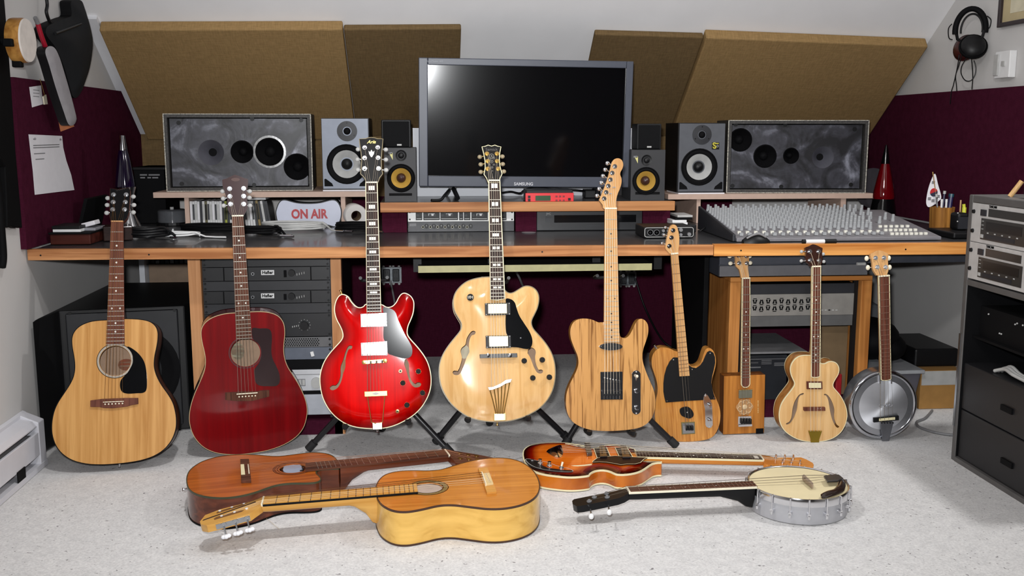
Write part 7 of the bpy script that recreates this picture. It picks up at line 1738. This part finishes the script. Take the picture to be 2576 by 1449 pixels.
lo_ = MB().tube([(q[0]+.0255*math.cos(R(a)), -.0072, q[1]+.0085*math.sin(R(a))) for a in range(0, 360, 12)], .0009, 6, closed=True)
g.put(lo_, 'oval_emblem', CHROME)
g.put(text_mb('Ford', .013, Matrix.Translation((q[0], -.0080, q[1])) @ LOCTXT, shear=.35, depth=.0004), 'emblem_lettering', CHROME)
a_, b_ = z(1416, 1014), z(1756, 1044); br = g.put(MB().box((a_[0], -.014, b_[1]), (b_[0], -.005, a_[1])), 'bridge', BLACK, bevel=.001)
a_, b_ = z(1485, 1020), z(1700, 1034); g.put(MB().box((a_[0], -.0155, b_[1]), (b_[0], -.014, a_[1])), 'saddle', CREAM, br)
tp_ = quad(g, 'tailpiece', mat('grey_tail_steel', (130, 132, 138), .3, 1.0), z([(1512, 1070), (1688, 1070), (1660, 1180), (1632, 1290), (1625, 1330), (1535, 1330), (1530, 1250), (1515, 1150)]), -.012, -.006, bevel=.001)
for i in range(5): q = z(1525 + 38*i, 1082); g.put(MB().disc(q, .0024, -.0135, -.012, 8), 'string_post', BLACK, tp_)
neck(g, g.L(2206.5, 694.5), g.L(2234, 694.5), z(1517, 492), z(1652, 492), z(1588, 1028)[1], 20, ROSEWOODR, wood('neck_tan', (176, 126, 74), (206, 156, 100), 'z', 40), (), bind=CREAM, y=-.012, dep=.018, zj=c[1]+rr*.98, heel=.03, end='arc', fretm=mat('dull_fret', (128, 92, 76), .5), fret_w=.0014)
for s in (-1, 1): q = z(1585 + s*78, 512); g.put(MB().box((q[0]-.002, -.010, q[1]-.012), (q[0]+.002, 0, q[1]+.018)), 'neck_bracket', CHROME)
f2 = lambda p: (2150 + p[0]*.0828, 600 + p[1]*.0828)
hp = [(668, 1120), (580, 985), (545, 890), (540, 760), (520, 640), (475, 520), (490, 460), (570, 425), (650, 375), (740, 360), (860, 380), (930, 420), (1010, 450), (1025, 520), (1010, 640), (1015, 780), (1030, 900), (1020, 1000), (985, 1080), (1000, 1120)]
pl = head(g, f2, hp, R(12), .012, MAPLE, [(680, 870), (630, 590), (885, 585), (935, 870)], [(435, 880), (395, 600), (1070, 590), (1095, 870)], CHROME, IVORY, sm=False, bsz=(.008, .005, .0095))
strings(g, 4, z(1500, 1024), z(1670, 1024), -.016, (0, 1, 2, 3), pl, STRINGM, (z(1530, 1080), z(1660, 1080), -.0125), inset=.25)
strap_pin(g, z(1572, 1335)[0], z(1572, 1325)[1], t*.4)

# ------------------------------------------------------------------ instruments lying on the carpet
def lying(name, label, h_, bot, nut, cat='guitar'):
    q = PZ(*bot, h_); g = Guitar(name, label, q, (0, 0, 1), bot, nut, cat); return g
# --- 10 cedar-top cutaway classical ----------------------------------------------------
t = .092
g = lying('cutaway_guitar', 'orange-topped cutaway nylon guitar lying behind the other lying classical guitar', t + .002, (470, 1204), (1124, 1138)); g.sg = -1
z = zoomf(g, 440, 1100, 560/2576); zf_ = zoomf(g, 440, 1100, 560/2576, -.008)
ol = sp(z([(1900, 330), (1885, 285), (1870, 256), (1840, 226), (1780, 197), (1690, 181), (1580, 178), (1460, 190), (1340, 206), (1200, 221), (1080, 217), (960, 206), (820, 200), (700, 202), (560, 215), (440, 240), (320, 280), (231, 331), (166, 391), (137, 460), (137, 530), (163, 600), (232, 650), (332, 680), (440, 695), (560, 699), (680, 690), (800, 669), (920, 638), (1040, 596), (1140, 562), (1240, 541), (1350, 531), (1480, 530), (1600, 524), (1662, 511), (1688, 490), (1680, 462), (1645, 428), (1634, 402), (1655, 381), (1705, 368), (1780, 362), (1860, 358), (1900, 355)]), 3)
c = z(1368, 360); rh = .041
CEDAR = wood('orange_cedar', (146, 70, 16), (178, 94, 30), 'z', 70, .3, .3)
BROWNS = wood('brown_side', (76, 36, 22), (112, 58, 36), 'z', 40, .25, .6)
body(g, ol, t, CEDAR, BROWNS, [disc_poly(c, rh)], bind=mat('dark_green_line', (58, 60, 40), .4), bback=BLACKM, bw=.002)
for k in (1.12, 1.3, 1.42):
    v1, f1_ = ring(disc_poly(c, rh), -.0005, -.0005, rh*(k-1), rh*(k-1)+.0028); g.put(MB().add(v1, f1_), 'rosette', mat('rosette_brown', (84, 34, 14), .5), recalc=False)
g.put(MB().prism([(c[0]+rh*1.02*math.cos(R(a)), c[1]+rh*(.74 if abs(math.sin(R(a))) > .7 else 1.0)*math.sin(R(a))) for a in range(0, 360, 10)], .002, .006), 'feedback_cover', mat('blue_grey_disc', (150, 160, 178), .4))
g.put(MB().tube([(*[z(1470, 350)[0]], -.002, z(1470, 350)[1]), (z(1490, 400)[0], -.006, z(1490, 400)[1]), (z(1450, 395)[0], -.002, z(1450, 395)[1])], .0018, 6), 'pickup_wire', BLACK, smooth=60)
br = quad(g, 'bridge', ROSEWOOD, z([(757, 283), (858, 280), (884, 530), (768, 533)]), -.009, 0, bevel=.001)
zb2 = zoomf(g, 440, 1100, 560/2576, -.01)
quad(g, 'tie_block', CREAM, zb2([(760, 318), (800, 316), (812, 428), (766, 430)]), -.0115, -.009, br)
quad(g, 'saddle', IVORY, zb2([(842, 318), (852, 318), (864, 418), (852, 418)]), -.0125, -.009, br)
e0, e1 = zf_(1512, 298), zf_(1508, 378)
zk = zoomf(g, 880, 1090, 520/2431, -.008)
n0, n1 = zk(1112, 192), zk(1160, 262)
neck(g, n0, n1, e0, e1, zb2(847, 370)[1], 19, ROSEWOOD, BROWNS, (), y=-.008, dep=.022, zj=z(1900, 300)[1]-.002, heel=.085, hl=.07)
f2 = lambda p: (880 + p[0]*.2139, 1090 + p[1]*.2139)
hp = [(1118, 192), (1180, 196), (1240, 208), (1500, 250), (1690, 288), (1668, 332), (1450, 345), (1310, 352), (1245, 352), (1205, 305), (1165, 266)]
pl = head(g, f2, hp, R(10), .018, BROWNS, [(1290, 240), (1390, 258), (1490, 272), (1300, 300), (1400, 308), (1500, 312)], None, GOLD, GOLD, face=ROSEWOOD, sm=False, postl=.001)
for p in ((1320, 330), (1365, 322), (1410, 314), (1440, 306)): q = g.h.L(*f2(p)); g.put(MB().ell(g.h.rel @ Vector((q[0], .01, q[1])), .006, .009, .006, 10), 'peg_button', CREAM, g.hs, smooth=60)
sl_, sr_ = zb2(845, 325), zb2(857, 412)
strings(g, 6, sl_, sr_, -.0135, (0, 1, 2, 3, 4, 5), pl, NYLON, r_=.0006) if False else None
g.sg = 1 if n1[0] > n0[0] else -1
strings(g, 6, sl_, sr_, -.0135, (0, 1, 2, 5, 4, 3), pl, mat('dull_nylon', (150, 96, 60), .4), r_=.0004)
strap_pin(g, 0, min(q[1] for q in ol), t*.35)

# --- 11 yellow classical in front ------------------------------------------------------
t = .098
g = lying('classical_guitar', 'honey-yellow classical guitar lying nearest the camera', t + .002, (1360, 1226), (657, 1262)); g.sg = 1
z = zoomf(g, 880, 1090, 520/2431); zf_ = zoomf(g, 880, 1090, 520/2431, -.007)
ol = sp(z([(302, 660), (312, 610), (350, 542), (411, 492), (501, 461), (620, 444), (760, 440), (900, 442), (1000, 437), (1090, 424), (1200, 390), (1330, 350), (1480, 316), (1640, 294), (1760, 290), (1880, 300), (1998, 331), (2090, 381), (2160, 442), (2209, 520), (2233, 600), (2229, 668), (2199, 730), (2130, 790), (2020, 839), (1890, 870), (1760, 885), (1620, 885), (1480, 871), (1350, 855), (1230, 842), (1110, 842), (1000, 857), (880, 885), (760, 909), (660, 921), (560, 917), (471, 894), (391, 850), (341, 800), (312, 740), (301, 700)]), 3)
c = z(915, 640); rh = .0425
HONEY = wood('honey_top', (176, 106, 36), (200, 130, 52), 'z', 70, .35, .4)
YELS = wood('yellow_maple_side', (204, 158, 76), (226, 182, 98), 'z', 30, .3, .5)
body(g, ol, t, HONEY, YELS, [disc_poly(c, rh)], bind=mat('dark_brown_line', (62, 36, 22), .4), bback=mat('dark_brown_line', (62, 36, 22), .4), bw=.0022)
for a0, a1, m_ in ((.02, .08, BLACKM), (.10, .34, mat('rosette_green', (124, 104, 58), .5, var=.3, scale=200)), (.37, .42, BLACKM)):
    v1, f1_ = ring(disc_poly(c, rh), -.0005, -.0005, rh*a0, rh*a1); g.put(MB().add(v1, f1_), 'rosette', m_, recalc=False)
g.put(MB().prism(disc_poly(c, rh*1.02, 32), .005, .008), 'lit_inside_disc', mat('painted_lit_inside', (182, 166, 154), .5))  # pale disc under the hole paints in the lit inside of the body
br = quad(g, 'bridge', wood('tan_bridge', (190, 132, 60), (214, 158, 82), 'z', 40, .4, .2), z([(1508, 432), (1618, 425), (1728, 712), (1612, 724)]), -.007, 0, bevel=.001)
zb2 = zoomf(g, 880, 1090, 520/2431, -.010)
quad(g, 'tie_block', mat('beige_tie', (216, 190, 140), .4), zb2([(1556, 478), (1640, 472), (1688, 598), (1606, 610)]), -.013, -.007, br, bevel=.001)
quad(g, 'saddle', IVORY, zb2([(1546, 470), (1558, 470), (1606, 608), (1594, 610)]), -.0155, -.007, br)
q0_, q1_ = zb2(1595, 490), zb2(1620, 545); 
for i in range(6): f = i/5; q = (q0_[0]+(q1_[0]-q0_[0])*f*1.6-.004, q0_[1]+(q1_[1]-q0_[1])*f*1.6); g.put(MB().tube([(q[0]-.004, -.0145, q[1]), (q[0]+.004, -.0145, q[1]-.003)], .0015, 6), 'string_tie', NYLON, br)
zk = zoomf(g, 440, 1100, 560/2576, -.007)
n0, n1 = zk(1035, 686), zk(1018, 778)
e0, e1 = zf_(785, 590), zf_(800, 688)
YFB = wood('yellow_fingerboard', (188, 134, 58), (214, 162, 82), 'z', 60, .4, .2)
neck(g, n0, n1, e0, e1, zb2(1578, 540)[1], 19, YFB, wood('yellow_neck', (196, 142, 66), (216, 168, 92), 'z', 30, .35, .3), (), y=-.007, dep=.024, zj=z(302, 680)[1]-.002, heel=.092, hl=.06, fretm=mat('dark_fret', (78, 52, 30), .4))
# dark edge strip of the fingerboard on the viewer's side
pA, pB = (n1[0], n1[1]), (e1[0], e1[1])
g.put(MB().tube([(pA[0], -.004, pA[1]), (pB[0], -.004, pB[1])], .0032, 6), 'edge_strip', BLACKM)
g.sg = 1 if n1[0] > n0[0] else -1
f2 = lambda p: (440 + p[0]*.21739, 1100 + p[1]*.21739)
hp = [(1020, 690), (940, 722), (740, 780), (520, 835), (350, 900), (318, 940), (288, 975), (300, 1008), (370, 1020), (520, 985), (700, 935), (860, 890), (915, 850), (1000, 790)]
pl = head(g, f2, hp, R(10), .020, wood('yellow_neck', (196, 142, 66), (216, 168, 92), 'z', 30, .35, .3), [(830, 830), (690, 870), (540, 915), (800, 775), (660, 815), (520, 855)], None, WPLAST, WPLAST, sm=False, postl=.001, postr=.002)
for pts in ([(450, 945), (480, 925), (760, 850), (800, 845), (770, 865), (500, 945), (460, 957)], [(480, 875), (500, 860), (780, 775), (830, 765), (790, 790), (520, 872), (490, 882)]):
    g.put(MB().prism([g.h.L(*f2(p)) for p in pts], -.0008, .002, g.h.rel), 'string_slot', mat('slot_brown', (112, 74, 34), .6), g.hs)
g.put(MB().prism([g.h.L(*f2(p)) for p in ((320, 968), (330, 955), (930, 745), (940, 752))], -.0009, .001, g.h.rel), 'centre_strip', mat('slot_dark', (52, 32, 18), .6), g.hs)
# machine heads on the near side
hA, hB = g.h.L(*f2((520, 985))), g.h.L(*f2((860, 890)))
dv = Vector((hB[0]-hA[0], 0, hB[1]-hA[1])).normalized(); out = Vector((dv.z, 0, -dv.x))
if (g.h.rel.to_3x3() @ out).dot(Vector((1, 0, 0))) * g.sg < 0: out = -out
for i in range(3):
    f = .10 + .40*i; p = Vector((hA[0]+(hB[0]-hA[0])*f, .010, hA[1]+(hB[1]-hA[1])*f))
    m2 = MB(); m2.tube([g.h.rel @ (p + out*.001), g.h.rel @ (p + out*.004)], .008, 12); m2.tube([g.h.rel @ (p + out*.004), g.h.rel @ (p + out*.006 + Vector((0, .012, 0))), g.h.rel @ (p + out*.010 + Vector((0, .022, 0)))], .0022, 8)
    g.put(m2, 'tuning_machine', STEEL, g.hs, smooth=40)
    mb_ = MB()
    for k, dd in enumerate((Vector((0, 0, 0)), dv*.007, -dv*.007, out*.004)): mb_.ell(g.h.rel @ (p + out*.012 + Vector((0, .028, 0)) + dd), .0065, .006, .0065, 10)
    g.put(mb_, 'peg_button', mat('white_pearl_button', (232, 232, 236), .3), g.hs, smooth=60)
m2 = MB()
a_, b_ = Vector((hA[0], 0, hA[1])), Vector((hB[0], 0, hB[1]))
m2.hexa([g.h.rel @ q for q in (a_ + Vector((0, .003, 0)) - dv*.012, b_ + Vector((0, .003, 0)), b_ + Vector((0, .017, 0)), a_ + Vector((0, .017, 0)) - dv*.012, a_ + Vector((0, .003, 0)) - dv*.012 + out*.0015, b_ + Vector((0, .003, 0)) + out*.0015, b_ + Vector((0, .017, 0)) + out*.0015, a_ + Vector((0, .017, 0)) - dv*.012 + out*.0015)])
g.put(m2, 'machine_plate', STEEL, g.hs)
strings(g, 6, zb2(1552, 482), zb2(1598, 600), -.016, (3, 4, 5, 2, 1, 0), pl, [mat('dark_wound_string', (92, 62, 30), .4, .6)]*3 + [NYLON]*3, r_=.0005)
tag(MB().tube(spline([PZ(655, 1297, .003), PZ(675, 1308, .003), PZ(702, 1331, .003)], 5), .0006, 5).build('string_end', NYLON), 'loose string end lying on the carpet below the yellow headstock', 'string')

# --- 12 sunburst electric --------------------------------------------------------------
t = .046
g = lying('sunburst_guitar', 'sunburst hollow electric guitar with chrome pickups lying under the ash guitar', t + .004, (1317, 1150), (1916, 1153)); g.sg = 1
z = zoomf(g, 1280, 1090, 440/2576)
ol = sp(z([(1885, 345), (1868, 262), (1850, 236), (1780, 209), (1680, 187), (1560, 176), (1450, 176), (1372, 187), (1305, 212), (1245, 224), (1180, 218), (1105, 203), (1030, 176), (960, 156), (850, 141), (720, 136), (580, 139), (450, 149), (341, 171), (262, 206), (217, 252), (207, 300), (210, 352), (232, 421), (291, 500), (381, 564), (500, 600), (620, 620), (740, 634), (860, 644), (980, 644), (1100, 634), (1180, 620), (1196, 600), (1222, 578), (1272, 555), (1350, 541), (1430, 546), (1500, 566), (1570, 598), (1640, 607), (1740, 604), (1860, 584), (1960, 549), (2050, 490), (2120, 446), (2200, 430), (2246, 430), (2244, 416), (2160, 414), (2040, 412), (1950, 408)]), 2)
BURST = wood('sunburst_top', (206, 110, 24), (226, 132, 36), 'z', 50, .14, 1.0, burst=[(0, (24, 14, 12)), (.010, (60, 18, 12)), (.03, (160, 50, 30)), (.055, (255, 225, 200))])
BURSTS = wood('sunburst_side', (150, 70, 14), (196, 110, 30), 'z', 9, .15, .9, lo=.3, hi=.6, stretch=1.0)
body(g, ol, t, BURST, BURSTS, (), arch=.009, aw=.02, grid=.010, bind=CREAM, bback=CREAM, bw=.003)
zz1 = zoomf(g, 1280, 1090, 440/2576, -.010)
pgm = mat('tortoise_guard', (30, 13, 10), .4, spec=.15)
pgp = z([(1232, 470), (1300, 420), (1420, 400), (1560, 388), (1700, 395), (1850, 408), (2000, 412), (2040, 414), (1990, 440), (1940, 490), (1860, 510), (1740, 512), (1650, 523), (1560, 505), (1440, 485), (1330, 478), (1235, 485)])
quad(g, 'pickguard', pgm, pgp, -.013, -.0105)
v1, f1_ = ring(pgp, -.0135, -.0135, -.0016, .0006); g.put(MB().add(v1, f1_), 'pickguard_edge', CREAM, recalc=False)
cpp = sp(z([(245, 420), (300, 415), (420, 440), (560, 462), (720, 520), (860, 550), (940, 585), (930, 606), (820, 606), (640, 592), (500, 570), (380, 535), (300, 490), (258, 450)]))
cp = quad(g, 'control_plate', BLACK, cpp, -.0085, -.003)
v1, f1_ = ring(cpp, -.009, -.009, -.0016, .0004); g.put(MB().add(v1, f1_), 'control_plate_edge', LGREY, cp, recalc=False)
for p in ((462, 485), (598, 520)):
    q = z(*p); Mx = Matrix.Translation((q[0], -.0085, q[1])) @ Matrix.Rotation(R(90), 4, 'X')
    g.put(MB().lathe([(.0095, 0), (.009, .004), (.0065, .006), (.006, .015), (.001, .0155)], Mx, 16), 'knob', CHROME, smooth=35)
q = z(346, 435); g.put(MB().lathe([(.006, 0), (.005, .003), (.001, .003)], Matrix.Translation((q[0], -.0085, q[1])) @ Matrix.Rotation(R(90), 4, 'X'), 14), 'jack_nut', STEEL, cp)
q = z(775, 552); g.put(MB().lathe([(.008, 0), (.006, .006), (.001, .008)], Matrix.Translation((q[0], -.0085, q[1])) @ Matrix.Rotation(R(90), 4, 'X'), 14), 'switch_base', STEEL, cp)
g.put(MB().tube([(q[0], -.015, q[1]), (q[0]-.003, -.028, q[1]+.004)], [.003, .0038], 10), 'switch_tip', IVORY, cp, smooth=50)
tl = sp(z([(555, 318), (600, 275), (700, 235), (765, 222), (785, 270), (800, 330), (775, 395), (715, 405), (630, 375), (570, 335)]))
tpm = plate(tl, (), arch=.010, aw=.012, grid=.008, y0=-.012); g.put(tpm, 'tailpiece', CHROME, smooth=50)
quad(g, 'tailpiece_base', CHROME, tl, -.012, -.004)
br = quad(g, 'bridge', mat('dull_metal', (110, 106, 102), .35, .8), z([(1112, 218), (1190, 212), (1224, 375), (1150, 382)]), -.020, -.009, bevel=.002)
def lp_pick(fr_pts, cv_pts):
    f_ = quad(g, 'pickup_ring', BLACK, z(fr_pts), -.012, -.009)
    v1, f1_ = ring(z(fr_pts), -.0124, -.0124, -.002, .0005); g.put(MB().add(v1, f1_), 'ring_edge', CREAM, f_, recalc=False)
    cv = quad(g, 'pickup_cover', mat('smoky_chrome', (120, 120, 124), .18, 1.0), z(cv_pts), -.019, -.012, f_, bevel=.002)
    a, b, c_, d_ = z(cv_pts)
    for i in range(6):
        f = (i+.8)/6.6; g.put(MB().disc((a[0]+(d_[0]-a[0])*f*.8 + (b[0]-a[0])*.5, a[1]+(d_[1]-a[1])*f*.8 + (b[1]-a[1])*.5), .002, -.0198, -.0188, 8), 'pole_piece', BLACK, f_)
lp_pick([(1245, 268), (1440, 250), (1510, 428), (1300, 425)], [(1330, 262), (1402, 258), (1450, 420), (1340, 425)])
lp_pick([(1560, 258), (1745, 262), (1850, 440), (1640, 436)], [(1640, 255), (1728, 262), (1792, 430), (1672, 432)])
for k, pts in ((0, [(830, 188), (950, 195), (1060, 205), (1110, 218), (1060, 212), (950, 201)]), (1, [(920, 515), (1020, 512), (1120, 503), (1222, 492), (1220, 503), (1120, 518), (1020, 526), (960, 524)])):
    quad(g, 'f_hole_binding', CREAM, z(pts), -.0095, -.007)
q = z(1372, 545); g.put(MB().tube([(q[0], -.001, q[1]+.006), (q[0], -.002, q[1]-.001), (q[0], .012, q[1]-.001)], .004, 8), 'guard_bracket', STEEL) if False else None
zk = zoomf(g, 1500, 1090, 660/2576, -.012)
n0, n1 = zk(1592, 210), zk(1643, 262); e0, e1 = zk(378, 174), zk(405, 232)
neck(g, n0, n1, e0, e1, z(1168, 300)[1], 22, EBONY, wood('amber_neck', (190, 112, 36), (214, 138, 54), 'z', 40, .25, .6), [(1, 'block'), (3, 'dot'), (5, 'dbl'), (7, 'dot'), (9, 'dot'), (12, 'dbl'), (15, 'dot')], bind=CREAM, y=-.012, dep=.020, zj=z(2040, 412)[1]-.06, heel=.03)
g.sg = 1 if n1[0] > n0[0] else -1
f2 = lambda p: (1500 + p[0]*.2562, 1090 + p[1]*.2562)
hp = [(1600, 208), (1700, 226), (1760, 240), (1860, 237), (1940, 238), (2010, 236), (2062, 256), (2125, 290), (2136, 312), (2128, 336), (2050, 331), (1900, 322), (1760, 312), (1690, 312), (1645, 292), (1640, 270)]
pl = head(g, f2, hp, R(4), .014, wood('amber_neck', (190, 112, 36), (214, 138, 54), 'z', 40, .25, .6), [(1762, 248), (1848, 250), (1932, 250), (1828, 292), (1915, 292), (2000, 300)], None, CHROME, CHROME, sm=False, postl=.014, postr=.003)
q = g.h.L(*f2((1735, 262))); 
strings(g, 6, z(1130, 230), z(1195, 365), -.022, (0, 1, 2, 5, 4, 3), pl, STRINGM, (z(775, 250), z(790, 350), -.016))
strap_pin(g, 0.0, min(q[1] for q in ol), t*.4)

# --- 13 open-back banjo ---------------------------------------------------------------
t = .075
z_b = t + .003
g = lying('banjo', 'open-back banjo with white skin head, metal rim and black neck lying at the right', z_b, (2118, 1212), (1578, 1234), 'banjo')
z = zoomf(g, 1700, 1100, 500/2576)
cpts = np.array(z([(985, 505), (1110, 400), (1400, 362), (1700, 380), (1990, 480), (2160, 600), (1700, 832), (1400, 790), (1200, 715), (1060, 620)]))
A_ = np.c_[2*cpts, np.ones(len(cpts))]; sol = np.linalg.lstsq(A_, (cpts**2).sum(1), rcond=None)[0]
c = (float(sol[0]), float(sol[1])); rr = float(math.sqrt(sol[2] + sol[0]**2 + sol[1]**2))
Mx = Matrix.Translation((c[0], 0, c[1])) @ Matrix.Rotation(R(90), 4, 'X')
BR = mat('banjo_rim_metal', (178, 178, 182), .4, .35, var=.05)
g.put(MB().lathe([(rr*.97, -t), (rr, -t), (rr, -.014), (rr*.97, -.014), (rr*.97, -t)], Mx, 64, cap=False), 'rim', BR, smooth=40)
g.put(MB().lathe([(rr*1.0, -.022), (rr*1.035, -.022), (rr*1.035, -.004), (rr*1.02, .0015), (rr*1.0, .0012), (rr*.985, -.001)], Mx, 64, cap=False), 'tension_hoop', CHROME, smooth=40)
g.put(MB().lathe([(rr*1.0, -.003), (rr*.9, -.0025), (.001, -.0025)], Mx, 64, cap=False), 'drum_head', mat('banjo_skin', (222, 208, 168), .6, var=.04, scale=12), smooth=40)
for k in range(18):
    a = 2*math.pi*(k+.5)/18; ca, sa = math.cos(a), math.sin(a); p = lambda r_, y_: Vector((c[0]+r_*ca, y_, c[1]+r_*sa))
    m2 = MB().tube([p(rr*1.02, -.001), p(rr*1.055, -.001), p(rr*1.06, .012), p(rr*1.06, .052)], .0022, 8)
    m2.tube([p(rr*1.06, .046), p(rr*1.06, .056)], .0045, 8); m2.tube([p(rr*1.0, .044), p(rr*1.075, .044)], [.007, .0055], 10)
    g.put(m2, 'bracket_hook', CHROME, smooth=50)
zt2 = zoomf(g, 1700, 1100, 500/2576, -.012)
tp_ = quad(g, 'tailpiece', mat('grey_nickel', (120, 118, 118), .3, .9), zt2([(1915, 515), (1990, 498), (2110, 495), (2172, 545), (2110, 572), (1960, 585)]), -.016, -.010, bevel=.0015)
br = quad(g, 'bridge', mat('grey_maple_bridge', (140, 122, 104), .6), zt2([(1640, 500), (1662, 488), (1780, 600), (1782, 625), (1765, 622), (1645, 520)]), -.014, -.003 + .0005, bevel=.0005)
q = zt2(1675, 538); g.put(MB().disc(q, .003, -.0146, -.013, 8), 'bridge_hole', BLACK, br)
# arm rest
ar_ = [z(*p) for p in ((1875, 775), (1930, 745), (2030, 715), (2085, 660), (2110, 600), (2165, 590), (2200, 640), (2185, 700), (2110, 745), (2000, 785), (1905, 808))]
am = plate(sp(ar_), (), arch=.010, aw=.008, grid=.008, y0=-.008); g.put(am, 'arm_rest', mat('dark_brown_gloss', (40, 28, 24), .15, coat=.5), smooth=60)
g.put(MB().prism(sp(ar_), -.008, -.003), 'arm_rest_base', mat('dark_brown_gloss', (40, 28, 24), .15, coat=.5))
zk = zoomf(g, 1280, 1090, 440/2576, -.006); zk2 = zoomf(g, 1700, 1100, 500/2576, -.006)
n0, n1 = zk(1752, 788), zk(1782, 868); e0, e1 = zk2(995, 562), zk2(1052, 640)
neck(g, n0, n1, e0, e1, zt2(1712, 560)[1], 22, ROSEWOOD, mat('black_lacquer', (12, 12, 14), .35, spec=.25), dotset((3, 5, 7, 10, 12), ()), bind=IVORY, y=-.006, dep=.024, zj=c[1]+rr*1.03, heel=.068, hl=.085, fretm=mat('dull_fret', (128, 92, 76), .5), fret_w=.0014, dotr=.0024)
g.sg = 1 if n1[0] > n0[0] else -1
f2 = lambda p: (1280 + p[0]*.17081, 1090 + p[1]*.17081)
hp = [(1730, 818), (1560, 848), (1400, 882), (1170, 928), (960, 970), (932, 995), (940, 1040), (1000, 1075), (1100, 1062), (1350, 1012), (1600, 958), (1690, 925), (1765, 880)]
pl = head(g, f2, hp, R(9), .020, mat('black_lacquer', (12, 12, 14), .35, spec=.25), [(1185, 1005), (1450, 945), (1260, 945), (1440, 890)], None, GREY, IVORY, sm=False, postl=.006, postr=.004)
for p in ((1205, 1165), (1470, 1105)):
    q = g.h.L(*f2(p)); inn = g.h.L(*f2((p[0]-10, p[1]-100)))
    g.put(MB().tube([g.h.rel @ Vector((inn[0], .012, inn[1])), g.h.rel @ Vector((q[0], .012, q[1]))], .0022, 8), 'peg_shaft', STEEL, g.hs)
    g.put(MB().ell(g.h.rel @ Vector((q[0], .012, q[1])), .0065, .009, .0075, 12), 'peg_button', WPLAST, g.hs, smooth=60)
strings(g, 4, zt2(1668, 505), zt2(1772, 610), -.0145, (3, 2, 1, 0), pl, STRINGM, (zt2(1960, 510), zt2(1975, 575), -.0165), inset=.2)
